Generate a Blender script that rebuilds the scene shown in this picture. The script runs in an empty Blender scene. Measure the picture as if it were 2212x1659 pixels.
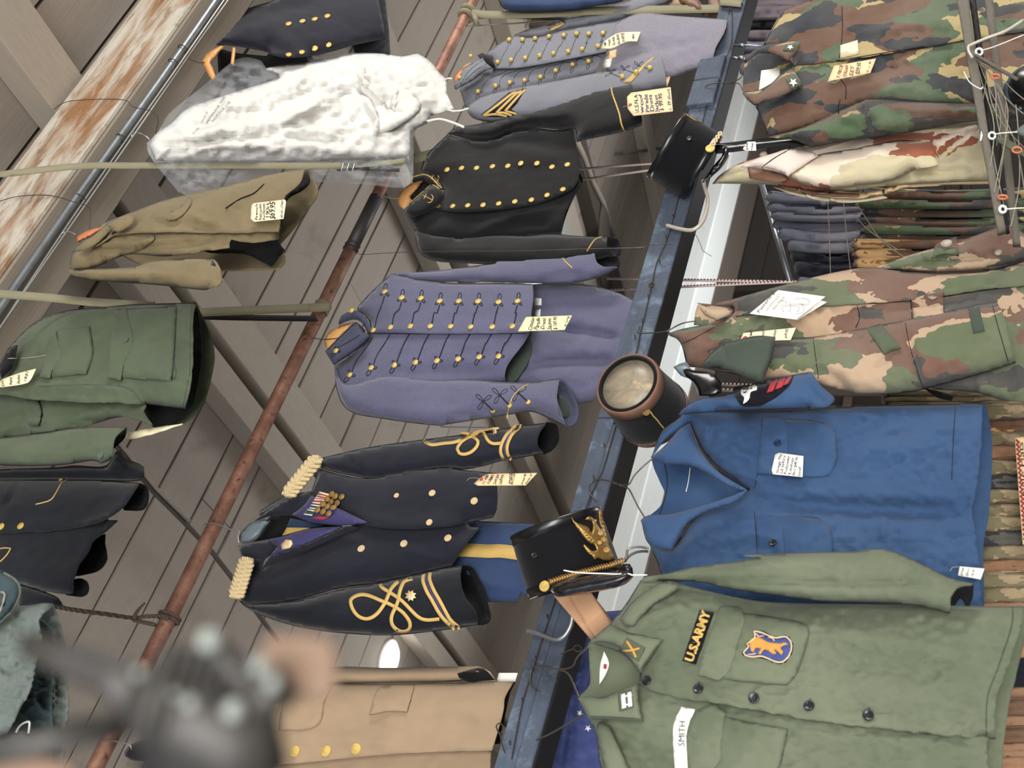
import bpy, bmesh, math, random
import numpy as np
from mathutils import Vector, Matrix, noise
from mathutils.bvhtree import BVHTree
from mathutils.geometry import delaunay_2d_cdt

# ------------------------------------------------------------------ camera, world, light, exposure
F_PX = 2284.0
PITCH = math.atan(1272 / F_PX)
CAM = Vector((0, 0, 1.6))
RIGHT = Vector((1, 0, 0))
UPV = Vector((0, -math.sin(PITCH), math.cos(PITCH)))
FWD = Vector((0, math.cos(PITCH), math.sin(PITCH)))
U = Vector((.8077, .5896, 0)); M = Vector((-.5896, .8077, 0)); Z = Vector((0, 0, 1)); N = -M
scn = bpy.context.scene
col = scn.collection

def world_pt(s, w, z):
    "s along the rails, w away from the photographer, z above the lens"
    return CAM + U * s + M * w + Z * z

cam_d = bpy.data.cameras.new('camera'); cam = bpy.data.objects.new('camera', cam_d); col.objects.link(cam)
cam_d.sensor_width = 36; cam_d.lens = F_PX / 2212 * 36; cam_d.clip_start = .02
cam.matrix_world = Matrix(((-UPV.x, RIGHT.x, -FWD.x, CAM.x), (-UPV.y, RIGHT.y, -FWD.y, CAM.y), (-UPV.z, RIGHT.z, -FWD.z, CAM.z), (0, 0, 0, 1)))
cam_d.dof.use_dof = True; cam_d.dof.focus_distance = 2.9; cam_d.dof.aperture_fstop = cam_d.lens / 1000 / .0062
scn.camera = cam

wd = bpy.data.worlds.new('daylight'); scn.world = wd; wd.use_nodes = True
wd.node_tree.nodes['Background'].inputs[0].default_value = (.86, .92, 1, 1)
wd.node_tree.nodes['Background'].inputs[1].default_value = .7

def area(name, loc, look, sx, sy, power, color=(1, .97, .92)):
    l = bpy.data.lights.new(name, 'AREA'); l.shape = 'RECTANGLE'; l.size = sx; l.size_y = sy; l.energy = power; l.color = color
    o = bpy.data.objects.new(name, l); col.objects.link(o); o.location = loc
    o.rotation_euler = (look - loc).to_track_quat('-Z', 'Y').to_euler(); return o
area('door_daylight', world_pt(6.2, -.9, 2.0), world_pt(1.5, 2.0, 1.1), 2.0, 2.4, 230, (1, .96, .90))
area('side_fill', world_pt(-3.0, -2.0, .6), world_pt(1.0, 2.1, 1.2), 2.5, 2.5, 50, (.82, .9, 1))  # unseen softbox added as fill from the left
area('beam_fill', world_pt(1.2, 5.1, 2.84), world_pt(1.2, 6.0, 2.86), 1.8, .15, 190, (.93, .98, 1)).data.spread = math.radians(50)  # unseen strip lamp added close by to brighten the far beam
area('roof_fill', world_pt(5.5, 5.0, .2), world_pt(3.0, 7.0, 3.9), 2.5, 2.0, 130, (.95, .98, 1))  # unseen fill lamp added to lift the far roof boards
area('ceiling_fill', world_pt(-1.0, -3.0, -1.2), world_pt(2.0, 3.6, 3.4), 4.0, 3.0, 560, (1, .97, .93))  # unseen area lamp added low down to brighten the ceiling
scn.view_settings.view_transform = 'Standard'; scn.view_settings.look = 'None'
scn.view_settings.gamma = 1; scn.view_settings.use_curve_mapping = False
scn.view_settings.exposure = .12
scn.cycles.use_denoising = True
scn.cycles.max_bounces = 6; scn.cycles.diffuse_bounces = 3; scn.cycles.glossy_bounces = 3
scn.cycles.transmission_bounces = 4; scn.cycles.transparent_max_bounces = 10

# ------------------------------------------------------------------ rays through the lens
def ray(x, y):
    return (RIGHT * ((829.5 - y) / F_PX) + UPV * ((1106 - x) / F_PX) + FWD)
def swz(x, y):
    d = ray(x, y); return d.dot(U), d.dot(M), d.z
def at(x, y, w):
    d = ray(x, y); return CAM + d * (w / d.dot(M))
def at_z(x, y, z):
    d = ray(x, y); return CAM + d * (z / d.z)
def at_n(xy, w):
    "array version: pixels (n,2), offsets (n) -> world points"
    xy = np.asarray(xy, float)
    r = (829.5 - xy[:, 1]) / F_PX; q = (1106 - xy[:, 0]) / F_PX
    d = np.outer(r, RIGHT) + np.outer(q, UPV) + np.array(FWD)
    t = np.asarray(w) / (d @ np.array(M))
    return d * t[:, None] + np.array(CAM)

CR = 740 / 2212
def P(s, ox=0, oy=0, sc=1.0):
    "'x,y x,y! ...' -> points; ! marks a corner"
    out = []
    for t in s.split():
        c = '!' in t; o = '~' in t; a, b = t.strip('!~').split(',')
        out.append((ox + float(a) * sc, oy + float(b) * sc, c, o))
    return out
def Q(s, ox=0, oy=0): return P(s, ox, oy, CR)

def smooth_path(pts, closed, step=7.0):
    "Catmull-Rom between corners; returns samples and the source segment of each"
    n = len(pts); out = []; seg = []
    rng = range(n if closed else n - 1)
    for i in rng:
        p1 = pts[i]; p2 = pts[(i + 1) % n]
        p0 = pts[i - 1] if (closed or i > 0) else p1
        p3 = pts[(i + 2) % n] if (closed or i < n - 2) else p2
        if p1[2]: p0 = (2 * p1[0] - p2[0], 2 * p1[1] - p2[1])
        if p2[2]: p3 = (2 * p2[0] - p1[0], 2 * p2[1] - p1[1])
        L = math.hypot(p2[0] - p1[0], p2[1] - p1[1]); k = max(1, int(L / step))
        for j in range(k):
            t = j / k; a = []
            for c in (0, 1):
                a.append(.5 * (2 * p1[c] + (p2[c] - p0[c]) * t + (2 * p0[c] - 5 * p1[c] + 4 * p2[c] - p3[c]) * t * t + (3 * p1[c] - p0[c] - 3 * p2[c] + p3[c]) * t ** 3))
            out.append(tuple(a)); seg.append(i)
    if not closed: out.append((pts[-1][0], pts[-1][1])); seg.append(n - 2)
    return out, seg

def seg_dist(P_, A, B):
    "min distance from every point to a set of segments, and the parameter of the nearest"
    P_ = np.asarray(P_, float); best = np.full(len(P_), 1e9); who = np.zeros(len(P_))
    for k, (a, b) in enumerate(zip(A, B)):
        a = np.array(a); d = np.array(b) - a; L = max(d @ d, 1e-9)
        t = np.clip(((P_ - a) @ d) / L, 0, 1)
        D = np.hypot(*(P_ - a - t[:, None] * d).T)
        m = D < best; best[m] = D[m]; who[m] = (k + t[m]) / len(A)
    return best, who

def inside_poly(G, pa):
    ins = np.zeros(len(G), bool); j = len(pa) - 1
    for i in range(len(pa)):
        xi, yi = pa[i]; xj, yj = pa[j]
        if yi != yj: ins ^= ((yi > G[:, 1]) != (yj > G[:, 1])) & (G[:, 0] < (xj - xi) * (G[:, 1] - yi) / (yj - yi) + xi)
        j = i
    return ins
def tri_fill(poly, res):
    xs = [p[0] for p in poly]; ys = [p[1] for p in poly]
    pa = np.array(poly)
    gx = np.arange(min(xs) + res * .5, max(xs), res); gy = np.arange(min(ys) + res * .5, max(ys), res)
    G = np.array([(x + (res * .5 if j % 2 else 0), y) for j, y in enumerate(gy) for x in gx]) if len(gx) and len(gy) else np.zeros((0, 2))
    if len(G):
        ins = np.zeros(len(G), bool); n = len(pa); j = n - 1
        for i in range(n):
            xi, yi = pa[i]; xj, yj = pa[j]
            if yi != yj:
                c = ((yi > G[:, 1]) != (yj > G[:, 1])) & (G[:, 0] < (xj - xi) * (G[:, 1] - yi) / (yj - yi) + xi)
                ins ^= c
            j = i
        G = G[ins]
        if len(G):
            D, _ = seg_dist(G, pa, np.roll(pa, -1, 0)); G = G[D > res * .4]
    V = [Vector(p) for p in poly] + [Vector(p) for p in G]
    r = delaunay_2d_cdt(V, [(i, (i + 1) % len(poly)) for i in range(len(poly))], [list(range(len(poly)))], 1, 1e-4)
    return np.array([tuple(v) for v in r[0]]), [tuple(f) for f in r[2]]

# ------------------------------------------------------------------ objects
ORG = {}
def tag(o, label=None, cat=None, group=None, kind=None):
    if label: o['label'] = label
    if cat: o['category'] = cat
    if group: o['group'] = group
    if kind: o['kind'] = kind
    return o
def thing(name, label, cat, loc, group=None):
    o = bpy.data.objects.new(name, None); col.objects.link(o); o.location = loc; o.empty_display_size = .05
    ORG[o] = Vector(loc); return tag(o, label, cat, group)
def link(name, me, parent=None, org=None, label=None):
    "me has world coordinates; the origin goes to its middle"
    vs = np.empty(len(me.vertices) * 3); me.vertices.foreach_get('co', vs); vs = vs.reshape(-1, 3)
    c = Vector(org) if org is not None else Vector((vs.max(0) + vs.min(0)) / 2)
    vs = vs - np.array(c); me.vertices.foreach_set('co', vs.ravel()); me.update()
    o = bpy.data.objects.new(name, me); col.objects.link(o)
    o.location = c - (ORG[parent] if parent else Vector()); ORG[o] = c
    if parent: o.parent = parent
    if label: o['label'] = label
    return o
def mesh(name, V, Fc, mat, smooth=True):
    me = bpy.data.meshes.new(name); me.from_pydata([tuple(v) for v in V], [], Fc); me.materials.append(mat)
    if smooth: me.polygons.foreach_set('use_smooth', [True] * len(me.polygons))
    return me
def solid(o, th, off=-1):
    m = o.modifiers.new('s', 'SOLIDIFY'); m.thickness = th; m.offset = off; return o

SURF = []      # sheets of the thing being dressed
def surf_hit(x, y, wdef=2.0):
    d = ray(x, y).normalized(); best = None
    for t in SURF:
        h = t.ray_cast(CAM, d)
        if h[0] is not None and (best is None or h[3] < best[2]): best = (h[0], h[1], h[3])
    if best is None:
        # just off the edge: take the nearest sheet point's offset
        p = at(x, y, wdef); bb = None
        for t in SURF:
            h = t.find_nearest(p)
            if h[0] is not None and (bb is None or h[3] < bb[1]): bb = (h[0], h[3])
        w = (bb[0] - CAM).dot(M) if bb else wdef
        return at(x, y, w), N.copy()
    n = best[1]; n = n if n.dot(d) < 0 else -n
    return best[0], n

def face_front(V, Fc):
    "wind every face towards the lens"
    out = []; V = np.asarray(V); c = np.array(CAM)
    for f in Fc:
        a, b, d = V[f[0]], V[f[1]], V[f[2]]
        n = np.cross(b - a, d - a)
        out.append(f if n @ (c - a) > 0 else tuple(reversed(f)))
    return out

def sheet(name, parent, mat, pts, w, puff=.03, R=60, opened=(), folds=(), res=8, th=.003, amp=.003, nscale=9, tilt=(0, 0), step=7, reg=True, seed=0, label=None, flip=False, sub=None, mid=None, mates=None, under=False):
    """a cloth panel: outline in photo pixels, hung at offset w; it bulges by `puff` towards the lens away from its closed edges.
    folds: (points, width px, height m)."""
    opened = set(opened) | {i for i, p in enumerate(pts) if len(p) > 3 and p[3]}
    poly, seg = smooth_path(pts, True, step)
    near_ = np.zeros(len(poly), bool)
    if mates:
        mp = np.array(smooth_path(mates, True, 8)[0]); pa = np.array(poly)
        near_ = inside_poly(pa, mp) | (seg_dist(pa, mp, np.roll(mp, -1, 0))[0] < 7)
        if under:
            t_ = np.roll(pa, -1, 0) - np.roll(pa, 1, 0); n_ = np.stack([t_[:, 1], -t_[:, 0]], 1) / (np.hypot(*t_.T)[:, None] + 1e-6)
            if inside_poly((pa + n_ * 1.5)[:40], pa).mean() > .5: n_ = -n_
            q_ = pa + n_ * 9; ok = near_ & inside_poly(q_, mp); pa = np.where(ok[:, None], q_, pa); poly = [tuple(p) for p in pa]
    V2, Fc = tri_fill(poly, res)
    A = [poly[i] for i in range(len(poly)) if seg[i] not in opened and not near_[i]]; B = [poly[(i + 1) % len(poly)] for i in range(len(poly)) if seg[i] not in opened and not near_[i]]
    if A and puff:
        D, _ = seg_dist(V2, A, B); t = np.clip(D / R, 0, 1); h = puff * np.sqrt(1 - (1 - t) ** 2)
    else: D = np.full(len(V2), 99.); h = np.zeros(len(V2))
    for fo in folds:
        fp, fw, fa = fo; fp, _ = smooth_path(P(fp) if isinstance(fp, str) else fp, False, 10)
        Df, wh = seg_dist(V2, fp[:-1], fp[1:])
        h = h + fa * np.exp(-(Df / fw) ** 2) * np.clip(np.sin(np.pi * np.clip(wh, .04, .96)) * 1.6, 0, 1)
    if amp:
        ed = np.clip(D / 18, 0.15, 1)
        h = h + np.array([noise.fractal((x / 100 * nscale * .35 + seed, y / 100 * nscale + seed * 1.7, seed), 1, 2, 2) for x, y in V2]) * amp * ed
    cx, cy = V2.mean(0) if mid is None else mid
    ww = w + tilt[0] * (V2[:, 0] - cx) / 100 + tilt[1] * (V2[:, 1] - cy) / 100
    V = at_n(V2, ww - (-h if flip else h))
    Fc = face_front(V, Fc)
    me = mesh(name, V, Fc, mat)
    if reg: SURF.append(BVHTree.FromPolygons([tuple(v) for v in V], Fc))
    o = link(name, me, parent, label=label)
    if th: solid(o, th)
    return o

def patch(name, parent, mat, pts, lift=.003, th=.002, res=8, reg=False, step=5, label=None, wdef=2.0, puff=0, R=12):
    "a piece sewn flat onto whatever sheet lies under it"
    poly, seg = smooth_path(pts, True, step); V2, Fc = tri_fill(poly, res)
    V = []
    hs = np.zeros(len(V2))
    if puff:
        D, _ = seg_dist(V2, poly, poly[1:] + poly[:1]); hs = puff * np.sqrt(1 - (1 - np.clip(D / R, 0, 1)) ** 2)
    for (x, y), h in zip(V2, hs):
        p, n = surf_hit(x, y, wdef); d = (p - CAM); w = d.dot(M); V.append(CAM + d * ((w - lift - h) / w))
    Fc = face_front(V, Fc); me = mesh(name, V, Fc, mat)
    if reg: SURF.append(BVHTree.FromPolygons([tuple(v) for v in V], Fc))
    return solid(link(name, me, parent, label=label), th)

def tube_mesh(name, pts, r, mat, sides=6, radii=None, caps=True):
    V = []; Fc = []; n = len(pts); up = None
    for i, p in enumerate(pts):
        a = pts[max(i - 1, 0)]; b = pts[min(i + 1, n - 1)]; t = (b - a)
        t = t.normalized() if t.length > 1e-9 else Vector((0, 0, 1))
        if up is None: up = t.orthogonal().normalized()
        up = (up - t * up.dot(t)); up = up.normalized() if up.length > 1e-6 else t.orthogonal().normalized()
        v = t.cross(up); rr = radii[i] if radii else r
        for k in range(sides):
            c = 2 * math.pi * k / sides; V.append(p + up * math.cos(c) * rr + v * math.sin(c) * rr)
    for i in range(n - 1):
        for k in range(sides):
            a = i * sides + k; b = i * sides + (k + 1) % sides; Fc.append((a, b, b + sides, a + sides))
    if caps: Fc.append(tuple(range(sides))[::-1]); Fc.append(tuple((n - 1) * sides + k for k in range(sides)))
    return mesh(name, V, Fc, mat)
def tube(name, parent, mat, pts, r, sides=6, radii=None, label=None, org=None):
    return link(name, tube_mesh(name, pts, r, mat, sides, radii), parent, label=label, org=org)
def spline3(pts, k=6):
    out = []; n = len(pts)
    for i in range(n - 1):
        p0 = pts[max(i - 1, 0)]; p1 = pts[i]; p2 = pts[i + 1]; p3 = pts[min(i + 2, n - 1)]
        for j in range(k):
            t = j / k; out.append(.5 * (2 * p1 + (p2 - p0) * t + (2 * p0 - 5 * p1 + 4 * p2 - p3) * t * t + (3 * p1 - p0 - 3 * p2 + p3) * t ** 3))
    out.append(pts[-1]); return out
def cord(name, parent, mat, pts, r, lift=None, step=6, sides=5, wdef=2.0, flat=None, label=None):
    "a cord or braid lying on the sheets"
    pl, _ = smooth_path(pts, False, step); L = []
    for x, y in pl:
        p, n = surf_hit(x, y, wdef); d = p - CAM; w = d.dot(M); L.append(CAM + d * ((w - (r * .6 if lift is None else lift)) / w))
    return tube(name, parent, mat, L, r, sides, label=label)
def strip(pts, width, step=6):
    "outline (pixels) of a ribbon along a path; width may be (w0, w1)"
    pl, _ = smooth_path(pts, False, step); a = []; b = []; n = len(pl)
    for i, (x, y) in enumerate(pl):
        x0, y0 = pl[max(i - 1, 0)]; x1, y1 = pl[min(i + 1, n - 1)]; L = math.hypot(x1 - x0, y1 - y0) or 1
        ww = width if not isinstance(width, tuple) else width[0] + (width[1] - width[0]) * i / (n - 1)
        nx, ny = -(y1 - y0) / L * ww / 2, (x1 - x0) / L * ww / 2
        a.append((x + nx, y + ny)); b.append((x - nx, y - ny))
    return a, b
def ribbon(name, parent, mat, pts, width, lift=.0025, th=.0012, step=6, wdef=2.0, w=None, label=None):
    "flat braid or stripe: a quad strip laid on the sheets (or hung at offset w)"
    a, b = strip(pts, width, step); V = []; nseg = len(a)
    for i in range(nseg):
        for x, y in (a[i], b[i]):
            if w is not None:
                ww = w[0] + (w[1] - w[0]) * i / (nseg - 1) if isinstance(w, tuple) else w
                V.append(at(x, y, ww))
            else:
                p, n = surf_hit(x, y, wdef); d = p - CAM; q = d.dot(M); V.append(CAM + d * ((q - lift) / q))
    Fc = [(2 * i, 2 * i + 1, 2 * i + 3, 2 * i + 2) for i in range(nseg - 1)]
    Fc = face_front(V, Fc)
    return solid(link(name, mesh(name, V, Fc, mat), parent, label=label), th)

def lathe(name, prof, mat, seg=20, squash=None):
    V = []; Fc = []
    for r, z in prof:
        for k in range(seg):
            a = 2 * math.pi * k / seg; V.append(Vector((r * math.cos(a), r * math.sin(a), z)))
    n = len(prof)
    for i in range(n - 1):
        for k in range(seg):
            a = i * seg + k; b = i * seg + (k + 1) % seg; Fc.append((a, b, b + seg, a + seg))
    rm = max(r for r, z in prof)
    if prof[0][0] < .32 * rm: Fc.append(tuple(range(seg))[::-1])
    if prof[-1][0] < .32 * rm: Fc.append(tuple((n - 1) * seg + k for k in range(seg)))
    return mesh(name, V, Fc, mat)
def frame(loc, zdir, xdir=None):
    z = zdir.normalized(); x = (xdir or Z) - z * (xdir or Z).dot(z); x = x.normalized() if x.length > 1e-6 else z.orthogonal().normalized()
    y = z.cross(x); m = Matrix((x, y, z)).transposed().to_4x4(); m.translation = loc; return m
def place(name, me, parent, mtx, label=None):
    "link shared mesh data at a world matrix"
    o = bpy.data.objects.new(name, me); col.objects.link(o)
    if parent: o.parent = parent
    mm = mtx.copy(); mm.translation = mtx.translation - (ORG[parent] if parent else Vector())
    o.matrix_local = mm; ORG[o] = mtx.translation.copy()
    if label: o['label'] = label
    return o
BTN = {}
def button(parent, x, y, r, kind='gold', lift=0, wdef=2.0, name='button', label=None):
    p, n = surf_hit(x, y, wdef); d = p - CAM; R_ = r * d.length / F_PX
    n = (n * .5 + N).normalized()
    return place(name, BTN[kind], parent, frame(p + n * (.001 + lift), n, Z) @ Matrix.Scale(R_, 4), label)

def text_mesh(txt, mat, wob=0, bold=0, seed=0, slant=0):
    "lettering as a flat mesh, one unit tall, origin at the left of the base line"
    cu = bpy.data.curves.new('t', 'FONT'); cu.body = txt; cu.size = 1; cu.resolution_u = 2; cu.offset = bold; cu.shear = slant
    o = bpy.data.objects.new('t', cu); col.objects.link(o)
    dg = bpy.context.evaluated_depsgraph_get(); me = bpy.data.meshes.new_from_object(o.evaluated_get(dg))
    bpy.data.objects.remove(o); bpy.data.curves.remove(cu)
    V = np.array([v.co[:2] for v in me.vertices]); Fc = [tuple(p.vertices) for p in me.polygons]; bpy.data.meshes.remove(me)
    if len(V) and wob:
        for i, (x, y) in enumerate(V):
            V[i, 0] += wob * noise.noise((x * 1.1 + seed, y * 1.3, seed * 3.1)) * .8
            V[i, 1] += wob * noise.noise((x * .9 + seed * 2, y * .8, 7 + seed))
    return V, Fc
def write(parent, txt, mat, o, e, h, lift=.0012, wdef=2.0, wob=0, bold=0, fit=True, name='writing', seed=0, slant=0):
    "letters from o towards e (pixels) with height h pixels; o->e is the reading direction, up is 90 degrees left of it on the print"
    V, Fc = text_mesh(txt, mat, wob, bold, seed, slant)
    if not len(V): return
    W_ = V[:, 0].max(); ex = np.array([e[0] - o[0], e[1] - o[1]], float); L = np.hypot(*ex); ux = ex / L
    uy = np.array([ux[1], -ux[0]])              # photo is turned: 'up' for rising text
    sx = L / W_ if fit else h / .72
    Q_ = np.array(o[:2]) + np.outer(V[:, 0] * sx, ux) + np.outer(V[:, 1] * (h / .72), uy)
    out = []
    for x, y in Q_:
        p, n = surf_hit(x, y, wdef); d = p - CAM; w = d.dot(M); out.append(CAM + d * ((w - lift) / w))
    return link(name, mesh('writing', out, face_front(out, Fc), mat, False), parent)

def box_mesh(name, A, B, mat, eu=U, em=M, ez=Z, bevel=0):
    "box between two corners given as (s,w,z); bevel in m"
    bm = bmesh.new(); s0, w0, z0 = [min(a, b) for a, b in zip(A, B)]; s1, w1, z1 = [max(a, b) for a, b in zip(A, B)]
    c = [bm.verts.new(CAM + eu * s + em * w + ez * z) for s in (s0, s1) for w in (w0, w1) for z in (z0, z1)]
    for f in ((0, 1, 3, 2), (4, 6, 7, 5), (0, 4, 5, 1), (2, 3, 7, 6), (0, 2, 6, 4), (1, 5, 7, 3)): bm.faces.new([c[i] for i in f])
    bmesh.ops.recalc_face_normals(bm, faces=bm.faces)
    if bevel: bmesh.ops.bevel(bm, geom=bm.edges[:], offset=bevel, segments=1, affect='EDGES')
    me = bpy.data.meshes.new(name); bm.to_mesh(me); bm.free(); me.materials.append(mat); return me
def box(name, A, B, mat, parent=None, bevel=0, label=None, org=None):
    return link(name, box_mesh(name, A, B, mat, bevel=bevel), parent, label=label, org=org)
def xform_box(name, parent, mat, mtx, size, bevel=.002, label=None):
    bm = bmesh.new(); bmesh.ops.create_cube(bm, size=1)
    for v in bm.verts: v.co = mtx @ Vector((v.co.x * size[0], v.co.y * size[1], v.co.z * size[2]))
    if bevel: bmesh.ops.bevel(bm, geom=bm.edges[:], offset=bevel, segments=2, affect='EDGES')
    me = bpy.data.meshes.new(name); bm.to_mesh(me); bm.free(); me.materials.append(mat); return link(name, me, parent, label=label)
def base_of(pts, w):
    return at(max(p[0] for p in pts), sum(p[1] for p in pts) / len(pts), w)

# ------------------------------------------------------------------ materials
def srgb(r, g, b):
    f = lambda c: (c / 255 / 12.92) if c / 255 <= .04045 else ((c / 255 + .055) / 1.055) ** 2.4
    return (f(r), f(g), f(b), 1)
class NT:
    def __init__(s, name):
        s.m = bpy.data.materials.new(name); s.m.use_nodes = True; s.t = s.m.node_tree; s.n = s.t.nodes; s.b = s.n['Principled BSDF']
        s.tc = s.n.new('ShaderNodeTexCoord')
    def new(s, t, **k):
        o = s.n.new(t)
        for a, v in k.items():
            if a[0] == 'i' and a[1:].isdigit(): o.inputs[int(a[1:])].default_value = v
            else: setattr(o, a, v)
        return o
    def lk(s, a, b): s.t.links.new(a, b)
    def noise(s, scale, detail=2, rough=.5, vec=None, dist=0, mapscale=None, loc=None):
        v = vec or s.tc.outputs['Object']
        if mapscale or loc:
            mp = s.new('ShaderNodeMapping'); s.lk(v, mp.inputs[0])
            if mapscale: mp.inputs['Scale'].default_value = mapscale
            if loc: mp.inputs['Location'].default_value = loc
            v = mp.outputs[0]
        o = s.new('ShaderNodeTexNoise'); s.lk(v, o.inputs['Vector'])
        o.inputs['Scale'].default_value = scale; o.inputs['Detail'].default_value = detail; o.inputs['Roughness'].default_value = rough; o.inputs['Distortion'].default_value = dist
        return o.outputs['Fac']
    def ramp(s, fac, stops, mode='LINEAR'):
        o = s.new('ShaderNodeValToRGB'); o.color_ramp.interpolation = mode; e = o.color_ramp.elements
        while len(e) < len(stops): e.new(.5)
        for k, (p, c) in zip(e, stops): k.position = p; k.color = c
        s.lk(fac, o.inputs[0]); return o.outputs[0]
    def mix(s, fac, a, b, mode='MIX'):
        o = s.new('ShaderNodeMix', data_type='RGBA', blend_type=mode)
        for v, i in ((fac, 0), (a, 6), (b, 7)):
            if hasattr(v, 'links'): s.lk(v, o.inputs[i])
            else: o.inputs[i].default_value = v
        return o.outputs[2]
    def math(s, op, a, b=0, c=None):
        o = s.new('ShaderNodeMath', operation=op)
        for i, v in enumerate((a, b) if c is None else (a, b, c)):
            if hasattr(v, 'links'): s.lk(v, o.inputs[i])
            else: o.inputs[i].default_value = v
        return o.outputs[0]
    def bump(s, h, strength, dist=.01, prev=None):
        o = s.new('ShaderNodeBump'); o.inputs['Strength'].default_value = strength; o.inputs['Distance'].default_value = dist
        s.lk(h, o.inputs['Height'])
        if prev: s.lk(prev, o.inputs['Normal'])
        return o.outputs[0]
    def done(s, color=None, rough=.8, metal=0, spec=.3, normal=None, sheen=0, coat=0, sheen_rough=.5, sheen_tint=None):
        b = s.b
        if color is not None:
            if hasattr(color, 'links'): s.lk(color, b.inputs['Base Color'])
            else: b.inputs['Base Color'].default_value = color
        if hasattr(rough, 'links'): s.lk(rough, b.inputs['Roughness'])
        else: b.inputs['Roughness'].default_value = rough
        b.inputs['Metallic'].default_value = metal; b.inputs['Specular IOR Level'].default_value = spec
        b.inputs['Sheen Weight'].default_value = sheen; b.inputs['Sheen Roughness'].default_value = sheen_rough
        if sheen_tint: b.inputs['Sheen Tint'].default_value = sheen_tint
        b.inputs['Coat Weight'].default_value = coat
        if normal: s.lk(normal, b.inputs['Normal'])
        return s.m
def sc(c, k): return (min(c[0] * k, 1), min(c[1] * k, 1), min(c[2] * k, 1), 1)

def cloth(name, rgb, var=.18, wrink=.35, grain=900, speck=.0, sheen=.15, rough=.9, wscale=16, fade=None):
    t = NT(name); g_ = sum(rgb) / 3; lo_ = .80 if g_ < 200 else 1; sat = .86 if g_ < 200 else 1
    tone = lambda q: tuple(g * (1 - sat) + v * sat for g, v in zip([sum(q) / 3] * 3, q))
    c = sc(srgb(*tone(rgb)), lo_ * (.58 if g_ < 60 else 1))
    if fade: fade = tone(fade)
    base = t.ramp(t.noise(6, 3), [(.3, sc(c, 1 - var)), (.7, sc(c, 1 + var))])
    if fade:
        base = t.mix(t.ramp(t.noise(2.2, 4, .6), [(.42, (0, 0, 0, 1)), (.68, (1, 1, 1, 1))]), base, sc(srgb(*fade), lo_))
    if speck: base = t.mix(t.ramp(t.noise(700, 1), [(.45, (0, 0, 0, 1)), (.62, (speck, speck, speck, 1))]), base, sc(c, 2.6))
    n1 = t.bump(t.noise(wscale * 2.2, 3, .5, mapscale=(1, 1, .4)), wrink * .5, .006, t.bump(t.noise(wscale * .6, 2, .5, mapscale=(1, 1, .35)), wrink * .8, .02))
    n2 = t.bump(t.noise(grain, 1), .12, .001, n1)
    return t.done(base, rough, spec=.18, normal=n2, sheen=sheen * .5)

def camo(name, cols, scale=1.0, th=(.5, .53, .62), stretch=(1, 1, .55), warp=.35, seed=0, wrink=.35):
    "cols: ground colour then one per layer; th: noise level above which each layer shows"
    t = NT(name); v = t.tc.outputs['Object']
    w = t.new('ShaderNodeTexNoise'); t.lk(v, w.inputs['Vector']); w.inputs['Scale'].default_value = 26 * scale; w.inputs['Detail'].default_value = 2.5
    sub = t.new('ShaderNodeVectorMath', operation='SUBTRACT'); t.lk(w.outputs['Color'], sub.inputs[0]); sub.inputs[1].default_value = (.5, .5, .5)
    mul = t.new('ShaderNodeVectorMath', operation='SCALE'); t.lk(sub.outputs[0], mul.inputs[0]); mul.inputs['Scale'].default_value = warp * .12 / scale
    add = t.new('ShaderNodeVectorMath', operation='ADD'); t.lk(v, add.inputs[0]); t.lk(mul.outputs[0], add.inputs[1])
    base = srgb(*cols[0])
    for i, c in enumerate(cols[1:]):
        fac = t.noise(7.0 * scale * (1 + .25 * i), .6, .4, add.outputs[0], 0, stretch, (3.1 * i + seed, 1.7 * i, 5.3 * i + seed))
        m = t.ramp(fac, [(0, (0, 0, 0, 1)), (th[i], (1, 1, 1, 1))], 'CONSTANT')
        base = t.mix(m, base, srgb(*c))
    base = t.mix(t.ramp(t.noise(5, 3), [(.3, (.0, .0, .0, 1)), (.75, (.25, .25, .25, 1))]), base, t.mix(.6, base, (.55, .5, .42, 1)))
    n1 = t.bump(t.noise(16, 4, .55), wrink, .012); n2 = t.bump(t.noise(900, 1), .1, .001, n1)
    return t.done(base, .92, spec=.15, normal=n2, sheen=.1)

def plain(name, rgb, rough=.5, metal=0, spec=.4, coat=0, bscale=0, bstr=.2, var=0, vscale=8):
    t = NT(name); c = srgb(*rgb)
    base = t.ramp(t.noise(vscale, 4), [(.3, sc(c, 1 - var)), (.7, sc(c, 1 + var))]) if var else c
    return t.done(base, rough, metal, spec, t.bump(t.noise(bscale, 3), bstr, .003) if bscale else None, coat=coat)

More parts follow.
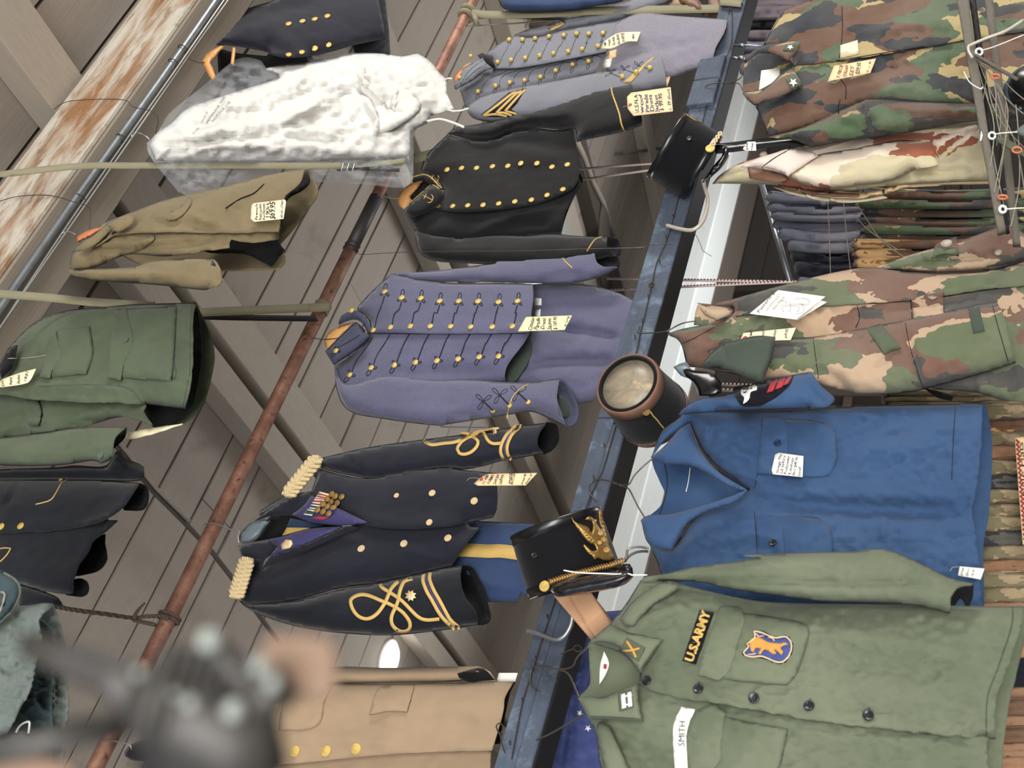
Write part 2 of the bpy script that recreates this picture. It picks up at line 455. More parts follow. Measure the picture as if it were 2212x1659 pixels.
def timber(name, rgb, rgb2, along=(.6, 14, 14), rough=.75, stain=None, stain_lo=.45, stain_hi=.6, sscale=(1, 1, 1), seed=0, vary=.12):
    "painted or bare timber, grain along local s (objects keep the building axes, so rotate the texture)"
    t = NT(name); mp = t.new('ShaderNodeMapping'); t.lk(t.tc.outputs['Object'], mp.inputs[0]); mp.inputs['Rotation'].default_value = (0, 0, -math.atan2(U.y, U.x))
    v = mp.outputs[0]
    g = t.noise(9, 5, .6, v, .3, along); c = t.mix(g, srgb(*rgb), srgb(*rgb2))
    oi = t.new('ShaderNodeObjectInfo')
    c = t.mix(vary, c, t.ramp(oi.outputs['Random'], [(0, sc(srgb(*rgb2), .5)), (1, sc(srgb(*rgb), 1.6))]))
    if stain:
        c = t.mix(t.ramp(t.noise(3, 6, .65, v, .8, sscale, (seed, 0, 0)), [(stain_lo, (0, 0, 0, 1)), (stain_hi, (1, 1, 1, 1))]), c, srgb(*stain[0]))
        if len(stain) > 1: c = t.mix(t.ramp(t.noise(7, 6, .7, v, .5, sscale, (seed + 5, 2, 0)), [(.52, (0, 0, 0, 1)), (.7, (1, 1, 1, 1))]), c, srgb(*stain[1]))
    return t.done(c, rough, spec=.25, normal=t.bump(g, .25, .004))
def glow(name, rgb, k):
    t = NT(name); t.b.inputs['Base Color'].default_value = srgb(*rgb); t.b.inputs['Emission Color'].default_value = srgb(*rgb); t.b.inputs['Emission Strength'].default_value = k; return t.m

MT = dict(
    roof=timber('roof_paint', (158, 148, 138), (136, 126, 116), along=(.5, 10, 10), stain=((112, 100, 90),), stain_lo=.6, stain_hi=.9, vary=.12),
    rafter=timber('rafter_paint', (164, 154, 142), (140, 130, 118), along=(10, .6, 10)),
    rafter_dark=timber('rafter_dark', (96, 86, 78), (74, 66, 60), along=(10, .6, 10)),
    beam=timber('beam_paint', (142, 132, 118), (120, 110, 98), along=(.5, 12, 12)),
    beam_face=timber('beam_stain', (205, 200, 188), (176, 168, 152), along=(.5, 8, 16), stain=((142, 104, 70), (112, 84, 62)), stain_lo=.42, stain_hi=.62, sscale=(.8, 1, 3), seed=2),
    blue=timber('blue_beam_paint', (84, 94, 110), (62, 69, 80), along=(.8, 14, 14), stain=((52, 58, 68), (116, 130, 148)), stain_lo=.5, stain_hi=.75),
    black_gap=plain('black_paint', (24, 23, 24), .7),
    white_beam=timber('white_beam', (212, 214, 210), (190, 192, 190), along=(.4, 10, 20), stain=((170, 168, 160),), stain_lo=.6, stain_hi=.9),
    wall=timber('wall_paint', (100, 92, 86), (78, 72, 68), along=(.5, 10, 10)),
    conc=plain('concrete', (176, 170, 160), .9, var=.15, bscale=20),
    conduit=plain('galvanised_steel', (150, 156, 160), .38, .85, var=.15, vscale=30, bscale=60, bstr=.1),
    wire=plain('wire_steel', (110, 104, 96), .45, .8), wire_dark=plain('wire_rusty', (62, 52, 44), .7, .3), wire_light=plain('wire_bright', (190, 190, 188), .35, .8),
    gold=plain('gilt_button', (236, 204, 118), .34, .6, bscale=500, bstr=.5), brass=plain('old_brass', (164, 130, 74), .36, .65, bscale=300, bstr=.4),
    gold_pale=plain('pale_gilt', (240, 212, 166), .4, .45, bscale=500, bstr=.6),
    wood_h=timber('hanger_wood', (226, 172, 112), (206, 146, 88), along=(8, 8, 1), rough=.4), wood_r=timber('hanger_orange', (206, 134, 96), (186, 112, 76), rough=.4),
    strap=cloth('webbing_olive', (150, 143, 112), .1, .1, 600, rough=.85),
    strap_dark=cloth('webbing_dark', (58, 58, 50), .1, .1, 600),
    navy=cloth('navy_wool', (44, 46, 62), .15, .25, sheen=.25), navy2=cloth('navy_wool_dark', (34, 38, 48), .15, .25, sheen=.25), black=cloth('black_wool', (36, 35, 37), .15, .25, sheen=.25),
    inside=cloth('dark_inside', (24, 24, 28), .1, .2), lining_g=cloth('green_lining', (70, 82, 70), .15, .4),  # the near-black also carries the shade inside open cuffs and hems
    citadel=cloth('blue_grey_wool', (92, 92, 120), .1, .22, speck=.3, sheen=.35, fade=None), citadel_d=cloth('blue_grey_collar', (72, 76, 100), .1, .2, speck=.15),
    usma=cloth('cadet_grey_wool', (124, 126, 136), .1, .22, speck=.15, sheen=.3), tails=cloth('lilac_grey_wool', (128, 124, 138), .1, .2, speck=.4, sheen=.3),
    khaki=cloth('french_khaki', (136, 119, 84), .14, .5), olive=cloth('olive_sateen', (90, 102, 78), .14, .5), od=cloth('od_shirt', (106, 116, 92), .2, .45, fade=(126, 134, 108)),
    chambray=cloth('blue_chambray', (52, 82, 126), .16, .55, fade=(64, 96, 140)), tan=cloth('tan_tropical', (176, 148, 116), .1, .3), parka=cloth('parka_green', (112, 124, 118), .16, .7), parka_in=cloth('parka_lining', (62, 82, 88), .2, .6),
    trouser=cloth('blue_trouser', (52, 72, 112), .12, .3), royal=cloth('royal_satin', (66, 62, 112), .1, .15, rough=.5), flagblue=cloth('flag_nylon', (70, 84, 148), .12, .5, rough=.6),
    greyblue=cloth('faded_navy_cotton', (118, 122, 142), .3, .6, fade=(160, 154, 160)), mauve=cloth('mauve_grey_cotton', (112, 102, 110), .3, .6),
    gold_cloth=cloth('gold_braid', (226, 184, 96), .1, .2, 500, rough=.6), cream_cord=cloth('cream_bullion', (232, 206, 152), .1, .15, 500, rough=.6), soutache=plain('black_braid', (30, 32, 44), .8),
    yellow=cloth('yellow_felt', (232, 190, 96), .08, .1), patch_blk=cloth('black_felt', (30, 30, 40), .1, .1), red=cloth('red_felt', (200, 52, 62), .08, .1),
    white_cloth=cloth('white_cotton', (212, 210, 205), .04, .7, wscale=20), white_thread=cloth('white_thread', (232, 232, 226), .05, .2), cardboard=plain('cardboard', (182, 142, 108), .85, var=.06),
    pinkwhite=plain('pink_measuring_cord', (214, 190, 182), .8), pink_dark=plain('cord_black_print', (60, 56, 58), .8),
    paper=plain('tag_manila', (236, 224, 186), .8, var=.03), paper_p=plain('tag_peach', (236, 204, 160), .8, var=.03), paper_w=plain('tag_white', (240, 238, 228), .8), paper_y=plain('tag_yellow', (238, 230, 178), .8, var=.03),
    ink=plain('black_ink', (34, 34, 44), .7), ink_b=plain('blue_ink', (38, 54, 100), .7), ink_r=plain('red_ink', (150, 40, 36), .7), ink_br=plain('brown_ink', (120, 54, 36), .7), ring=plain('tag_ring', (176, 78, 56), .7),
    patent=plain('patent_leather', (16, 17, 20), .28, 0, .5, coat=.15, bscale=40, bstr=.15), felt_black=cloth('black_felt_hat', (24, 24, 29), .1, .15, sheen=.2), leather_br=plain('brown_leather', (116, 84, 66), .55, var=.2, bscale=80, vscale=20),
    plate=None, btn_black=plain('black_plastic', (30, 30, 34), .25, 0, .6), btn_navy=plain('navy_plastic', (36, 44, 72), .3), btn_grey=plain('grey_plastic', (150, 140, 124), .4),
    bolt=plain('dark_iron', (62, 60, 58), .5, .3, bscale=120, var=.2), pale_pink=cloth('pale_pink_cotton', (216, 200, 190), .04, .3), bolt_br=plain('tan_leather', (120, 98, 82), .8, var=.1),
    grey_frame=timber('grey_frame_paint', (108, 102, 92), (90, 84, 76)), white_pl=plain('white_plastic', (226, 226, 220), .4), lion=cloth('orange_embroidery', (232, 164, 70), .08, .2), orange_pl=plain('orange_plastic', (206, 116, 80), .5), string=plain('string', (150, 142, 126), .9),
    rope=plain('brown_rope', (92, 80, 70), .9, bscale=300, bstr=.8), grey_hook=plain('cream_painted_steel', (188, 180, 166), .4, .2), hanger_gr=plain('grey_plastic_hanger', (106, 120, 126), .4),
)
# leather crown of the kepi: scuffed
t = NT('scuffed_crown'); c = t.ramp(t.noise(14, 4, .6, dist=1.2), [(.3, srgb(112, 104, 92)), (.55, srgb(146, 134, 114)), (.75, srgb(196, 176, 138))])
MT['plate'] = t.done(c, .4, .0, .5, t.bump(t.noise(10, 3), .4, .008))
# rusty pipe
t = NT('rusty_pipe'); c = t.ramp(t.noise(11, 6, .65), [(.3, srgb(96, 66, 54)), (.5, srgb(140, 100, 84)), (.7, srgb(170, 130, 110))]); c = t.mix(t.ramp(t.noise(40, 3), [(.6, (0, 0, 0, 1)), (.75, (1, 1, 1, 1))]), c, srgb(80, 46, 38))
MT['rust'] = t.done(c, .6, .35, .4, t.bump(t.noise(60, 4), .3, .003))
# clear garment bag
t = NT('clear_polythene'); b = t.b; mixs = t.new('ShaderNodeMixShader'); tr = t.new('ShaderNodeBsdfTransparent'); lw = t.new('ShaderNodeLayerWeight'); lw.inputs[0].default_value = .25
tr.inputs[0].default_value = (.97, .98, 1, 1); gl = t.bump(t.noise(22, 5, .6), .9, .02)
b.inputs['Base Color'].default_value = (.8, .84, .88, 1); b.inputs['Roughness'].default_value = .12; b.inputs['Specular IOR Level'].default_value = .9; t.lk(gl, b.inputs['Normal']); t.lk(gl, lw.inputs['Normal'])
fac = t.math('MULTIPLY_ADD', lw.outputs['Facing'], .38, .03); t.lk(fac, mixs.inputs[0]); t.lk(tr.outputs[0], mixs.inputs[1]); t.lk(b.outputs[0], mixs.inputs[2]); t.lk(mixs.outputs[0], t.n['Material Output'].inputs[0])
MT['poly'] = t.m
MT['poly_milk'] = None
t = NT('milky_polythene'); b = t.b; mixs = t.new('ShaderNodeMixShader'); tr = t.new('ShaderNodeBsdfTransparent'); gl = t.bump(t.noise(18, 5, .6), .9, .02)
b.inputs['Base Color'].default_value = (.86, .87, .86, 1); b.inputs['Roughness'].default_value = .2; t.lk(gl, b.inputs['Normal']); mixs.inputs[0].default_value = .26; t.lk(tr.outputs[0], mixs.inputs[1]); t.lk(b.outputs[0], mixs.inputs[2]); t.lk(mixs.outputs[0], t.n['Material Output'].inputs[0])
MT['poly_milk'] = t.m
MT['lamp'] = glow('lamp_glass', (255, 252, 244), 2.6); MT['sky_pane'] = glow('skylight_glass', (214, 240, 250), 1.25)
WOOD = [(168, 150, 104), (76, 94, 70), (98, 72, 58), (46, 50, 56)]
MT['woodland'] = camo('woodland_camo', WOOD, 1.0, (.50, .52, .575))
MT['woodland_d'] = camo('woodland_camo_dense', [(150, 132, 90), (68, 88, 60), (84, 58, 46), (36, 38, 42)], 1.3, (.48, .5, .55), seed=4)
MT['cce'] = camo('european_camo', [(174, 148, 122), (88, 98, 72), (104, 76, 64), (60, 60, 60)], .95, (.5, .535, .59), seed=9, warp=.5)
MT['desert'] = camo('desert_camo', [(196, 184, 150), (226, 208, 188), (150, 82, 58)], .75, (.53, .545), seed=6, warp=.5)
MT['desert6'] = camo('desert_chip_camo', [(196, 160, 108), (146, 84, 52), (104, 74, 52)], 1.4, (.52, .6), seed=7)
MT['digital'] = camo('pale_mixed_camo', [(168, 148, 116), (120, 112, 84), (92, 70, 58)], 3.0, (.5, .6), seed=3)
MT['tiger'] = camo('dark_mixed_camo', [(84, 84, 80), (40, 44, 60), (30, 32, 40)], 3.0, (.5, .58), seed=5)
MT['brown_mix'] = camo('brown_mixed_camo', [(150, 112, 84), (104, 78, 58), (70, 50, 42)], 1.8, (.54, .6), seed=11)

# buttons (unit radius, facing +Z)
BTN['gold'] = lathe('button', [(1, 0), (1.0, .18), (.9, .3), (.78, .27), (.7, .3), (.45, .4), (.2, .46), (.02, .48)], MT['gold'], 18)
BTN['ball'] = lathe('button', [(.25, 0), (.8, .15), (1, .6), (.92, 1.05), (.7, 1.4), (.35, 1.6), (.02, 1.66)], MT['gold'], 18)
BTN['pale'] = lathe('button', [(1, 0), (1.0, .2), (.88, .32), (.74, .26), (.5, .36), (.02, .42)], MT['gold_pale'], 18)
BTN['black'] = lathe('button', [(1, 0), (1, .25), (.85, .38), (.72, .25), (.4, .2), (.02, .22)], MT['btn_black'], 18)
BTN['navy'] = lathe('button', [(1, 0), (1, .25), (.85, .36), (.72, .25), (.4, .2), (.02, .22)], MT['btn_navy'], 18)
BTN['grey'] = lathe('button', [(1, 0), (1, .25), (.85, .36), (.72, .25), (.4, .2), (.02, .22)], MT['btn_grey'], 18)
BTN['olive'] = lathe('button', [(1, 0), (1, .25), (.85, .36), (.72, .25), (.4, .2), (.02, .22)], MT['parka'], 16)

# ------------------------------------------------------------------ the setting
def struct(o): o['kind'] = 'structure'; return o
SLOPE = .164; W0 = 1.38
def roof_z(w, z0=3.26): return z0 + SLOPE * (w - W0)
V_UP = (M + Z * SLOPE).normalized(); R_UP = V_UP.cross(U).normalized()
if R_UP.z < 0: R_UP = -R_UP
def slope_box(name, parent, mat, s0, s1, w0, w1, t0, t1, bevel=0, base=3.26):
    "a timber lying in the roof slope: s range, w range, thickness range above the board plane"
    bm = bmesh.new(); c = []
    for s in (s0, s1):
        for w in (w0, w1):
            for t_ in (t0, t1): c.append(bm.verts.new(world_pt(s, w, roof_z(w, base)) + R_UP * t_))
    for f in ((0, 1, 3, 2), (4, 6, 7, 5), (0, 4, 5, 1), (2, 3, 7, 6), (0, 2, 6, 4), (1, 5, 7, 3)): bm.faces.new([c[i] for i in f])
    bmesh.ops.recalc_face_normals(bm, faces=bm.faces)
    if bevel: bmesh.ops.bevel(bm, geom=bm.edges[:], offset=bevel, segments=1, affect='EDGES')
    me = bpy.data.meshes.new(name); bm.to_mesh(me); bm.free(); me.materials.append(mat); return link(name, me, parent)

floor = struct(box('floor', (-8, -6, -1.7), (16, 16, -1.6), MT['conc']))
roof = struct(slope_box('ceiling', None, MT['black_gap'], -8, 16, -4, 5.0, .033, .1))
struct(slope_box('ceiling', None, MT['black_gap'], -8, 16, 5.9, 15, .033, .1)); struct(slope_box('ceiling', None, MT['black_gap'], -8, 4.1, 5.0, 5.9, .033, .1)); struct(slope_box('ceiling', None, MT['black_gap'], 5.62, 16, 5.0, 5.9, .033, .1))
random.seed(3)
w = -1.35
bw = .28
while w < 12:
    j = random.choice([1.5, 3.1, 4.3, 5.6]) + random.uniform(-.2, .2)
    cuts = [-3, j, 14] if w > 2.2 else [-3, 14]
    if 4.9 < w < 5.75: cuts = [(-3, 4.1), (5.62, 14)]
    else: cuts = list(zip(cuts[:-1], cuts[1:]))
    for a, b in cuts:
        dz = random.uniform(0, .006)
        slope_box('plank', roof, MT['roof'], a + .002, b - .002, w + .009, w + bw - .009, 0 + dz, .03 + dz)
    w += bw
# rafters run up the slope
for s0, s1, wa, wb, m_ in [(2.17, 2.36, -3, 12, 'rafter'), (1.98, 2.11, 1.58, 12, 'rafter'), (-.3, -.13, -3, 12, 'rafter'), (4.1, 4.3, 1.6, 12, 'rafter'), (3.8, 3.92, 3, 12, 'rafter'), (5.63, 5.86, 1.6, 12, 'rafter'), (6.2, 6.4, 4, 12, 'rafter_dark'), (7.85, 8.05, -3, 12, 'rafter')]:
    slope_box('rafter', roof, MT[m_], s0, s1, wa, wb, -.13, 0, .004)
slope_box('rafter', roof, MT['rafter_dark'], 2.11, 2.17, 1.58, 12, -.02, 0)
# skylight: a bright pane in the gap
sky = struct(slope_box('window_1', None, MT['sky_pane'], 4.08, 5.66, 4.98, 5.92, .03, .045))
# great painted beam with a conduit under it
gb = thing('trim_1', None, None, world_pt(3, 1.48, 2.78)); struct(gb); del_ = None
box('beam', (-4, 1.40, 2.78), (12, 1.575, 3.11), MT['beam'], gb, .006)
box('facing_board', (-4, 1.383, 2.785), (12, 1.399, 3.105), MT['beam_face'], gb, .002)
cd = thing('conduit', 'long grey steel conduit clamped under the big painted roof beam', 'conduit', world_pt(2, 1.43, 2.76))
pts = [world_pt(s, 1.437 + .004 * math.sin(s * 3), 2.757) for s in np.linspace(-2, 6, 40)]
tube('pipe', cd, MT['conduit'], pts, .0125, 12)
for k in range(2):
    pts = [world_pt(s, 1.455 + .006 * k + .007 * math.sin(s * 2.2 + k), 2.738 - .004 * k + .006 * math.cos(s * 4 + 2 * k)) for s in np.linspace(-1, 4, 60)]
    tube('cable', cd, MT['wire_light'], pts, .0028, 6)
for (x, y) in [(427, 97), (407, 127), (300, 290), (205, 421)]:
    p = at(x, y, 1.437); c = world_pt((p - CAM).dot(U), 1.44, 2.755)
    tube('tie', cd, MT['wire_dark'], [c + (M * math.cos(a) + Z * math.sin(a)) * .017 for a in np.linspace(0, 6.3, 14)], .0018, 5)
for (x, y) in [(160, 507), (123, 510), (345, 200), (395, 50), (150, 640)]:
    pass
# rusty hanging pipe in two lengths joined by a black sleeve
pp = thing('hanging_pipe', 'long rusty iron pipe hung on straps with jackets along it', 'pipe', world_pt(1.8, 2.15, 2.33))
def s_at(x, y, w): return (at(x, y, w) - CAM).dot(U)
WP, ZP = 2.145, 2.33
def pipe_pt(s): return world_pt(s, WP, ZP)
sj0, sj1 = s_at(868, 375, WP), s_at(778, 542, WP)
tube('pipe', pp, MT['rust'], [pipe_pt(-1.2 + k * .2) for k in range(int((sj1 + 1.2) / .2) + 1)] + [pipe_pt(sj1)], .0235, 20)
tube('pipe', pp, MT['rust'], [pipe_pt(sj1 + (6 - sj1) * k / 20) for k in range(21)], .0225, 20)
tube('sleeve', pp, MT['bolt'], [pipe_pt(s_at(835, 425, WP)), pipe_pt(sj1)], .0248, 20, label='black sleeve joining two lengths of pipe')
tube('wire_wrap', pp, MT['wire_dark'], [pipe_pt(sj1 + .003 * a) + (M * math.cos(a) + Z * math.sin(a)) * .0265 for a in np.linspace(0, 14, 50)], .0016, 5)
# blue beam
bb = thing('blue_beam', 'weathered blue painted timber beam carrying hats and wire hangers', 'beam', world_pt(1.6, 2.15, 1.06))
sA, sB = s_at(1313, 905, 2.1), s_at(1540, 130, 2.1)
box('beam', (-1, 2.104, 1.062), (6, 2.19, 1.15), MT['black_gap'], bb, .002)
box('facing_board', (-1, 2.096, 1.104), (sA, 2.104, 1.152), MT['blue'], bb, .002); box('facing_board', (-1, 2.092, 1.064), (sA - .02, 2.104, 1.103), MT['blue'], bb, .003)
box('facing_board', (sA, 2.094, 1.062), (6, 2.104, 1.152), MT['blue'], bb, .002)
for x0, y0, x1, y1 in [(1505, 180, 1537, 130), (1490, 235, 1515, 180)]:
    s0, s1 = sorted((s_at(x0, y0, 2.09), s_at(x1, y1, 2.09))); box('spliced_block', (s0, 2.075, 1.07), (s1, 2.094, 1.158), MT['blue'], bb, .003)
# staples and wire run along the beam face
wr = [(1581, 20), (1578, 100), (1540, 180), (1500, 330), (1468, 420), (1455, 470), (1440, 520), (1418, 570), (1407, 620), (1393, 680), (1383, 720), (1372, 770), (1310, 990), (1290, 1040), (1265, 1100), (1195, 1310), (1165, 1400), (1150, 1450), (1128, 1520), (1105, 1640)]
tube('wire', bb, MT['wire_dark'], spline3([at(x, y, 2.088) for x, y in wr], 5), .0016, 5)
for (x, y) in [(1455, 468), (1440, 512), (1425, 563), (1401, 640), (1388, 692), (1372, 727), (1306, 962), (1283, 1031), (1183, 1332), (1158, 1421), (1129, 1512), (1102, 1605), (1540, 200)]:
    tube('staple', bb, MT['wire_dark'], [at(x - 1, y - 4, 2.088), at(x, y + 4, 2.086)], .0018, 5)
for (x, y) in [(1408, 615), (1576, 20)]:
    q = at(x, y, 2.085); tube('wire_coil', bb, MT['wire_dark'], [q + (U * math.cos(a) + Z * math.sin(a)) * (.009 - a * .0003) for a in np.linspace(0, 15, 60)], .0013, 5)
# far white beam, a lower ledge and the dark end wall with frames
wb_ = struct(thing('trim_2', None, None, world_pt(2, 6, 2.78)))
box('beam', (-4, 6.0, 2.78), (14, 6.35, 2.99), MT['white_beam'], wb_, .01)
box('ledger_board', (-4, 6.35, 2.775), (14, 6.75, 2.95), MT['rafter_dark'], wb_, .01)
wl = struct(thing('wall_far', None, None, world_pt(4, 10, -1.6)))
k = 0; z_ = -1.6
while z_ < 4.4:
    box('plank', (-6, 10, z_ + .004), (16, 10.04, z_ + .296), MT['wall'], wl, .003); z_ += .3; k += 1
box('sheathing', (-6, 10.05, -1.6), (16, 10.1, 4.5), MT['black_gap'], wl)
for s in (3.2, 5.1, 7.0, 8.6): box('post', (s, 9.8, -1.6), (s + .16, 10, 4.3), MT['rafter_dark'], wl, .006)
for z_ in (1.5, 2.4): box('rail', (-6, 9.82, z_), (16, 9.98, z_ + .1), MT['rafter_dark'], wl, .006)

# ------------------------------------------------------------------ helpers for garments
def A(s): return Q(s, 400, 500)
def B(s): return Q(s, 900, 500)
def C(s): return Q(s, 900, 0)
def D(s): return Q(s, 400, 0)
def A0(s): return Q(s, 0, 0)
def A5(s): return Q(s, 0, 500)
def R0(s): return Q(s, 1472, 0)
def R5(s): return Q(s, 1472, 500)
def R11(s): return Q(s, 1472, 1104)
def L11(s): return Q(s, 0, 1104)
def F_(s): return Q(s, 400, 1104)
def G_(s): return Q(s, 900, 1104)
def E_(s): return P(s, 980, 0, 470 / 2212)
def H_(s): return P(s, 490, 980, 410 / 2061)
def I_(s): return P(s, 960, 840, 320 / 2212)
def px(l): return [(p[0], p[1]) for p in l]
def reset(): SURF.clear()
def garment(name, label, cat, pts, w, group=None):
    reset(); return thing(name, label, cat, base_of(pts, w), group)
def hook(parent, pts, ws, r=.0017, mat='wire', name='hook', k=6):
    if not hasattr(ws, '__len__'): ws = [ws] * len(pts)
    return tube(name, parent, MT[mat], spline3([at(p[0], p[1], w) for p, w in zip(pts, ws)], k), r, 6)
def card(label, pts, w, mat, lines=(), string=None, ring=None, tilt=(0, 0), wstr=None, name='price_tag', cat='tag', r_s=.0007):
    "a price tag: its own thing. lines: (text list, o0, e0, o1, e1, height px, ink)"
    keep = SURF[:]; SURF.clear()
    t = thing(name, label, cat, base_of(pts, w), None)
    sheet('card', t, MT[mat], pts, w, 0, amp=.0012, nscale=3, th=.0009, tilt=tilt, res=9)
    sd = len(label)
    for L in lines:
        tx, o0, e0, o1, e1, h, ink = L[:7]; n = len(tx)
        for i, s in enumerate(tx):
            k = i / (n - 1) if n > 1 else 0
            if s: write(t, s, MT[ink], (o0[0] + (o1[0] - o0[0]) * k, o0[1] + (o1[1] - o0[1]) * k), (e0[0] + (e1[0] - e0[0]) * k, e0[1] + (e1[1] - e0[1]) * k), h, .0014, w, wob=.22, bold=.012, seed=sd + i * 3.3, slant=.1)
    if ring is not None:
        p, n = surf_hit(ring[0], ring[1], w); place('ring', RING, t, frame(p + N * .001, N) @ Matrix.Scale(.0055, 4))
    if string: hook(t, string, wstr if wstr is not None else w - .004, r_s, 'string', 'string', 5)
    SURF[:] = keep; return t
RING = lathe('ring', [(1, 0), (1, .2), (.35, .2), (.3, .05), (.02, .04)], MT['ring'], 16)
def K(s, ox, oy, k=CR): return px(P(s, ox, oy, k))
def frog(parent, x, y, ang, s, r=.0015):
    "three black braid loops round a button; ang is the way the long loop points (image radians)"
    L = []
    for a, ln in ((ang, 1.0), (ang + 2.2, .62), (ang - 2.2, .62)):
        for t in np.linspace(0, 1, 9):
            rr = math.sin(math.pi * t) * s * ln; aa = a + (t - .5) * 1.1; L.append((x + math.cos(aa) * rr, y + math.sin(aa) * rr, False))
    cord('frog_loop', parent, MT['soutache'], L, r, step=4)
def plait(parent, a, b, width, w, n=5, r=.0085, mat='cream_cord', name='braid'):
    "bullion shoulder knot: three strands plaited between two pixels"
    ax = np.array(b, float) - np.array(a, float); L = np.hypot(*ax); ux = ax / L; uy = np.array([-ux[1], ux[0]])
    for k in range(3):
        pts = []
        for t in np.linspace(0, 1, 15 * n):
            ph = 2 * math.pi * (n * .5 * t + k / 3); off = math.sin(ph) * width * .5 * (1 if .06 < t < .94 else .6)
            q = np.array(a) + ux * L * t + uy * off; pts.append(at(q[0], q[1], w - .008 - .006 * math.sin(2 * ph)))
        for j in (-1, 0, 1):
            c = [p + U * 0 + Z * (r * .62 * j) for p in pts] if abs(ux[1]) > abs(ux[0]) else [p + U * (r * .62 * j) for p in pts]
            tube('strand', parent, MT[mat], c, r * .42, 6)

# ------------------------------------------------------------------ blue-grey parade jacket
WJ = 2.15
o = A("905,700 1330,270") + B("1412,452 1040,1118")
t = garment('parade_jacket', 'blue-grey wool parade jacket with long tails and rows of flat gilt buttons', 'jacket', o, WJ)
tl = B("750,340! 950,330 1150,352 1300,395 1412,452!~ 1345,690~ 1290,830~ 1150,1080~ 1140,1095 1040,1118! 700,1000 580,970 600,800 720,700")
sheet('tail', t, MT['citadel'], tl, WJ + .075, .05, 70, folds=[(B("740,600 1000,640 1330,690"), 9, -.03), (B("640,900 900,850 1290,840"), 10, -.028), (B("760,480 1100,470 1390,470"), 12, -.012), (B("720,760 1000,745 1300,770"), 18, .015)], amp=.006)
for q in ("757,428! 805,432! 803,475! 760,480!", "762,510! 800,500! 795,545! 758,555!"):
    patch('maker_label', t, MT['paper_w'], B(q), .004)
body_r = A("1330,275! 1700,330 2100,332") + B("750,338!~ 752,440~ 735,560~ 728,652!") + A("1700,658 1250,650 1175,652! 1195,600 1160,540 1110,500 1200,390")
body_l = A("1175,655! 1700,665") + B("728,655!~ 690,720~ 620,810~ 578,880~ 568,940~ 575,972! 300,1000") + A("1500,1100 1080,1100 985,1040 962,870! 1080,790 1170,700")
sheet('front_panel', t, MT['citadel'], body_r, WJ, .055, 90, folds=[(A("1400,360 1700,385 2100,350"), 12, .007), (A("1620,560 1900,540 2150,560"), 14, -.006)], tilt=(.0, .0), mates=(body_l), under=False)
sheet('front_panel', t, MT['citadel'], body_l, WJ + .012, .055, 90, folds=[(A("1300,930 1600,910 2000,900"), 16, -.012), (A("1700,760 1900,790 2180,720"), 14, -.006)], mates=(body_r), under=True)
sheet('lining', t, MT['lining_g'], B("728,655! 735,800 640,960 575,972 568,930 600,830 680,730"), WJ + .03, 0)
sheet('sleeve', t, MT['citadel'], A("1330,268! 1600,255 2000,200") + B("300,195 700,170 940,150 1150,120!~ 1155,180~ 1195,222~ 1300,235! 1220,280 1100,318 1000,333! 750,335 300,322") + A("1900,322 1560,325 1400,300"), WJ + .01, .045, 26, folds=[(B("760,330 900,290 1100,280"), 8, -.015)])
sheet('sleeve_inside', t, MT['inside'], B("1148,122! 1200,115 1300,170 1308,210 1300,238 1195,224 1155,180"), WJ + .03, -.02, 14)  # near-black sheet: shade of the cuff opening put into its colour
slv = A("962,868! 975,1000 1010,1110 1090,1175 1260,1208 1600,1252 1950,1262") + B("150,1260 400,1215 620,1180 740,1165 860,1210 965,1260!~ 930,1180~ 905,1070~ 922,948! 740,972 560,972 300,955") + A("1600,958 1300,930 1080,985 1010,960 985,900")
sheet('sleeve', t, MT['citadel'], slv, WJ - .02, .06, 45, folds=[(A("1040,1000 1200,960 1500,985 1900,1000"), 10, .012), (A("1100,1080 1500,1110 2000,1100"), 20, -.006), (B("100,1230 300,1190 500,1170 700,1185"), 5, -.014)])
sheet('sleeve_inside', t, MT['citadel_d'], B("922,948! 965,985 1010,1060 1038,1140 1040,1200 1010,1245 965,1260! 925,1180 900,1070"), WJ + .02, -.02, 20)
patch('sleeve_inside', t, MT['lining_g'], B("905,1050! 950,1070 985,1140 988,1180 960,1208 930,1195 915,1130"), .002)
sheet('collar', t, MT['citadel_d'], A("990,600 1005,550 1060,518 1110,512 1155,540 1192,600 1198,640 1175,652! 1150,600 1110,570 1060,575 1020,590"), WJ - .03, .012, 12, tilt=(0, 0))
sheet('collar', t, MT['citadel_d'], A("905,775! 940,735 1075,600! 1110,588 1160,650! 1188,682 1100,765 960,862! 930,820"), WJ - .055, .015, 15)
for q in ("960,862 1100,768 1190,684", "915,770 1080,610 1112,592 1160,648"): cord('piping', t, MT['soutache'], A(q), .0016)
cord('piping', t, MT['soutache'], A("1128,668 1050,715 975,755"), .0012)
cord('piping', t, MT['soutache'], A("1080,590 1120,600 1160,640"), .0012)
for x, y in K("1290,392 1400,430 1523,434 1645,452 1768,452 1893,453 2025,458 2148,452", 400, 500):
    frog(t, x, y, -1.45, 19); button(t, x, y, 6.9)
ctr = K("1216,640 1328,620 1456,614 1584,614 1716,615 1845,618 1984,618 2115,615", 400, 500)
outr = K("1290,392 1400,430 1523,434 1645,452 1768,452 1893,453 2025,458 2148,452", 400, 500)
outl = K("1065,928 1203,882 1353,865 1490,847 1628,837 1764,826 1901,812 2026,808", 400, 500)
for (a, b), (c, d) in zip(outr, ctr): cord('braid_line', t, MT['soutache'], [(a - 1, b + 8, 0), (a - 6, b + 25, 0), (c + 8, d - 30, 0), (c + 3, d - 6, 0)], .0021)
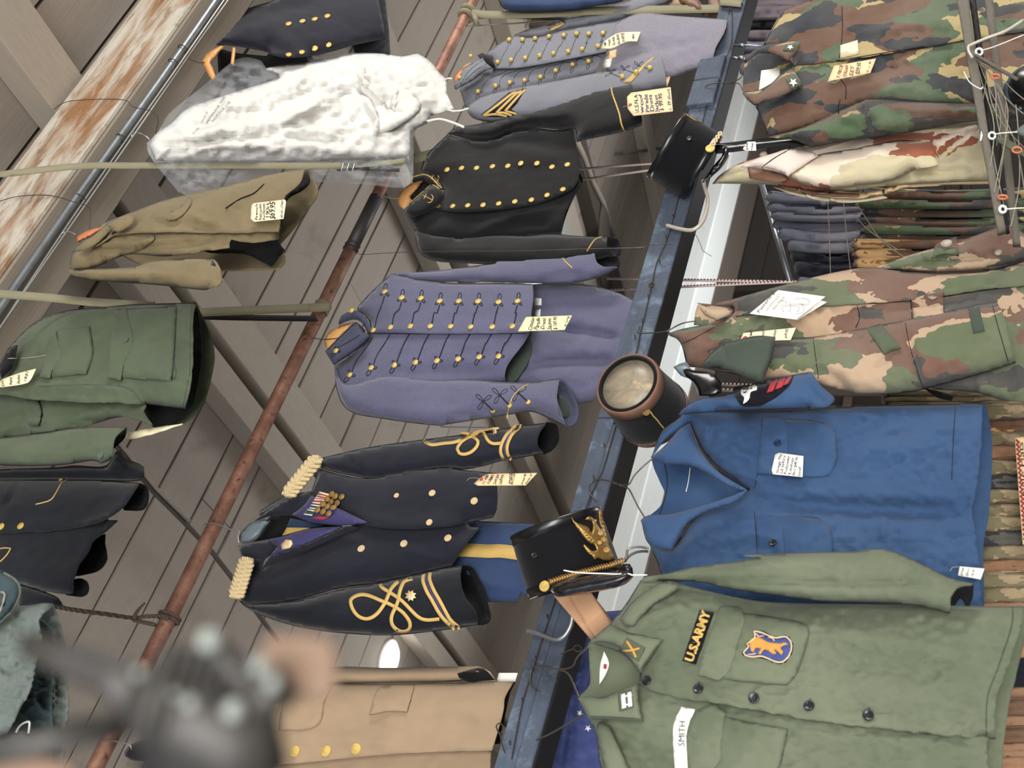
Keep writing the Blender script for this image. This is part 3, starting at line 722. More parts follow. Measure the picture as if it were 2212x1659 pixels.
for i, ((a, b), (c, d)) in enumerate(zip(outl, ctr)):
    frog(t, a, b, 2.1 if i else 2.3, 19); button(t, a, b, 6.6); button(t, c, d, 6.6)
    cord('braid_line', t, MT['soutache'], [(c - 2, d + 15, 0), (c - 12, d + 32, 0), (a + 12, b - 28, 0), (a + 4, b - 6, 0)], .0021)
for q in ("975,772", "1076,512"): (x, y), = K(q, 400, 500); button(t, x, y, 6.4)
frog(t, *K("975,772", 400, 500)[0], 2.3, 15)
for (fx, fy), (bx, by), (mx, my) in zip(K("395,1065 510,1050 625,1020", 900, 500), K("495,1157 602,1125 722,1103", 900, 500), K("430,1095 535,1055 655,1040", 900, 500)):
    for a in (-2.4, -.6, 2.1): cord('braid_leaf', t, MT['soutache'], [(mx + math.cos(a + (k - .5) * .9) * 21 * math.sin(math.pi * k), my + math.sin(a + (k - .5) * .9) * 21 * math.sin(math.pi * k), 0) for k in np.linspace(0, 1, 9)], .0011)
    cord('braid_line', t, MT['soutache'], [(mx, my, 0), (bx, by, 0)], .0022); button(t, bx, by, 5.4)
cord('yellow_cord', t, MT['gold_cloth'], B("728,982 660,1025 615,1080 602,1125 588,1170 585,1205"), .002)
cord('yellow_cord', t, MT['gold_cloth'], B("932,155 960,195 1005,235"), .0022)
cord('placket_edge', t, MT['soutache'], A("1178,652 1230,660 1500,660 2200,658"), .0014)
h = thing('coat_hanger', 'pale wooden hanger with a wire hook inside the blue-grey parade jacket', 'hanger', at(725, 735, 2.12))
sheet('bar', h, MT['wood_h'], A("1075,588 1000,608 930,650 902,700 905,742 930,758 1010,670 1078,605"), 2.135, .008, 12, amp=0, th=.012, res=6)
hook(h, K("1010,688 930,695 890,697 820,688 780,690 762,702 775,712", 400, 500), [2.11, 2.115, 2.12, 2.115, 2.11, 2.13, 2.165])
card('yellow handwritten tag hanging from the blue-grey parade jacket hem', B("652,645! 705,552! 1003,542! 955,635!"), 2.03, 'paper_y', [(['Citadel', 'Parade', 'Dress', 'Jacket'], *K("738,640 765,560 868,632 870,560", 900, 500), 9, 'ink'), (['$ 169.95'], *K("905,632 905,550 905,632 905,550", 900, 500), 9, 'ink'), (['41 Long'], *K("965,615 985,548 965,615 985,548", 900, 500), 6, 'ink')], K("575,600 620,596 685,598", 900, 500), tilt=(.0, .0))

# ------------------------------------------------------------------ black double-breasted parade jacket
WB = 2.17
o = D("1370,1270") + C("1052,1060 1385,535 1310,1650")
t = garment('parade_jacket', 'black wool double-breasted parade jacket with a gold-piped anchor collar', 'jacket', o, WB)
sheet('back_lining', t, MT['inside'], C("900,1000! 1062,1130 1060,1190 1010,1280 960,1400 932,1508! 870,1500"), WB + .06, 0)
sheet('sleeve', t, MT['black'], C("195,865! 260,820 400,800 600,750 900,660 1150,580 1385,535!~ 1415,640~ 1450,750~ 1455,810! 1340,850 1035,915! 1015,830 900,835 760,825 620,845 500,895 360,900"), WB - .08, .05, 40, tilt=(-.03, 0), folds=[(C("520,890 600,830 760,800 1000,780"), 8, -.02), (C("300,850 500,830 800,760"), 16, .012)])
sheet('front_panel', t, MT['black'], Q("1405,1352! 1610,1338!", 400, 0) + C("120,1352! 560,1350 900,1272 1010,1215!~ 1050,1150~ 1058,1180~ 1000,1290~ 950,1400~ 935,1510! 600,1540 300,1560 20,1560!") + D("1475,1480"), WB + .01, .05, 80, folds=[(C("930,1330 600,1400 350,1520"), 12, .012), (C("860,1450 650,1440 560,1490"), 10, -.012)], mates=(C("195,870! 360,900 500,895 620,845 760,825 900,838 1010,825!~ 1035,960~ 1052,1060~ 1040,1160~ 1010,1215! 900,1270 760,1318 560,1348 300,1368 120,1350!") + D("1610,1330! 1665,1245 1640,1180 1560,1130 1520,1100! 1560,1000")), under=True)
sheet('front_panel', t, MT['black'], C("195,870! 360,900 500,895 620,845 760,825 900,838 1010,825!~ 1035,960~ 1052,1060~ 1040,1160~ 1010,1215! 900,1270 760,1318 560,1348 300,1368 120,1350!") + D("1610,1330! 1665,1245 1640,1180 1560,1130 1520,1100! 1560,1000"), WB - .005, .055, 80, folds=[(C("520,890 700,1000 950,1010"), 18, .01), (C("230,900 400,1000 700,1180"), 25, -.006)], mates=(Q("1405,1352! 1610,1338!", 400, 0) + C("120,1352! 560,1350 900,1272 1010,1215!~ 1050,1150~ 1058,1180~ 1000,1290~ 950,1400~ 935,1510! 600,1540 300,1560 20,1560!") + D("1475,1480")), under=False)
sheet('sleeve', t, MT['black'], C("-15,1480! 250,1530 500,1512 700,1522 850,1508 1040,1523 1180,1530 1230,1530!~ 1225,1590~ 1240,1640~ 1290,1655! 900,1720 300,1700 120,1685 30,1645 0,1580"), WB + .0, .045, 35, folds=[(C("100,1600 300,1560 700,1560"), 8, -.01)])
sheet('sleeve_inside', t, MT['inside'], C("1230,1530! 1290,1542 1312,1580 1312,1640 1290,1656! 1240,1640 1225,1590"), WB + .02, -.02, 14)
sheet('collar', t, MT['inside'], D("1450,1270! 1490,1200 1530,1160 1590,1180 1600,1200! 1470,1300"), WB + .0, 0)
sheet('collar', t, MT['black'], D("1460,1168 1475,1135 1555,1125 1610,1160 1672,1220! 1640,1225 1590,1192 1540,1165 1480,1180"), WB - .05, .01, 10)
sheet('collar', t, MT['black'], D("1405,1352! 1590,1192! 1670,1240 1625,1330! 1530,1380 1462,1402"), WB - .06, .015, 14)
for q in ("1460,1175 1468,1145 1550,1128 1600,1158 1635,1198 1672,1222", "1408,1350 1560,1218 1598,1195 1672,1240"): cord('gold_piping', t, MT['gold_cloth'], D(q), .0024)
for cx, cy, a in ((1567, 1277, .45), (1612, 1150, .5)):
    X, Y = 400 + cx * CR, cy * CR; ca, sa = math.cos(a), math.sin(a); k = 11 if cx == 1567 else 9
    T = lambda u_, v_: (X + k * (u_ * sa + v_ * ca), Y + k * (-u_ * ca + v_ * sa) * 1, 0)
    for pl in ([(0, -1.1), (0, 1)], [(-.55, -.6), (.55, -.6)], [(-.85, .35), (-.6, .85), (0, 1), (.6, .85), (.85, .35)]): cord('anchor', t, MT['gold_cloth'], [T(*p) for p in pl], .0016, step=3)
for x, y in K("198,1098 291,1088 388,1087 491,1077 590,1074 674,1057 778,1057 875,1080 974,1065 138,1335 234,1333 331,1329 430,1326 531,1317 635,1304 742,1293 843,1262 945,1225", 900, 0): button(t, x, y, 6.3)
cord('gold_piping', t, MT['gold_cloth'], C("1258,560 1262,600 1290,680 1310,740 1322,800 1343,848"), .0028)
cord('gold_piping', t, MT['gold_cloth'], C("1195,1531 1150,1548 1100,1622"), .0022)
h = thing('coat_hanger', 'pale wooden hanger on a white wire inside the black anchor-collar jacket', 'hanger', at(870, 425, 2.15))
sheet('bar', h, MT['wood_h'], D("1368,1275 1410,1220 1480,1172 1535,1158 1500,1215 1452,1270 1462,1295 1410,1348 1375,1320"), 2.16, .01, 12, amp=0, th=.012, res=6)
hook(h, K("1375,1282 1340,1280 1300,1272 1262,1258 1240,1266 1250,1280", 400, 0), [2.12, 2.12, 2.115, 2.115, 2.13, 2.165], .002, 'wire_light')
card('manila tag in blue ink reading parade dress jacket, pinned to the black sleeve', C("1358,625! 1385,598! 1640,562! 1655,718! 1400,748! 1362,700!"), 1.955, 'paper_p', [(['U.S.N.A.', 'wool', 'Parade', 'Dress', 'Jacket'], *K("1438,728 1424,605 1566,722 1552,610", 900, 0), 8.5, 'ink_b'), (['$ 99.95'], *K("1598,715 1582,600 1598,715 1582,600", 900, 0), 9, 'ink'), (['c. 39 short'], *K("1646,712 1632,572 1646,712 1632,572", 900, 0), 7, 'ink_b')], K("1330,690 1350,686 1378,680", 900, 0), K("1380,678", 900, 0)[0])

# ------------------------------------------------------------------ cadet grey full-dress coat
WU = 2.16
t = garment('dress_coat', 'cadet grey full-dress coat with ball buttons, gold chevrons and lilac tails', 'jacket', C("1905,420 300,500"), WU)
sheet('tail', t, MT['tails'], C("1290,150! 1400,95 1500,85 1700,105 2005,125!~ 1990,200~ 1930,310~ 1905,420! 1760,460 1640,500 1450,520 1300,470 1200,440 1250,300 1270,200"), WU - .065, .03, 60, folds=[(C("1280,350 1500,330 1900,240"), 4, -.008), (C("1330,260 1500,200 1700,180"), 22, .014)], amp=.005)
patch('maker_label', t, MT['paper_p'], C("1232,335! 1290,318! 1285,365! 1240,382!"), .002); patch('maker_label', t, MT['paper_w'], C("1222,385! 1262,375! 1248,430! 1208,436!"), .002)
sheet('sleeve', t, MT['usma'], E_("615,355! 750,300 950,250 1110,200 1500,100 1800,0 2000,-80! 2250,-80! 2212,10 1900,130 1690,200! 1400,250 1100,310 900,375 750,385"), WU + .02, .04, 30)
sheet('sleeve', t, MT['usma'], E_("155,1060! 140,1120 180,1190 280,1230 380,1245! 800,1190 1400,1080 1870,945 2165,885!~ 2145,720~ 2110,575! 2030,590 1700,700 1435,745 1000,830 600,900 300,980"), WU - .06, .045, 40, tilt=(-.015, 0))
sheet('sleeve_inside', t, MT['paper_p'], C("1578,372! 1635,368 1640,470 1618,558! 1590,520 1575,440"), WU - .07, 0)
sheet('front_panel', t, MT['usma'], E_("430,700! 700,682 1200,592 1550,528!~ 1480,640~ 1435,748! 1000,850 600,940 300,1010 120,1100! 90,1000 70,885 190,820 290,740"), WU + .012, .035, 60, mates=(E_("610,365! 750,385 900,370 1100,310 1400,250 1690,200!~ 1660,280~ 1620,400~ 1550,520! 1200,590 700,680 460,695! 400,690 390,640 380,600 330,550 430,470 540,400")), under=True)
sheet('front_panel', t, MT['usma'], E_("610,365! 750,385 900,370 1100,310 1400,250 1690,200!~ 1660,280~ 1620,400~ 1550,520! 1200,590 700,680 460,695! 400,690 390,640 380,600 330,550 430,470 540,400"), WU, .045, 60, mates=(E_("430,700! 700,682 1200,592 1550,528!~ 1480,640~ 1435,748! 1000,850 600,940 300,1010 120,1100! 90,1000 70,885 190,820 290,740")), under=False)
sheet('collar', t, MT['inside'], E_("240,560 290,538 390,600 425,680 400,692 360,680 310,640"), WU - .04, .01, 8)
sheet('collar', t, MT['usma'], E_("5,850 80,760 100,690 295,585! 330,640 395,690! 290,740 190,820 70,885! 20,915"), WU - .055, .02, 14)
for q in ("95,815 160,720 240,650 330,600", "120,812 220,720 340,645", "70,880 190,818 290,738 395,690", "25,890 40,850 75,840"): cord('braid_line', t, MT['soutache'], E_(q), .0011)
R_ = 470 / 2212
ur = K("572,422 706,422 834,410 976,390 1125,378 1255,362 1380,362 1524,355", 980, 0, R_); uc = K("455,648 590,627 733,607 880,582 1021,560 1172,540 1312,516 1474,487", 980, 0, R_); ul = K("255,945 432,888 578,855 727,833 888,797 1045,733 1216,672 1378,637", 980, 0, R_)
for (a, b), (c, d), (e, f_) in zip(ur, uc, ul):
    cord('braid_line', t, MT['soutache'], [(a - 2, b + 6, 0), (a - 8, b + 18, 0), (c + 10, d - 18, 0), (c + 4, d - 4, 0)], .0011)
    cord('braid_line', t, MT['soutache'], [(c + 24, d + 10, 0), (c + 10, d + 20, 0), ((e + c) / 2 + 2, (f_ + d) / 2, 0), (e + 8, f_ - 14, 0), (e + 6, f_ - 5, 0)], .0011)
    frog(t, a, b, -.9, 10, .0009); frog(t, e, f_, 1.9, 15, .0009)
    for x, y in ((a, b), (c, d), (e, f_)): button(t, x, y, 5.2, 'ball')
for x, y in K("67,803 180,585", 980, 0, R_): button(t, x, y, 4.4, 'ball')
for i, ((x, y), (mx, my)) in enumerate(zip(K("1722,798 1864,752 2002,708", 980, 0, R_), K("1600,745 1740,710 1880,670", 980, 0, R_))):
    cord('braid_line', t, MT['soutache'], [(x, y, 0), (mx, my, 0)], .0013)
    for a in (2.6, -2.2, -.9): cord('braid_leaf', t, MT['soutache'], [(mx + math.cos(a + (k - .5) * .9) * 15 * math.sin(math.pi * k), my + math.sin(a + (k - .5) * .9) * 12 * math.sin(math.pi * k), 0) for k in np.linspace(0, 1, 9)], .0009)
    button(t, x, y, 5.6, 'ball')
for k in range(4): ribbon('gold_stripe', t, MT['gold_cloth'], E_(f"{1735 + 18 * k},{835} {1850 + 14 * k},{735 - 4 * k} {1950 + 8 * k},{645 - 8 * k} {2035},{588 - 2 * k}"), 2.3, .003)
cp1 = patch('chevron_patch', t, MT['patch_blk'], E_("275,1165! 560,940! 740,893! 640,1050! 582,1110! 650,1150! 560,1192! 300,1188!"), .002)
for q in ("295,1180 440,1070 595,948 640,935", "430,1150 540,1040 640,945 690,922", "520,1132 600,1040 680,950 730,908", "300,1180 420,1162 540,1185", "432,1150 500,1145 590,1178", "522,1130 570,1140 640,1160"): ribbon('chevron', cp1, MT['gold_cloth'], E_(q), 4.6, .0045)
cp2 = patch('chevron_patch', t, MT['patch_blk'], E_("942,260! 1130,203! 1130,238! 988,312!"), .002)
for q in ("962,262 990,300 1120,232", "1000,246 1022,282", "1045,232 1065,262", "1090,218 1108,240"): ribbon('chevron', cp2, MT['gold_cloth'], E_(q), 4.6, .0045)
card('small cream tag curling over the hem of the cadet grey coat', E_("1500,490! 1530,420! 1620,360 1700,330 1900,322! 1865,420! 1750,425 1610,490"), 2.03, 'paper', [(['$', 'Academy', 'Parade', 'Jacket'], *K("1545,475 1550,425 1690,450 1680,345", 980, 0, R_), 6, 'ink'), (['$189.95'], *K("1735,425 1735,335 1735,425 1735,335", 980, 0, R_), 7, 'ink'), (['40'], *K("1835,400 1840,350 1835,400 1840,350", 980, 0, R_), 7, 'ink')])
h = thing('coat_hanger', 'orange wooden hanger end at the collar of the cadet grey coat', 'hanger', at(985, 170, 2.17))
sheet('bar', h, MT['wood_r'], E_("0,800 30,740 75,705 110,695 70,770 25,835 5,845"), 2.16, .008, 8, amp=0, th=.01, res=5)
sheet('bar', h, MT['wood_h'], E_("75,690! 130,650 200,640 160,690 90,710"), 2.17, .005, 8, amp=0, th=.01, res=5)

# ------------------------------------------------------------------ navy mess jacket with gold knots
WM = 2.14
t = garment('mess_jacket', 'navy officer mess jacket with bullion shoulder knots, medals and gold sleeve knots', 'jacket', F_("1950,720 400,600"), WM)
sheet('trousers', t, MT['trouser'], F_("1850,60! 2000,68 2250,80!~ 2225,520~ 2165,520!~ 2148,590! 1940,588! 1850,460 1600,355 1700,150"), WM + .07, .03, 40, folds=[(F_("1850,420 2000,470 2150,460"), 14, .01)])
ribbon('gold_stripe', t, MT['gold_cloth'], F_("1700,248 1800,250 1950,258 2050,258 2200,280"), 29, .004)
pr = P("690,1012! 733,1024 795,1033 870,1018 960,1010 1010,1016 1072,1022!~ 1074,1060~ 1072,1100~ 1066,1118! 980,1135 885,1143 810,1138 760,1128! 700,1110 640,1112 595,1115 560,1118! 560,1105 620,1070 672,1062!")
pl = F_("430,292! 380,300 330,450 345,560 400,610! 700,580 1000,500 1250,465 1600,385 1720,358!~ 1790,240~ 1900,103! 1750,90 1450,118 1150,95 1000,100! 800,200 500,365! 510,320")
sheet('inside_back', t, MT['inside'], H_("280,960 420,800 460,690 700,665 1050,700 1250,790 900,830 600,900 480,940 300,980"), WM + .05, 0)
patch('waistcoat', t, MT['trouser'], H_("690,700! 900,745 1060,775! 880,800 650,795!"), .004); patch('waistcoat_trim', t, MT['yellow'], H_("650,800! 905,805! 600,887!"), .006)
sheet('sleeve', t, MT['navy'], H_("1040,40!") + A("1200,1390 1600,1335 2000,1285") + I_("240,680 560,640 1150,550 1520,505!~ 1425,640~ 1385,760~ 1395,870~ 1480,968! 1200,1020 850,1080 600,1150 300,1205 130,1180 0,1180") + H_("1950,215 1700,265 1530,270 1200,210 1020,160!"), WM + .0, .045, 30, folds=[(H_("1300,60 1420,120 1520,230"), 5, -.012), (I_("300,1130 600,1090 850,1075"), 4, -.015)])
sheet('sleeve_inside', t, MT['inside'], I_("1520,505! 1650,530 1690,620 1695,780 1650,860 1580,925 1480,968! 1395,870 1385,760 1425,640"), WM + .03, -.02, 14)
sheet('front_panel', t, MT['navy'], pl, WM + .012, .05, 70, folds=[(F_("600,590 900,500 1250,470"), 14, -.012), (F_("1400,240 1600,300 1700,340"), 10, .006)], mates=(pr), under=True)
sheet('front_panel', t, MT['navy'], pr, WM - .004, .05, 60, folds=[(P("740,1100 860,1130 980,1125"), 12, .008)], mates=(pl), under=False)
sheet('sleeve', t, MT['navy2'], F_("400,605! 345,575 420,640 600,712 800,762 1050,792 1350,802 1700,765 1890,735!~ 1870,640~ 1800,540~ 1775,430~ 1785,350! 1600,385 1250,465 1000,505 700,580"), WM - .03, .055, 50, folds=[(F_("450,600 700,620 1000,560"), 12, .014)])
sheet('sleeve_inside', t, MT['inside'], F_("1785,350! 1850,370 1900,460 1955,620 1968,680 1950,720 1890,735! 1870,640 1800,540 1775,430"), WM + .02, -.03, 20)
sheet('collar', t, MT['navy'], H_("300,730! 520,560 640,490 900,405! 920,510 850,590 700,665! 480,675 380,700"), WM - .045, .008, 12)
sheet('collar', t, MT['navy'], H_("120,1000! 280,960 480,925! 555,1005! 480,1100! 410,1165! 310,1155 160,1120!"), WM - .045, .01, 12)
sheet('lapel', t, MT['royal'], H_("705,660! 830,560 920,445! 1000,500 1230,600 1530,745! 1300,780 1100,770 900,740"), WM - .06, .012, 20)
sheet('lapel_facing', t, MT['navy'], H_("380,1242! 415,1165! 470,1105 900,960 1250,795 1430,800! 1200,905 900,1035 600,1160"), WM - .052, .004, 10)
sheet('lapel', t, MT['royal'], H_("470,925! 620,895 900,815 1245,788! 900,960 470,1105! 555,1005!"), WM - .06, .006, 14)
for a, b in ((H_("655,455")[0], H_("985,45")[0]), (H_("95,1560")[0], H_("225,1140")[0])):
    k = thing_k = None; plait(t, a[:2], b[:2], 21, WM - .055, 6, .0125, name='shoulder_knot')
lb = patch('lapel_badge', t, MT['gold_pale'], H_("585,985! 640,930! 700,940! 712,980! 680,1025! 600,1040!"), .003, .003)
cord('badge_rim', lb, MT['btn_black'], H_("610,1020 630,960 680,950"), .001); cord('badge_rim', lb, MT['btn_black'], H_("640,1015 650,965 690,1000"), .001)
for x, y, r in ((857, 1071, 6), (934, 1066, 8), (1025, 1083, 8.5), (928, 1129, 7.5), (781, 1186, 8.5), (873, 1175, 8.5), (968, 1163, 8.5)): button(t, x, y, r, 'pale')
for q, m_ in (("1005,410! 1115,440! 1085,490! 960,480!", 'paper'), ("960,480! 1075,490! 1040,545! 925,535!", 'red'), ("925,535! 1030,550! 1000,605! 885,595!", 'trouser'), ("880,595! 960,610! 930,680! 825,660!", 'lining_g')):
    patch('medal_ribbon', t, MT[m_], H_(q), .005, .002)
for q, m_ in (("990,430 1100,460", 'red'), ("975,462 1090,480", 'red'), ("950,495 1065,507", 'white_cloth'), ("930,528 1045,538", 'paper_p'), ("915,555 1020,568", 'white_cloth'), ("895,588 1000,600", 'white_cloth'), ("870,606 955,622", 'white_cloth'), ("835,655 925,668", 'white_cloth')):
    ribbon('ribbon_stripe', t, MT[m_], H_(q), 2.6, .0085)
patch('medal_ribbon', t, MT['red'], H_("930,692! 1010,678 1100,690! 1050,714 970,710"), .005)
MED = lathe('medal', [(1, 0), (1, .2), (.85, .26), (.6, .2), (.3, .3), (.02, .32)], MT['brass'], 16)
BTN['medal'] = MED
for x, y in px(H_("1160,458 1198,482 1268,490 1110,512 1155,537 1222,550 1058,573 1108,597 1172,612 1003,633 1065,650 1128,672")): button(t, x, y, 7, 'medal', .009, name='medal')
for q in ("1540,403 1535,450 1560,520 1590,570 1640,660 1690,720 1745,762", "1582,395 1578,440 1605,510 1645,580 1710,700 1778,758", "1640,697 1560,703 1500,680 1400,580 1330,530 1275,495 1258,470", "1467,433 1415,452 1388,510 1370,590 1332,680 1340,740 1390,780 1440,770 1450,720 1400,650 1320,600 1270,580 1180,543 1120,540 1070,570 1080,630 1120,680 1180,695 1240,660 1290,590 1330,500 1375,452"):
    ribbon('gold_braid', t, MT['gold_cloth'], F_(q), 7.4, .003, step=5)
ribbon('purple_stripe', t, MT['royal'], F_("1562,400 1557,448 1582,516 1620,580 1676,690 1760,760"), 5, .0022, step=5)
for q in ("1100,548 960,640 890,740 848,840 838,950 885,1058", "1160,548 1040,640 965,760 932,880 950,990 1000,1052", "842,810 720,815 650,770 610,700 570,650 500,650 300,750 220,830 190,900 220,960 300,975 400,940 480,860 500,780 440,720 350,680 240,678", "-310,770 -200,830 0,808 160,788 400,700 560,650 700,615 820,600"):
    ribbon('gold_braid', t, MT['gold_cloth'], I_(q), 6.6, .003, step=5)
ribbon('purple_stripe', t, MT['royal'], I_("1130,548 1000,640 930,750 890,860 895,970 940,1055"), 4, .0022, step=5)
def leaf_pts(cx, cy, r, n=8): return [(cx + math.cos(a) * (r if i % 2 else r * .62), cy + math.sin(a) * (r if i % 2 else r * .62), 0) for i, a in enumerate(np.linspace(0, 2 * math.pi, 2 * n, endpoint=False))]
cx, cy = K("1455,545", 400, 1104)[0]; patch('oak_leaf', t, MT['gold_pale'], leaf_pts(cx, cy, 13), .004, .002, step=3)
cx, cy = K("750,620", 960, 840, 320 / 2212)[0]; patch('oak_leaf', t, MT['gold_pale'], leaf_pts(cx, cy, 8), .004, .002, step=3)
h = thing('coat_hanger', 'grey plastic hanger with a bright wire hook inside the navy mess jacket', 'hanger', at(535, 1160, 2.12))
sheet('bar', h, MT['hanger_gr'], H_("135,900 150,860 200,800 290,732 460,722 400,830 300,945 160,975 130,930"), 2.13, .02, 14, amp=0, th=.008, res=6)
hook(h, K("345,205 342,160 345,130 280,115 220,90 150,78 120,90 130,102", 400, 1104), [2.11, 2.11, 2.11, 2.11, 2.112, 2.115, 2.13, 2.16], .0022, 'wire_light')
card('manila tag with a red ring in front of the navy mess jacket', I_("440,1415! 520,1340! 640,1270! 1385,1255! 1215,1440! 500,1445!"), 2.07, 'paper_p', [(['U.S. ARMY', 'FORMAL', 'Dress Blue', 'Uniform'], *px(I_("580,1430 680,1285 850,1430 890,1285")), 7, 'ink'), (['$299.95'], *px(I_("1010,1432 1060,1272 1010,1432 1060,1272")), 12, 'ink'), (['Jacket 40', 'Pants 32'], *px(I_("1160,1430 1230,1275 1230,1430 1320,1275")), 5, 'ink')], px(I_("330,1370 380,1335 450,1330 540,1340")), px(I_("555,1350"))[0], tilt=(0, 0))

# ------------------------------------------------------------------ tan service coat
WT = 2.15
t = garment('service_coat', 'tan tropical service coat with large flat gold buttons beside the blue beam', 'jacket', F_("1980,1545 30,1180"), WT)
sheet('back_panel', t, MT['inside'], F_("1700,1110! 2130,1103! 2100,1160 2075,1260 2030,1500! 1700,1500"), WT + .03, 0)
sheet('sleeve', t, MT['tan'], F_("400,1150! 600,1085 800,1040 980,1005 1300,1012 1600,1006 1890,1000!~ 1965,1035~ 2005,1097!~ 1780,1100! 1400,1110 900,1120"), WT + .03, .03, 20)
patch('sleeve_inside', t, MT['inside'], F_("1755,1048! 1900,1012 1960,1045 1998,1090! 1800,1098"), .003)
sheet('front_panel', t, MT['tan'], F_("-350,1700! 100,1655 480,1645 800,1625 1100,1595 1500,1565 1975,1555!~ 1955,1850! -350,1850!"), WT + .012, .03, 50, mates=(F_("-80,1300! 30,1180 130,1100 240,1052 500,1085 900,1112 1450,1112 2120,1100!~ 2065,1200~ 2050,1310~ 1980,1545! 1500,1558 1100,1590 800,1620 480,1642 100,1652 -300,1690! -200,1500")), under=True)
sheet('front_panel', t, MT['tan'], F_("-80,1300! 30,1180 130,1100 240,1052 500,1085 900,1112 1450,1112 2120,1100!~ 2065,1200~ 2050,1310~ 1980,1545! 1500,1558 1100,1590 800,1620 480,1642 100,1652 -300,1690! -200,1500"), WT, .05, 70, folds=[(F_("1250,1330 1600,1300 1950,1250"), 30, .008), (F_("900,1230 1050,1300 1300,1380"), 30, -.006), (F_("1450,1400 1650,1350 1900,1400"), 26, -.01), (F_("700,1480 1000,1470 1400,1500"), 16, .008), (F_("620,1160 900,1150 1400,1150"), 16, -.008)], mates=(F_("-350,1700! 100,1655 480,1645 800,1625 1100,1595 1500,1565 1975,1555!~ 1955,1850! -350,1850!")), under=False)
patch('pocket', t, MT['tan'], F_("600,1415! 615,1300 640,1200 700,1132! 945,1130! 900,1230 882,1340 840,1390 750,1415"), .003, puff=.004, R=10)
patch('pocket_flap', t, MT['tan'], F_("615,1300! 760,1260 890,1235! 945,1130! 700,1130! 640,1180"), .007, .003)
patch('pocket_flap', t, MT['tan'], F_("1185,1315! 1255,1142 1480,1120! 1430,1292! 1300,1290"), .008, .004)
for x, y in K("515,1545 711,1552 912,1552 1107,1538", 400, 1104): button(t, x, y, 11.5)
button(t, *K("585,1260", 400, 1104)[0], 7)
cord('pleat', t, MT['tan'], F_("95,1205 120,1160 200,1085 215,1065"), .003)
h = thing('coat_hanger', 'blackened wire hook of the hanger under the tan service coat', 'hanger', at(300, 1610, 2.13))
hook(h, K("610,1465 650,1475 720,1482 830,1508 850,1540", 0, 1104), [2.17, 2.14, 2.115, 2.12, 2.13], .002, 'wire_light')
sheet('bar', h, MT['navy2'], L11("800,1565 860,1500 980,1480 1060,1600 900,1615 830,1600"), 2.14, .01, 12, amp=0, th=.01)

# ------------------------------------------------------------------ garments hung high under the painted beam
J_ = lambda s: P(s, 0, 900, 360 / 1422)
N_ = lambda s: P(s, 0, 1200, 300 / 1084)
# navy double-breasted jacket
WN = 1.74
t = garment('naval_jacket', 'dark navy double-breasted jacket on a wooden hanger, partly covered by the plastic bag', 'jacket', D("1290,250 200,285"), WN)
sheet('back_panel', t, MT['navy2'], D("1180,-80! 1290,-80! 1300,60 1315,180 1325,345!~ 1275,362 1100,355 1100,100"), WN + .22, .01, 20)
sheet('front_panel', t, MT['navy2'], D("205,300! 280,330 400,350 700,375 870,380 1050,352! 1000,700 700,720 400,640 215,500!"), WN + .15, .03, 60, tilt=(.11, 0), mates=(D("200,288! 270,200 335,90 430,45 560,5 700,-60! 1240,-60!~ 1260,60~ 1280,160~ 1290,250! 1100,290 980,325 860,358! 640,368 500,330 330,300")), under=True)
sheet('front_panel', t, MT['navy'], D("200,288! 270,200 335,90 430,45 560,5 700,-60! 1240,-60!~ 1260,60~ 1280,160~ 1290,250! 1100,290 980,325 860,358! 640,368 500,330 330,300"), WN + .02, .05, 70, tilt=(.11, 0), folds=[(D("420,50 620,60 900,10"), 14, -.012), (D("500,250 620,330 760,370"), 16, -.01)], mates=(D("205,300! 280,330 400,350 700,375 870,380 1050,352! 1000,700 700,720 400,640 215,500!")), under=False)
for x, y in K("668,157 757,140 837,127 918,107 668,357 752,340 837,315 925,292", 400, 0): button(t, x, y, 6.6)
h = thing('coat_hanger', 'varnished wooden hanger of the dark navy jacket, tied to the conduit', 'hanger', at(448, 135, 1.5))
sheet('bar', h, MT['wood_h'], D("232,295! 180,320 125,360 105,390 120,430 150,490 172,516 200,500! 180,440 165,400 200,360 248,298!"), 1.50, .012, 8, amp=0, th=.012, res=5)
ribbon('trouser_bar', h, MT['wood_h'], D("312,306 300,408"), 5, w=1.56, th=.008)
hook(h, K("130,402 90,405 60,395 20,375", 400, 0), [1.49, 1.48, 1.47, 1.46], .0016, 'wire_dark')

# sailor whites in a clear garment bag
WG = 1.80
t = garment('white_uniform', 'crumpled white cotton uniform with frayed ties hanging inside a clear plastic bag', 'uniform', A0("2000,900 960,930"), WG)
ow = A0("962,935! 1000,870 1100,800 1220,695 1460,612 1800,500") + D("520,440 900,385 1060,348 1270,348 1400,365 1500,350 1590,405 1640,468 1690,512!~ 1690,600~ 1735,700~! 1600,745 1560,800! 1470,850 1462,960 1450,1035! 1390,1015 1100,1035 700,1045 0,1045") + A0("1000,1040!")
fl = [(D("0,900 300,820 560,800 800,700 1000,640"), 14, .03), (D("100,980 500,930 900,960 1300,1000"), 12, .022), (D("560,870 800,840 1000,880"), 10, .025), (D("0,800 400,640 860,470"), 22, .02), (D("1120,430 1150,520 1220,600 1290,690"), 5, .03), (D("1150,620 1200,700 1240,790 1220,880"), 5, .035), (D("1360,560 1350,700"), 6, .025), (D("980,640 1100,580 1180,620"), 8, -.02), (D("1240,700 1350,780 1300,860"), 22, -.025), (D("640,760 760,720 880,640"), 8, .02), (A0("1100,900 1400,850 1700,880"), 9, .02), (A0("1200,980 1500,930 1900,990"), 8, .018), (D("1300,460 1400,520 1540,500"), 7, .014), (D("1450,560 1540,640 1640,640"), 7, .014)]
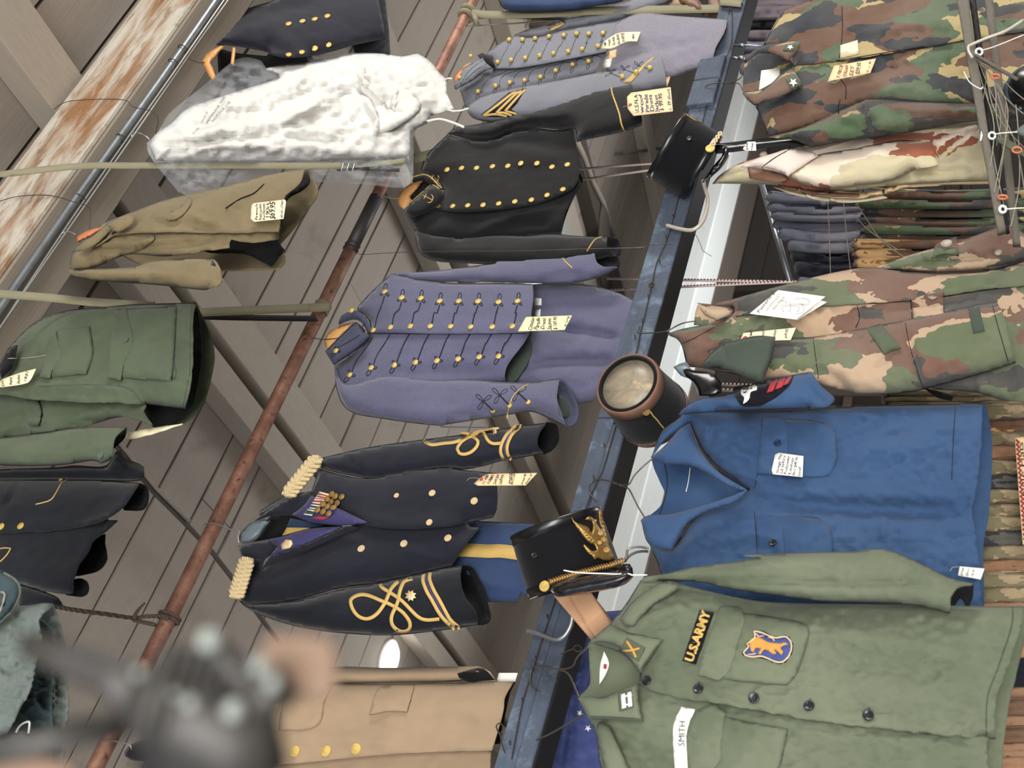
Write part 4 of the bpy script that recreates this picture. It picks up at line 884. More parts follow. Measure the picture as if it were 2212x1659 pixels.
sheet('folded_cloth', t, MT['white_cloth'], ow, WG, .055, 60, folds=fl, amp=.014, nscale=11, res=6, tilt=(.10, 0))
sheet('torn_layer', t, MT['white_cloth'], D("1120,470! 1160,432! 1185,520 1280,640 1300,700! 1400,720 1330,700 1345,560 1400,548! 1470,590 1520,700 1350,830 1180,880! 1250,790 1200,650 1130,580"), WG + .11, .01, 12, amp=.008, tilt=(.10, 0))
cord('tie', t, MT['white_thread'], D("1690,712 1760,718 1830,700"), .004, wdef=WG + .2); cord('tie', t, MT['white_thread'], D("1560,785 1640,770 1720,790 1800,822"), .0045, wdef=WG + .2); cord('tie', t, MT['white_thread'], D("1660,520 1700,505 1722,508"), .003, wdef=WG + .2)
write(t, 'DANGER OF', MT['ink'], *K("1305,800 1345,725", 0, 0), 5, .03, WG, wob=.1); write(t, 'MEMBRANE THIS', MT['ink'], *K("1340,800 1455,630", 0, 0), 5, .03, WG, wob=.1); write(t, 'NOT FOR USE', MT['ink'], *K("1375,790 1490,660", 0, 0), 5, .03, WG, wob=.1); write(t, 'IN CRIBS', MT['ink'], *K("1250,870 1290,830", 0, 0), 5, .03, WG, wob=.1)
t = garment('garment_bag', 'clear glossy plastic garment bag hanging from the conduit around the white uniform', 'bag', D("1450,1040 0,680"), WG)
ob = A0("948,925! 1020,850 1100,725 1280,580 1400,480 1490,405 1580,370 1690,395 1720,445 1790,460 2000,405") + D("780,370 1050,343 1270,345 1400,368 1500,345! 1590,430 1500,700 1475,850 1475,1040 1462,1175 1372,1212 1200,1195 830,1172! 780,1090 500,1130 350,1200") + A0("1500,1195 1250,1262 1150,1240! 1110,1190 1030,1095 960,990")
sheet('front_sheet', t, MT['poly'], ob, WG - .045, .02, 30, amp=.018, nscale=12, th=0, res=7, seed=3, tilt=(.10, 0))
sheet('back_sheet', t, MT['poly_milk'], ob, WG + .04, -.01, 30, amp=.012, nscale=10, th=0, seed=5, reg=False, tilt=(.10, 0))
sheet('twisted_fold', t, MT['poly_milk'], D("850,470! 900,380 930,390 960,520 1000,640 1060,830! 980,850 900,820 870,640"), WG + .03, .012, 10, th=0, amp=.008)
hook(t, K("965,900 940,880 905,862 860,855 850,880 852,900", 0, 0), [1.50, 1.49, 1.48, 1.46, 1.45, 1.46], .0018, 'wire_light')

# khaki field jacket
WF = 1.42
t = garment('field_jacket', 'khaki field jacket with slanted pockets and a cream price tag, below the garment bag', 'jacket', A0("1900,1480 500,1600"), WF)
sheet('back_panel', t, MT['khaki'], A0("1500,1195! 1990,1092!~ 2052,1240~ 1968,1372~ 1895,1475~ 1790,1600~") + A5("1830,130~ 1842,190~ 1800,243! 1430,250 1000,240 700,100! 900,-100"), WF + .10, -.03, 40)
sheet('lining', t, MT['inside'], A0("1500,1300! 1985,1096! 2000,1170 1950,1225 1850,1290 1830,1420 1800,1560") + A5("1835,115 1800,160 1752,226! 1600,150 1520,140 1300,100"), WF + .08, 0)  # near-black sheet put in for the shade inside the open hem
sheet('sleeve', t, MT['khaki'], A5("445,240! 450,272 560,310 700,325 1000,345 1290,378 1335,378!~ 1425,335~ 1418,230~ 1385,180! 1250,172 1000,190 850,228 620,240 480,250"), WF - .02, .045, 25, folds=[(A5("620,240 800,215 1000,230 1200,200"), 5, -.02), (A5("700,290 900,270 1200,290"), 8, .01)], amp=.008, nscale=14)
sheet('sleeve_inside', t, MT['inside'], A5("1370,185! 1402,235 1398,300 1345,342! 1325,295 1345,255"), WF - .06, 0)  # shade in the open cuff, given as a near-black sheet
sheet('front_panel', t, MT['khaki'], A5("470,125! 640,40 900,0 1300,-15 1810,-20! 1800,52!~ 1600,70~ 1490,50~ 1480,100~! 1100,160 830,150 620,230 450,250! 455,180"), WF + .01, .04, 35, folds=[(A5("500,200 700,130 1000,110 1400,70"), 9, -.02), (A5("650,200 730,170 800,175"), 4, -.02), (A5("1000,130 1200,120 1400,90"), 5, .02)], amp=.008, nscale=12, mates=(A0("640,1450! 830,1378 1080,1288 1500,1190 1720,1130 1965,1088!~ 1935,1180~ 1840,1262~ 1826,1300~ 1800,1495! 1500,1502 1200,1498 900,1502 740,1515! 600,1590")), under=True)
sheet('front_panel', t, MT['khaki'], A0("640,1450! 830,1378 1080,1288 1500,1190 1720,1130 1965,1088!~ 1935,1180~ 1840,1262~ 1826,1300~ 1800,1495! 1500,1502 1200,1498 900,1502 740,1515! 600,1590"), WF, .045, 45, folds=[(A0("1240,1380 1330,1440 1420,1430"), 6, .012), (A0("900,1420 1100,1440 1400,1480"), 9, -.008)], amp=.006, nscale=12, mates=(A5("470,125! 640,40 900,0 1300,-15 1810,-20! 1800,52!~ 1600,70~ 1490,50~ 1480,100~! 1100,160 830,150 620,230 450,250! 455,180")), under=False)
patch('pocket_flap', t, MT['khaki'], A0("1068,1420! 1105,1365 1160,1340 1215,1275! 1238,1300 1170,1390 1085,1425"), .006, .003)
patch('pocket_flap', t, MT['khaki'], A5("830,138! 870,90 930,50 990,18! 998,40 930,105 840,140"), .006, .003)
cord('pocket_slit', t, MT['inside'], A0("1458,1345 1550,1285 1640,1248 1705,1188"), .0022)
sheet('collar', t, MT['khaki'], A0("475,1618! 530,1565 600,1520 690,1450! 725,1472 640,1560 560,1610 500,1622"), WF - .05, .008, 10)
sheet('collar', t, MT['khaki'], A0("680,1448! 750,1410 835,1375! 865,1400 855,1450 760,1500 730,1490"), WF - .065, .008, 10)
button(t, *K("737,1508", 0, 0)[0], 5, 'black')
card('cream tag reading French field jacket on the khaki jacket', A0("1635,1312! 1840,1288! 1846,1300 1830,1412! 1640,1432! 1618,1412! 1622,1325!"), WF - .075, 'paper', [(['', 'French', 'Field Jacket', 'Pre-Vietnam', '1951'], *K("1640,1425 1640,1320 1735,1418 1735,1310", 0, 0), 6, 'ink'), (['$69.95'], *K("1775,1415 1775,1300 1775,1415 1775,1300", 0, 0), 13, 'ink'), (['40-42 Chest'], *K("1825,1408 1828,1292 1825,1408 1828,1292", 0, 0), 5, 'ink')])
h = thing('coat_hanger', 'orange wooden hanger at the collar of the khaki field jacket', 'hanger', at(190, 505, WF))
sheet('bar', h, MT['wood_r'], A0("488,1532! 560,1490 655,1466! 600,1520 495,1566!"), WF - .02, .012, 8, amp=0, th=.012, res=5)
hook(h, K("485,1515 455,1498 425,1497 400,1510 392,1535", 0, 0), [WF - .01, WF - .01, 1.435, 1.43, 1.45], .0018, 'wire_light')
for nm, q, ws in (('beam_wire', "-20,1305 120,1268 320,1262 480,1305 560,1330 585,1375 578,1478", (1.37, 1.37, 1.38, 1.39, 1.41, 1.41, 1.40)), ('beam_wire', "345,708 430,658 610,642 800,645 860,690 970,715 1020,765 1005,862", (1.37, 1.37, 1.37, 1.38, 1.40, 1.41, 1.42, 1.49))):
    t2 = thing(nm, 'thin dark wire looped from the painted beam to the ' + ('khaki jacket' if '585' in q else 'garment bag'), 'wire', at(*K(q, 0, 0)[-1], 1.4)); hook(t2, K(q, 0, 0), ws, .0012, 'wire_dark', 'strand')

# olive field shirt
WO = 1.50
t = garment('utility_jacket', 'olive green utility jacket with four flap pockets at the upper left', 'jacket', A5("1240,900 0,880"), WO)
sheet('back_panel', t, MT['olive'], A5("1000,480! 1262,458!~ 1340,620~ 1380,760~ 1375,880~ 1310,1110~ 1190,1235~ 1100,1252~! 950,1200 900,800"), WO + .10, -.03, 40)
sheet('lining', t, MT['inside'], A5("900,500! 1262,462! 1290,600 1300,800 1270,1000 1230,1130 1060,1250 950,1180"), WO + .07, 0)
sheet('front_panel', t, MT['olive'], A5("-250,1035! 0,1052 500,1102 945,1125!~ 925,1160~ 985,1245~! 780,1200 500,1270 0,1345 -250,1360!"), WO + .015, .03, 40, folds=[(A5("0,1330 200,1270 500,1240 800,1190"), 7, -.02), (A5("100,1280 300,1270 500,1230"), 6, .012)], amp=.006, nscale=12, mates=(A5("-250,900! 0,880! 30,790 80,722 230,582 420,512 700,485 900,468 1270,460!~ 1245,560~ 1240,900~ 1195,1145! 900,1112 500,1100 200,1080 0,1050! -250,1030!")), under=True)
sheet('frayed_lining', t, MT['paper'], A5("760,1352! 860,1290 1180,1240! 1020,1295 900,1330!"), WO + .04, 0, amp=.006)
sheet('front_panel', t, MT['olive'], A5("-250,900! 0,880! 30,790 80,722 230,582 420,512 700,485 900,468 1270,460!~ 1245,560~ 1240,900~ 1195,1145! 900,1112 500,1100 200,1080 0,1050! -250,1030!"), WO, .055, 70, folds=[(A5("100,740 300,640 500,560 800,520"), 20, .012), (A5("20,1010 400,1000 700,1010 900,1050"), 7, .01), (A5("650,560 640,700 620,800"), 9, -.006), (A5("0,880 100,760 200,700"), 14, -.01)], amp=.007, nscale=14, mates=(A5("-250,1035! 0,1052 500,1102 945,1125!~ 925,1160~ 985,1245~! 780,1200 500,1270 0,1345 -250,1360!")), under=False)
patch('pocket', t, MT['olive'], A5("800,500! 1140,480! 1125,800 1108,965! 780,945!"), .003, .002, puff=.006, R=10)
patch('pocket', t, MT['olive'], A5("370,640! 580,612! 600,780 560,922! 320,942!"), .003, .002, puff=.006, R=10)
patch('pocket_flap', t, MT['olive'], A5("812,492! 830,560 860,680 850,745 800,840 775,960! 692,945! 715,700 745,502!"), .010, .004)
patch('pocket_flap', t, MT['olive'], A5("362,642! 368,690 396,770 380,820 332,900 320,946! 256,940! 300,780 320,670"), .010, .004)
patch('pocket_flap', t, MT['olive'], A5("245,1095! 262,1150 256,1210 245,1258! 180,1250! 150,1092!"), .008, .004)
for q in ("1140,482 1125,800 1108,962 790,945", "1235,470 1228,700 1225,900 1180,1130", "250,1000 600,990 820,1010 920,1110"): cord('seam', t, MT['parka_in'], A5(q), .0007, .0008)
sheet('sleeve', t, MT['olive'], A5("-250,1360! 0,1335 300,1300 500,1268 815,1262!~ 745,1325~ 728,1400~ 720,1470 650,1502! 600,1480 400,1508 150,1515 -250,1500!"), WO - .03, .04, 30, folds=[(A5("100,1340 400,1350 700,1300"), 9, -.012), (A5("0,1440 300,1420 640,1370"), 3, -.004)], amp=.006, nscale=13)
sheet('sleeve_inside', t, MT['inside'], A5("815,1262! 800,1330 745,1385 728,1400! 725,1350 745,1315"), WO + .01, 0)
button(t, *K("655,1443", 0, 500)[0], 8, 'olive'); button(t, *K("832,720", 0, 500)[0], 5, 'olive', .01); button(t, *K("220,1225", 0, 500)[0], 6, 'olive', .008)
sheet('collar', t, MT['inside'], A5("-20,880! 20,800 60,750 110,732! 105,790 80,880 10,945!"), WO - .07, .008, 8)
for q in ("50,820 200,815 330,795 400,805", "170,1195 190,1180 240,1190"): cord('drawstring', t, MT['string'], A5(q), .0014)
card('cream handwritten tag at the open collar of the olive utility jacket', A5("-30,1000! 10,958 120,915 232,885! 195,960 150,985 10,1006!"), WO - .085, 'paper', [(['US Army', 'field', 'Jacket', '1951'], *K("30,1000 20,960 170,975 185,905", 0, 500), 6, 'ink')])

# black officer coat with gold piping
WK = 1.58
t = garment('officer_coat', 'black wool coat with thin gold piping and gilt buttons at the left edge', 'jacket', J_("1150,640 0,1000"), WK)
sheet('sleeve', t, MT['navy2'], J_("-150,458! 0,450 200,440 500,430 640,415 870,425 940,380 985,300! 1030,285 1060,350 1190,402 1228,430!~ 1228,500~ 1205,545! 1100,555 850,548 500,542 0,542 -150,545!"), WK + .02, .03, 18, folds=[(J_("980,330 1060,420 1130,480"), 6, .012)])
sheet('lining', t, MT['inside'], J_("1190,568! 1240,590 1262,680 1222,786 1060,792! 1040,760 1130,660"), WK + .03, -.01, 12)
sheet('lining', t, MT['inside'], J_("895,1000! 888,1080 907,1180 900,1235 830,1312 640,1358! 700,1230 790,1055"), WK + .06, -.01, 12)
sheet('lining', t, MT['inside'], J_("560,1400! 700,1388 745,1430 747,1490 700,1530 560,1512!"), WK + .03, -.01, 12)
sheet('sleeve', t, MT['navy2'], J_("130,1420! 250,1450 400,1500 500,1550 542,1618! 150,1640!"), WK + .04, .03, 14)
sheet('front_panel', t, MT['navy2'], J_("-150,1000! 200,985 500,965 860,892 1003,883!~ 930,950~ 870,1000~ 790,1060~ 750,1150~ 665,1270~ 640,1350~ 622,1400~ 620,1512! 500,1510 200,1440 -150,1320!"), WK + .012, .045, 60, mates=(J_("-150,545! 500,541 900,545 1190,566!~ 1120,670~ 1030,790~ 860,892! 700,935 400,975 200,985 0,995 -150,1000!")), under=True)
sheet('front_panel', t, MT['navy2'], J_("-150,545! 500,541 900,545 1190,566!~ 1120,670~ 1030,790~ 860,892! 700,935 400,975 200,985 0,995 -150,1000!"), WK, .045, 60, folds=[(J_("150,560 120,650 20,790"), 5, -.006), (J_("700,930 850,900 1000,830"), 12, .01)], mates=(J_("-150,1000! 200,985 500,965 860,892 1003,883!~ 930,950~ 870,1000~ 790,1060~ 750,1150~ 665,1270~ 640,1350~ 622,1400~ 620,1512! 500,1510 200,1440 -150,1320!")), under=False)
for q in ("305,748 380,730 440,705 490,630 530,560 590,535", "-20,1130 40,1120 92,1125! 50,1190 -20,1255"): cord('gold_piping', t, MT['gold_cloth'], J_(q), .0017)
for x, y in px(J_("180,935 15,940")): button(t, x, y, 7.5)
button(t, *px(J_("520,542"))[0], 4.5)

# grey-green parka
WQ = 1.36
t = garment('parka', 'grey-green quilted parka with a hood at the left edge near the rusty pipe', 'coat', N_("480,1600 0,600"), WQ)
sheet('back_panel', t, MT['parka'], N_("330,380! 405,385!~ 455,490~ 485,600~ 512,760~ 525,950~ 525,1200~ 510,1420~ 480,1659~ 470,1850! 100,1850 150,1000"), WQ + .07, -.02, 30, folds=[(N_("410,650 420,800 410,1000 420,1200 425,1600"), 3, .012), (N_("430,680 438,900 445,1200"), 3, -.012)], amp=.01, nscale=14)
sheet('lining', t, MT['parka_in'], N_("280,480! 400,600 400,900 395,1200 400,1500 300,1800 -50,1800! 0,1350 150,1100"), WQ + .055, -.01, 20, amp=.012, nscale=14, folds=[(N_("290,1100 330,1150 380,1220"), 6, -.015)])
sheet('sleeve', t, MT['parka'], N_("-200,650! 90,430! 120,398 240,388 330,370 380,370 410,400!~ 300,500~ 322,600~ 305,700~ 270,900~ 215,1080~ 55,1395! -200,1500!"), WQ, .05, 45, folds=[(N_("130,430 150,600 200,700"), 10, -.015), (N_("230,640 270,660 300,640"), 6, -.02), (N_("0,900 100,890 220,850"), 12, -.015), (N_("50,1080 150,1070 210,1065"), 8, .012)], amp=.014, nscale=15)
sheet('front_panel', t, MT['parka'], N_("-200,1460! 0,1420 140,1368 205,1378 240,1440 330,1530 280,1650 300,1850! -200,1850!"), WQ + .02, .03, 30, folds=[(N_("100,1500 130,1659"), 8, -.02), (N_("190,1659 250,1600 320,1550"), 5, .02)], amp=.014, nscale=15)
sheet('hood', t, MT['parka_in'], N_("-200,50! 0,128 60,152 128,200 158,270 140,350 92,430 0,520 -200,640!"), WQ - .06, .03, 30, folds=[(N_("40,330 90,320 140,290"), 5, -.01), (N_("20,380 60,370 100,380"), 5, -.01)], amp=.01, nscale=15)
cord('hood_rim', t, MT['parka'], N_("-60,122 0,128 60,155 125,202 153,270 136,350 88,430 0,518 -60,560"), .0035); cord('drawcord', t, MT['string'], N_("0,285 30,290 38,310 20,380 0,440"), .002)
hook(t, K("125,275 135,240 160,205 220,200 228,240 225,290 200,300", 0, 1500) if False else px(N_("125,1380 150,1335 190,1305 228,1300 228,1340 222,1385")), WQ - .0, .0018, 'white_thread', 'hanging_loop')

# ------------------------------------------------------------------ woodland pattern jacket
WI = 1.99
t = garment('camouflage_jacket', 'woodland camouflage jacket with white star tabs on its collar, top right', 'jacket', R0("2200,600 500,600"), WI)
sheet('back_panel', t, MT['woodland'], R0("405,420! 520,330 700,390 720,440 640,500 480,680! 400,600"), WI + .06, 0)
patch('maker_label', t, MT['paper_w'], R0("515,455! 635,438! 637,505! 500,582!"), .003)
for k in range(6): cord('print_line', t, MT['ink'], R0(f"{530 + k * 16},{555 - k * 10} {532 + k * 16},{470 + k}"), .0006)
cord('loop', t, MT['ink'], R0("502,508 540,512 575,498 580,512 545,522 502,515"), .0014)
sheet('sleeve', t, MT['woodland_d'], R0("560,885! 700,850 840,800 960,745 1150,655 1230,640 1500,655 1880,670 2400,660! 2400,790! 1900,785 1500,850 1100,905 840,952! 700,900"), WI - .02, .05, 30, folds=[(R0("1150,660 1200,760 1240,850"), 9, -.03), (R0("960,770 1100,820 1300,850 1700,790"), 8, -.02), (R0("1300,700 1600,720 1900,730"), 8, .02)], amp=.01, nscale=13)
sheet('front_panel', t, MT['woodland'], R0("405,600! 480,680! 560,885! 700,850 960,770 1230,660 1880,680 2400,660! 2400,180! 1815,262 1300,345 1000,395 720,425! 690,480 600,560"), WI + .01, .04, 60, folds=[(R0("1000,700 1200,600 1500,560"), 12, .01), (R0("1100,480 1400,440 1800,420"), 10, -.008)], amp=.007, nscale=13, mates=(R0("525,290! 580,190 640,90 700,50 840,0! 900,-120 2500,-120! 2500,160! 1815,258! 1400,330 1100,380 720,422! 700,340")), under=True)
sheet('front_panel', t, MT['woodland'], R0("525,290! 580,190 640,90 700,50 840,0! 900,-120 2500,-120! 2500,160! 1815,258! 1400,330 1100,380 720,422! 700,340"), WI, .04, 60, folds=[(R0("1100,200 1500,160 1900,140"), 14, .01)], amp=.006, nscale=13, mates=(R0("405,600! 480,680! 560,885! 700,850 960,770 1230,660 1880,680 2400,660! 2400,180! 1815,262 1300,345 1000,395 720,425! 690,480 600,560")), under=False)
for q in ("1035,40 1040,150 1035,250 1020,370", "1020,500 1060,560 1060,640", "1025,640 1010,700 1015,735", "560,870 520,760 480,690", "535,290 600,170 660,80", "1815,262 1300,343 1000,392 722,424"): cord('seam', t, MT['inside'], R0(q), .0012, .001)
patch('name_patch', t, MT['desert'], R0("1025,292! 1138,257! 1146,345! 1025,375!"), .004, .002)
sheet('collar', t, MT['woodland'], R0("428,392! 450,340 530,295 640,275 765,265! 755,320 690,394! 600,355 500,345"), WI - .055, .012, 12)
sheet('collar', t, MT['woodland'], R0("395,602! 500,600 600,520 640,480 712,438! 750,490 785,552! 640,625 470,682! 420,640"), WI - .06, .012, 12)
st1 = patch('star_tab', t, MT['olive'], R0("675,285! 742,280! 725,328! 656,326!"), .003, .0015); st2 = patch('star_tab', t, MT['olive'], R0("673,512! 750,487! 780,546! 703,575!"), .003, .0015)
def star(x, y, r, a0=0, sq=1): return [(x + math.cos(a0 + i * math.pi / 5) * (r if i % 2 == 0 else r * .42), y + sq * math.sin(a0 + i * math.pi / 5) * (r if i % 2 == 0 else r * .42), True) for i in range(10)]
for q, r, st_ in (("702,303", 8, st1), ("722,531", 10.5, st2)): x, y = K(q, 1472, 0)[0]; patch('star', st_, MT['white_thread'], star(x, y, r, .3, .8 if r == 8 else 1), .0055, .001, step=9)
card('tan sign card reading 3 piece Italian set on the woodland jacket', R0("985,425! 1257,377! 1220,470! 945,525!"), WI - .075, 'paper_p', [(['3 PIECE', 'ITALIAN', 'SET'], *K("1020,505 1045,420 1105,490 1115,425", 1472, 0), 8, 'ink_br'), (['$59.95'], *K("1150,480 1160,405 1150,480 1160,405", 1472, 0), 10, 'ink'), (['XL - L - M'], *K("1205,470 1225,400 1205,470 1225,400", 1472, 0), 4, 'ink')])
h = thing('wire_hanger', 'twisted wire hanger holding the woodland camouflage jacket on the blue beam', 'hanger', at(1560, 190, 2.0))
hook(h, K("185,625 155,590 160,555 215,538 300,535 330,530 385,500 400,450 450,405", 1472, 0), [2.08, 2.08, 2.07, 2.06, 2.03, 2.0, 1.98, 1.97, 1.96], .0017)
hook(h, K("320,535 370,540 395,580 405,610", 1472, 0), [2.03, 2.0, 1.97, 1.95], .0017)

# ------------------------------------------------------------------ desert pattern jackets seen from the side
WD = 2.08
t = garment('desert_jacket', 'sand and brick-red desert camouflage jacket hanging side-on', 'jacket', R0("1980,1180 220,1160"), WD)
sheet('body', t, MT['desert'], R0("200,1185! 260,1120 400,1045 700,965 900,925 1350,835 1910,775!~ 1950,960~ 1992,1172! 1700,1180 1350,1200 1150,1225 900,1240 700,1215 600,1195 380,1188"), WD, .07, 45, folds=[(R0("900,1230 1200,1180 1500,1140"), 8, -.03), (R0("1250,1100 1600,1110 1900,1100"), 8, -.02)], amp=.008, nscale=13)
sheet('sleeve', t, MT['desert'], R0("640,1115! 740,1060 870,1000 1100,960 1350,912 1600,895!~ 1660,1062~! 1500,1100 1350,1170 1100,1205 940,1222 800,1195 690,1150"), WD - .06, .05, 30, folds=[(R0("880,1060 1000,1050 1300,1060 1600,1000"), 14, .01), (R0("700,1130 780,1060 870,1010"), 5, -.015)], amp=.005)
sheet('cuff', t, MT['desert'], R0("1598,895! 1750,850 1900,800 1915,850 1850,930 1750,1000 1662,1062! 1625,980"), WD - .055, .02, 15, folds=[(R0("1640,1000 1720,930 1850,850"), 5, -.015)], amp=.008, nscale=20)
sheet('pocket_flap', t, MT['pale_pink'], R0("388,1075! 480,1025 600,988 700,962 860,985 880,1008! 760,1090 685,1140! 640,1110 500,1075"), WD - .10, .01, 12)
button(t, *K("530,1003", 1472, 0)[0], 8, 'grey')
sheet('lining', t, MT['red'] if False else MT['leather_br'], R0("425,1075! 600,1105 690,1150 610,1178 440,1150!"), WD - .075, .005, 10)
cord('pleat', t, MT['inside'], R0("520,1080 600,1020 700,965"), .0015)
for k, (q, m_) in enumerate((("640,1200! 900,1225 1200,1240 1500,1175 1985,1165! 1990,1190! 1500,1205 1280,1262 1050,1285 900,1275 700,1235", 'paper_p'), ("590,1205! 800,1250 1100,1290 1300,1262 1330,1275 1100,1305 900,1292 700,1250!", 'desert'), ("620,1190! 900,1235 1150,1250 1150,1262 900,1260 640,1210!", 'leather_br'))):
    t2 = garment('desert_shirt', ['pale pink-edged desert shirt pressed under the side-on desert jacket', 'lowest sand-coloured shirt edge under the desert jacket', 'brown shirt edge between the desert jacket and the pale one'][k], 'shirt', R0(q), WD + .03)
    sheet('body', t2, MT[m_], R0(q), WD + .02 - .02 * k, .03, 8, amp=.004, folds=[(R0("900,1250 1200,1245 1500,1190 1900,1178"), 2, -.01)])
t = garment('belt', 'black leather strap hanging between the upper shako and the desert jacket', 'strap', R0("740,905"), 1.99)
ribbon('strap', t, MT['patent'], R0("215,960 350,945 500,925 620,912 730,905 800,925"), 20, w=1.985, th=.003)
reset(); card('tiny white tag on a white string beside the upper shako', R0("395,962! 425,915! 480,914! 483,972! 415,972!"), 1.93, 'paper_w', [(['$90', 'tag'], *K("430,970 430,920 460,970 460,920", 1472, 0), 4, 'ink')], K("215,930 300,938 420,945", 1472, 0))

# ------------------------------------------------------------------ european pattern jacket
WC = 2.0
t = garment('camouflage_jacket', 'brown and green blotched camouflage jacket with big buttons and a white booklet', 'jacket', R5("2200,900 0,700"), WC)
sheet('back_panel', t, MT['cce'], R5("80,600! 90,520 110,460! 200,480 330,500 350,545 200,600"), WC + .04, 0)
sheet('sleeve', t, MT['cce'], R5("1240,238! 1450,160 1620,110 1800,60 2000,-10 2125,-40! 2180,-10 2260,60 2260,160 2000,240 1700,268 1460,258!"), WC + .01, .05, 25, folds=[(R5("1480,220 1700,180 2000,170"), 6, -.03), (R5("1500,190 1700,130 1900,110"), 8, .015)], amp=.01, nscale=14)
sheet('front_panel', t, MT['cce'], R5("-90,662! 0,630 200,590 350,545 600,520 900,480 1500,445 1900,385 2350,330!~ 2350,1100!~ 2100,1095 1900,1040 1600,1010 1000,900 500,900 130,880! 30,870 25,830 -10,715"), WC + .012, .05, 50, folds=[(R5("1300,530 1500,480 1900,430"), 8, -.012)], amp=.008, nscale=13, mates=(R5("100,460! 160,480 300,445 640,350 1000,262 1240,232 1460,255! 1700,270 2000,245 2350,150!~ 2350,330! 1900,380 1500,440 900,480 600,520 350,545 200,600 240,560 300,545 330,490")), under=True)
sheet('front_panel', t, MT['cce'], R5("100,460! 160,480 300,445 640,350 1000,262 1240,232 1460,255! 1700,270 2000,245 2350,150!~ 2350,330! 1900,380 1500,440 900,480 600,520 350,545 200,600 240,560 300,545 330,490"), WC, .045, 45, folds=[(R5("1200,260 1230,330 1210,400"), 6, -.006), (R5("1500,330 1800,300 2100,280"), 14, .012)], amp=.006, nscale=13, mates=(R5("-90,662! 0,630 200,590 350,545 600,520 900,480 1500,445 1900,385 2350,330!~ 2350,1100!~ 2100,1095 1900,1040 1600,1010 1000,900 500,900 130,880! 30,870 25,830 -10,715")), under=False)
sheet('collar', t, MT['cce'], R5("100,460! 160,485 300,495 330,520 300,545 230,575! 150,540"), WC - .05, .01, 10)
sheet('hem_lining', t, MT['inside'], R5("1560,1005! 1760,1060 1745,1090 1650,1070!"), WC + .03, 0)
for q in ("350,548 600,522 900,483 1500,447 1900,388 2200,350", "1445,255 1700,262 2000,245", "1135,480 1150,560 1125,620", "1480,440 1490,560", "0,725 80,690 210,620"): cord('seam', t, MT['inside'], R5(q), .0010, .001)
sheet('sleeve', t, MT['cce'], R5("130,880! 200,780 300,720 620,690 850,680 1200,620 1500,560 1900,475 2035,450!~ 2090,570~ 2160,850! 1900,930 1600,1010 1450,1042 1150,1052 900,1000 550,960 300,915"), WC - .05, .06, 50, folds=[(R5("850,680 870,800 890,950"), 5, -.01), (R5("1450,600 1500,800 1560,1000"), 5, -.015), (R5("1250,900 1330,820 1380,740"), 10, -.012), (R5("900,880 1000,960 1100,1040"), 10, -.015)], amp=.006, nscale=12)
patch('sleeve_tab', t, MT['olive'], R5("1193,625! 1285,595! 1415,745! 1312,792!"), .006, .004)
patch('sleeve_tab', t, MT['lining_g'], R5("1848,487! 1920,468! 1957,640! 1885,656!"), .003, .002)
ctab = patch('cuff_tab', t, MT['woodland_d'], R5("1622,168! 1640,90 1700,60 1775,32! 1792,160! 1700,150"), .012, .004); button(ctab, *K("1716,115", 1472, 500)[0], 11, 'grey', .014)
cfl = patch('pocket_flap', t, MT['cce'], R5("1490,445! 1690,375! 1690,525! 1500,565!"), .006, .003); button(cfl, *K("1620,430", 1472, 500)[0], 9, 'grey', .008); button(t, *K("2048,140", 1472, 500)[0], 7, 'grey')
for q in ("850,685 865,800 885,950", "1445,590 1480,760 1560,1010", "2010,480 2040,600 2110,840"): cord('seam', t, MT['inside'], R5(q), .0008, .001)
h = thing('wire_hanger', 'bent wire hanger holding the blotched camouflage jacket on the blue beam', 'hanger', at(1440, 718, 2.02))
hook(h, K("1800,578 1720,592 1660,620 1610,645 1520,655 1432,655 1432,625 1440,615", 900, 500), [1.99, 1.99, 2.0, 2.0, 2.04, 2.07, 2.08, 2.085], .0018)
hook(h, K("1610,645 1640,655", 900, 500), [2.0, 1.99], .0018)
t = garment('booklet', 'white folded paper booklet pinned to the blotched camouflage jacket', 'booklet', R5("740,568 440,530"), WC - .1)
sheet('back_leaf', t, MT['paper_w'], R5("625,378! 940,455! 748,572! 445,532!"), WC - .08, 0, th=.001, amp=0)
SURF.clear()
sheet('front_leaf', t, MT['paper_w'], R5("625,378! 930,420! 740,568! 440,530!"), WC - .10, 0, th=.001, amp=0)
for i, (tx, h_) in enumerate((('Pattern 2', 7), ('LIGHT TROPICAL JACKET', 4), ('FRENCH ISSUE', 4))): write(t, tx, MT['ink'], *K(f"{500 + i * 48},{528 - i * 10} {605 + i * 32},{398 + i * 14}", 1472, 500), h_, .0012, WC - .1)
for q in ("620,460 640,445 680,455 675,475 640,475", "730,440 780,430 830,450 820,470 760,465", "660,520 650,495 690,480 760,485 750,520", "690,470 760,470 800,480", "780,470 790,520 740,530", "700,455 705,500 690,520"): cord('drawing_line', t, MT['btn_grey'], R5(q), .0006, .001, step=4)
reset()
t = garment('garrison_cap', 'dark grey-green folded garrison cap over the blotched camouflage sleeve', 'cap', R5("520,960 150,850"), WC - .15)
sheet('crown', t, MT['parka_in'] if False else MT['lining_g'], R5("140,880! 160,820 250,740 400,690 500,672 600,680! 585,760 550,870 520,972! 400,930 265,885"), WC - .155, .03, 16, amp=.003)
sheet('curtain', t, MT['lining_g'], R5("265,730! 400,695 540,675 606,684! 590,790 525,975! 400,935 262,885! 275,800"), WC - .175, .015, 12, amp=.003)
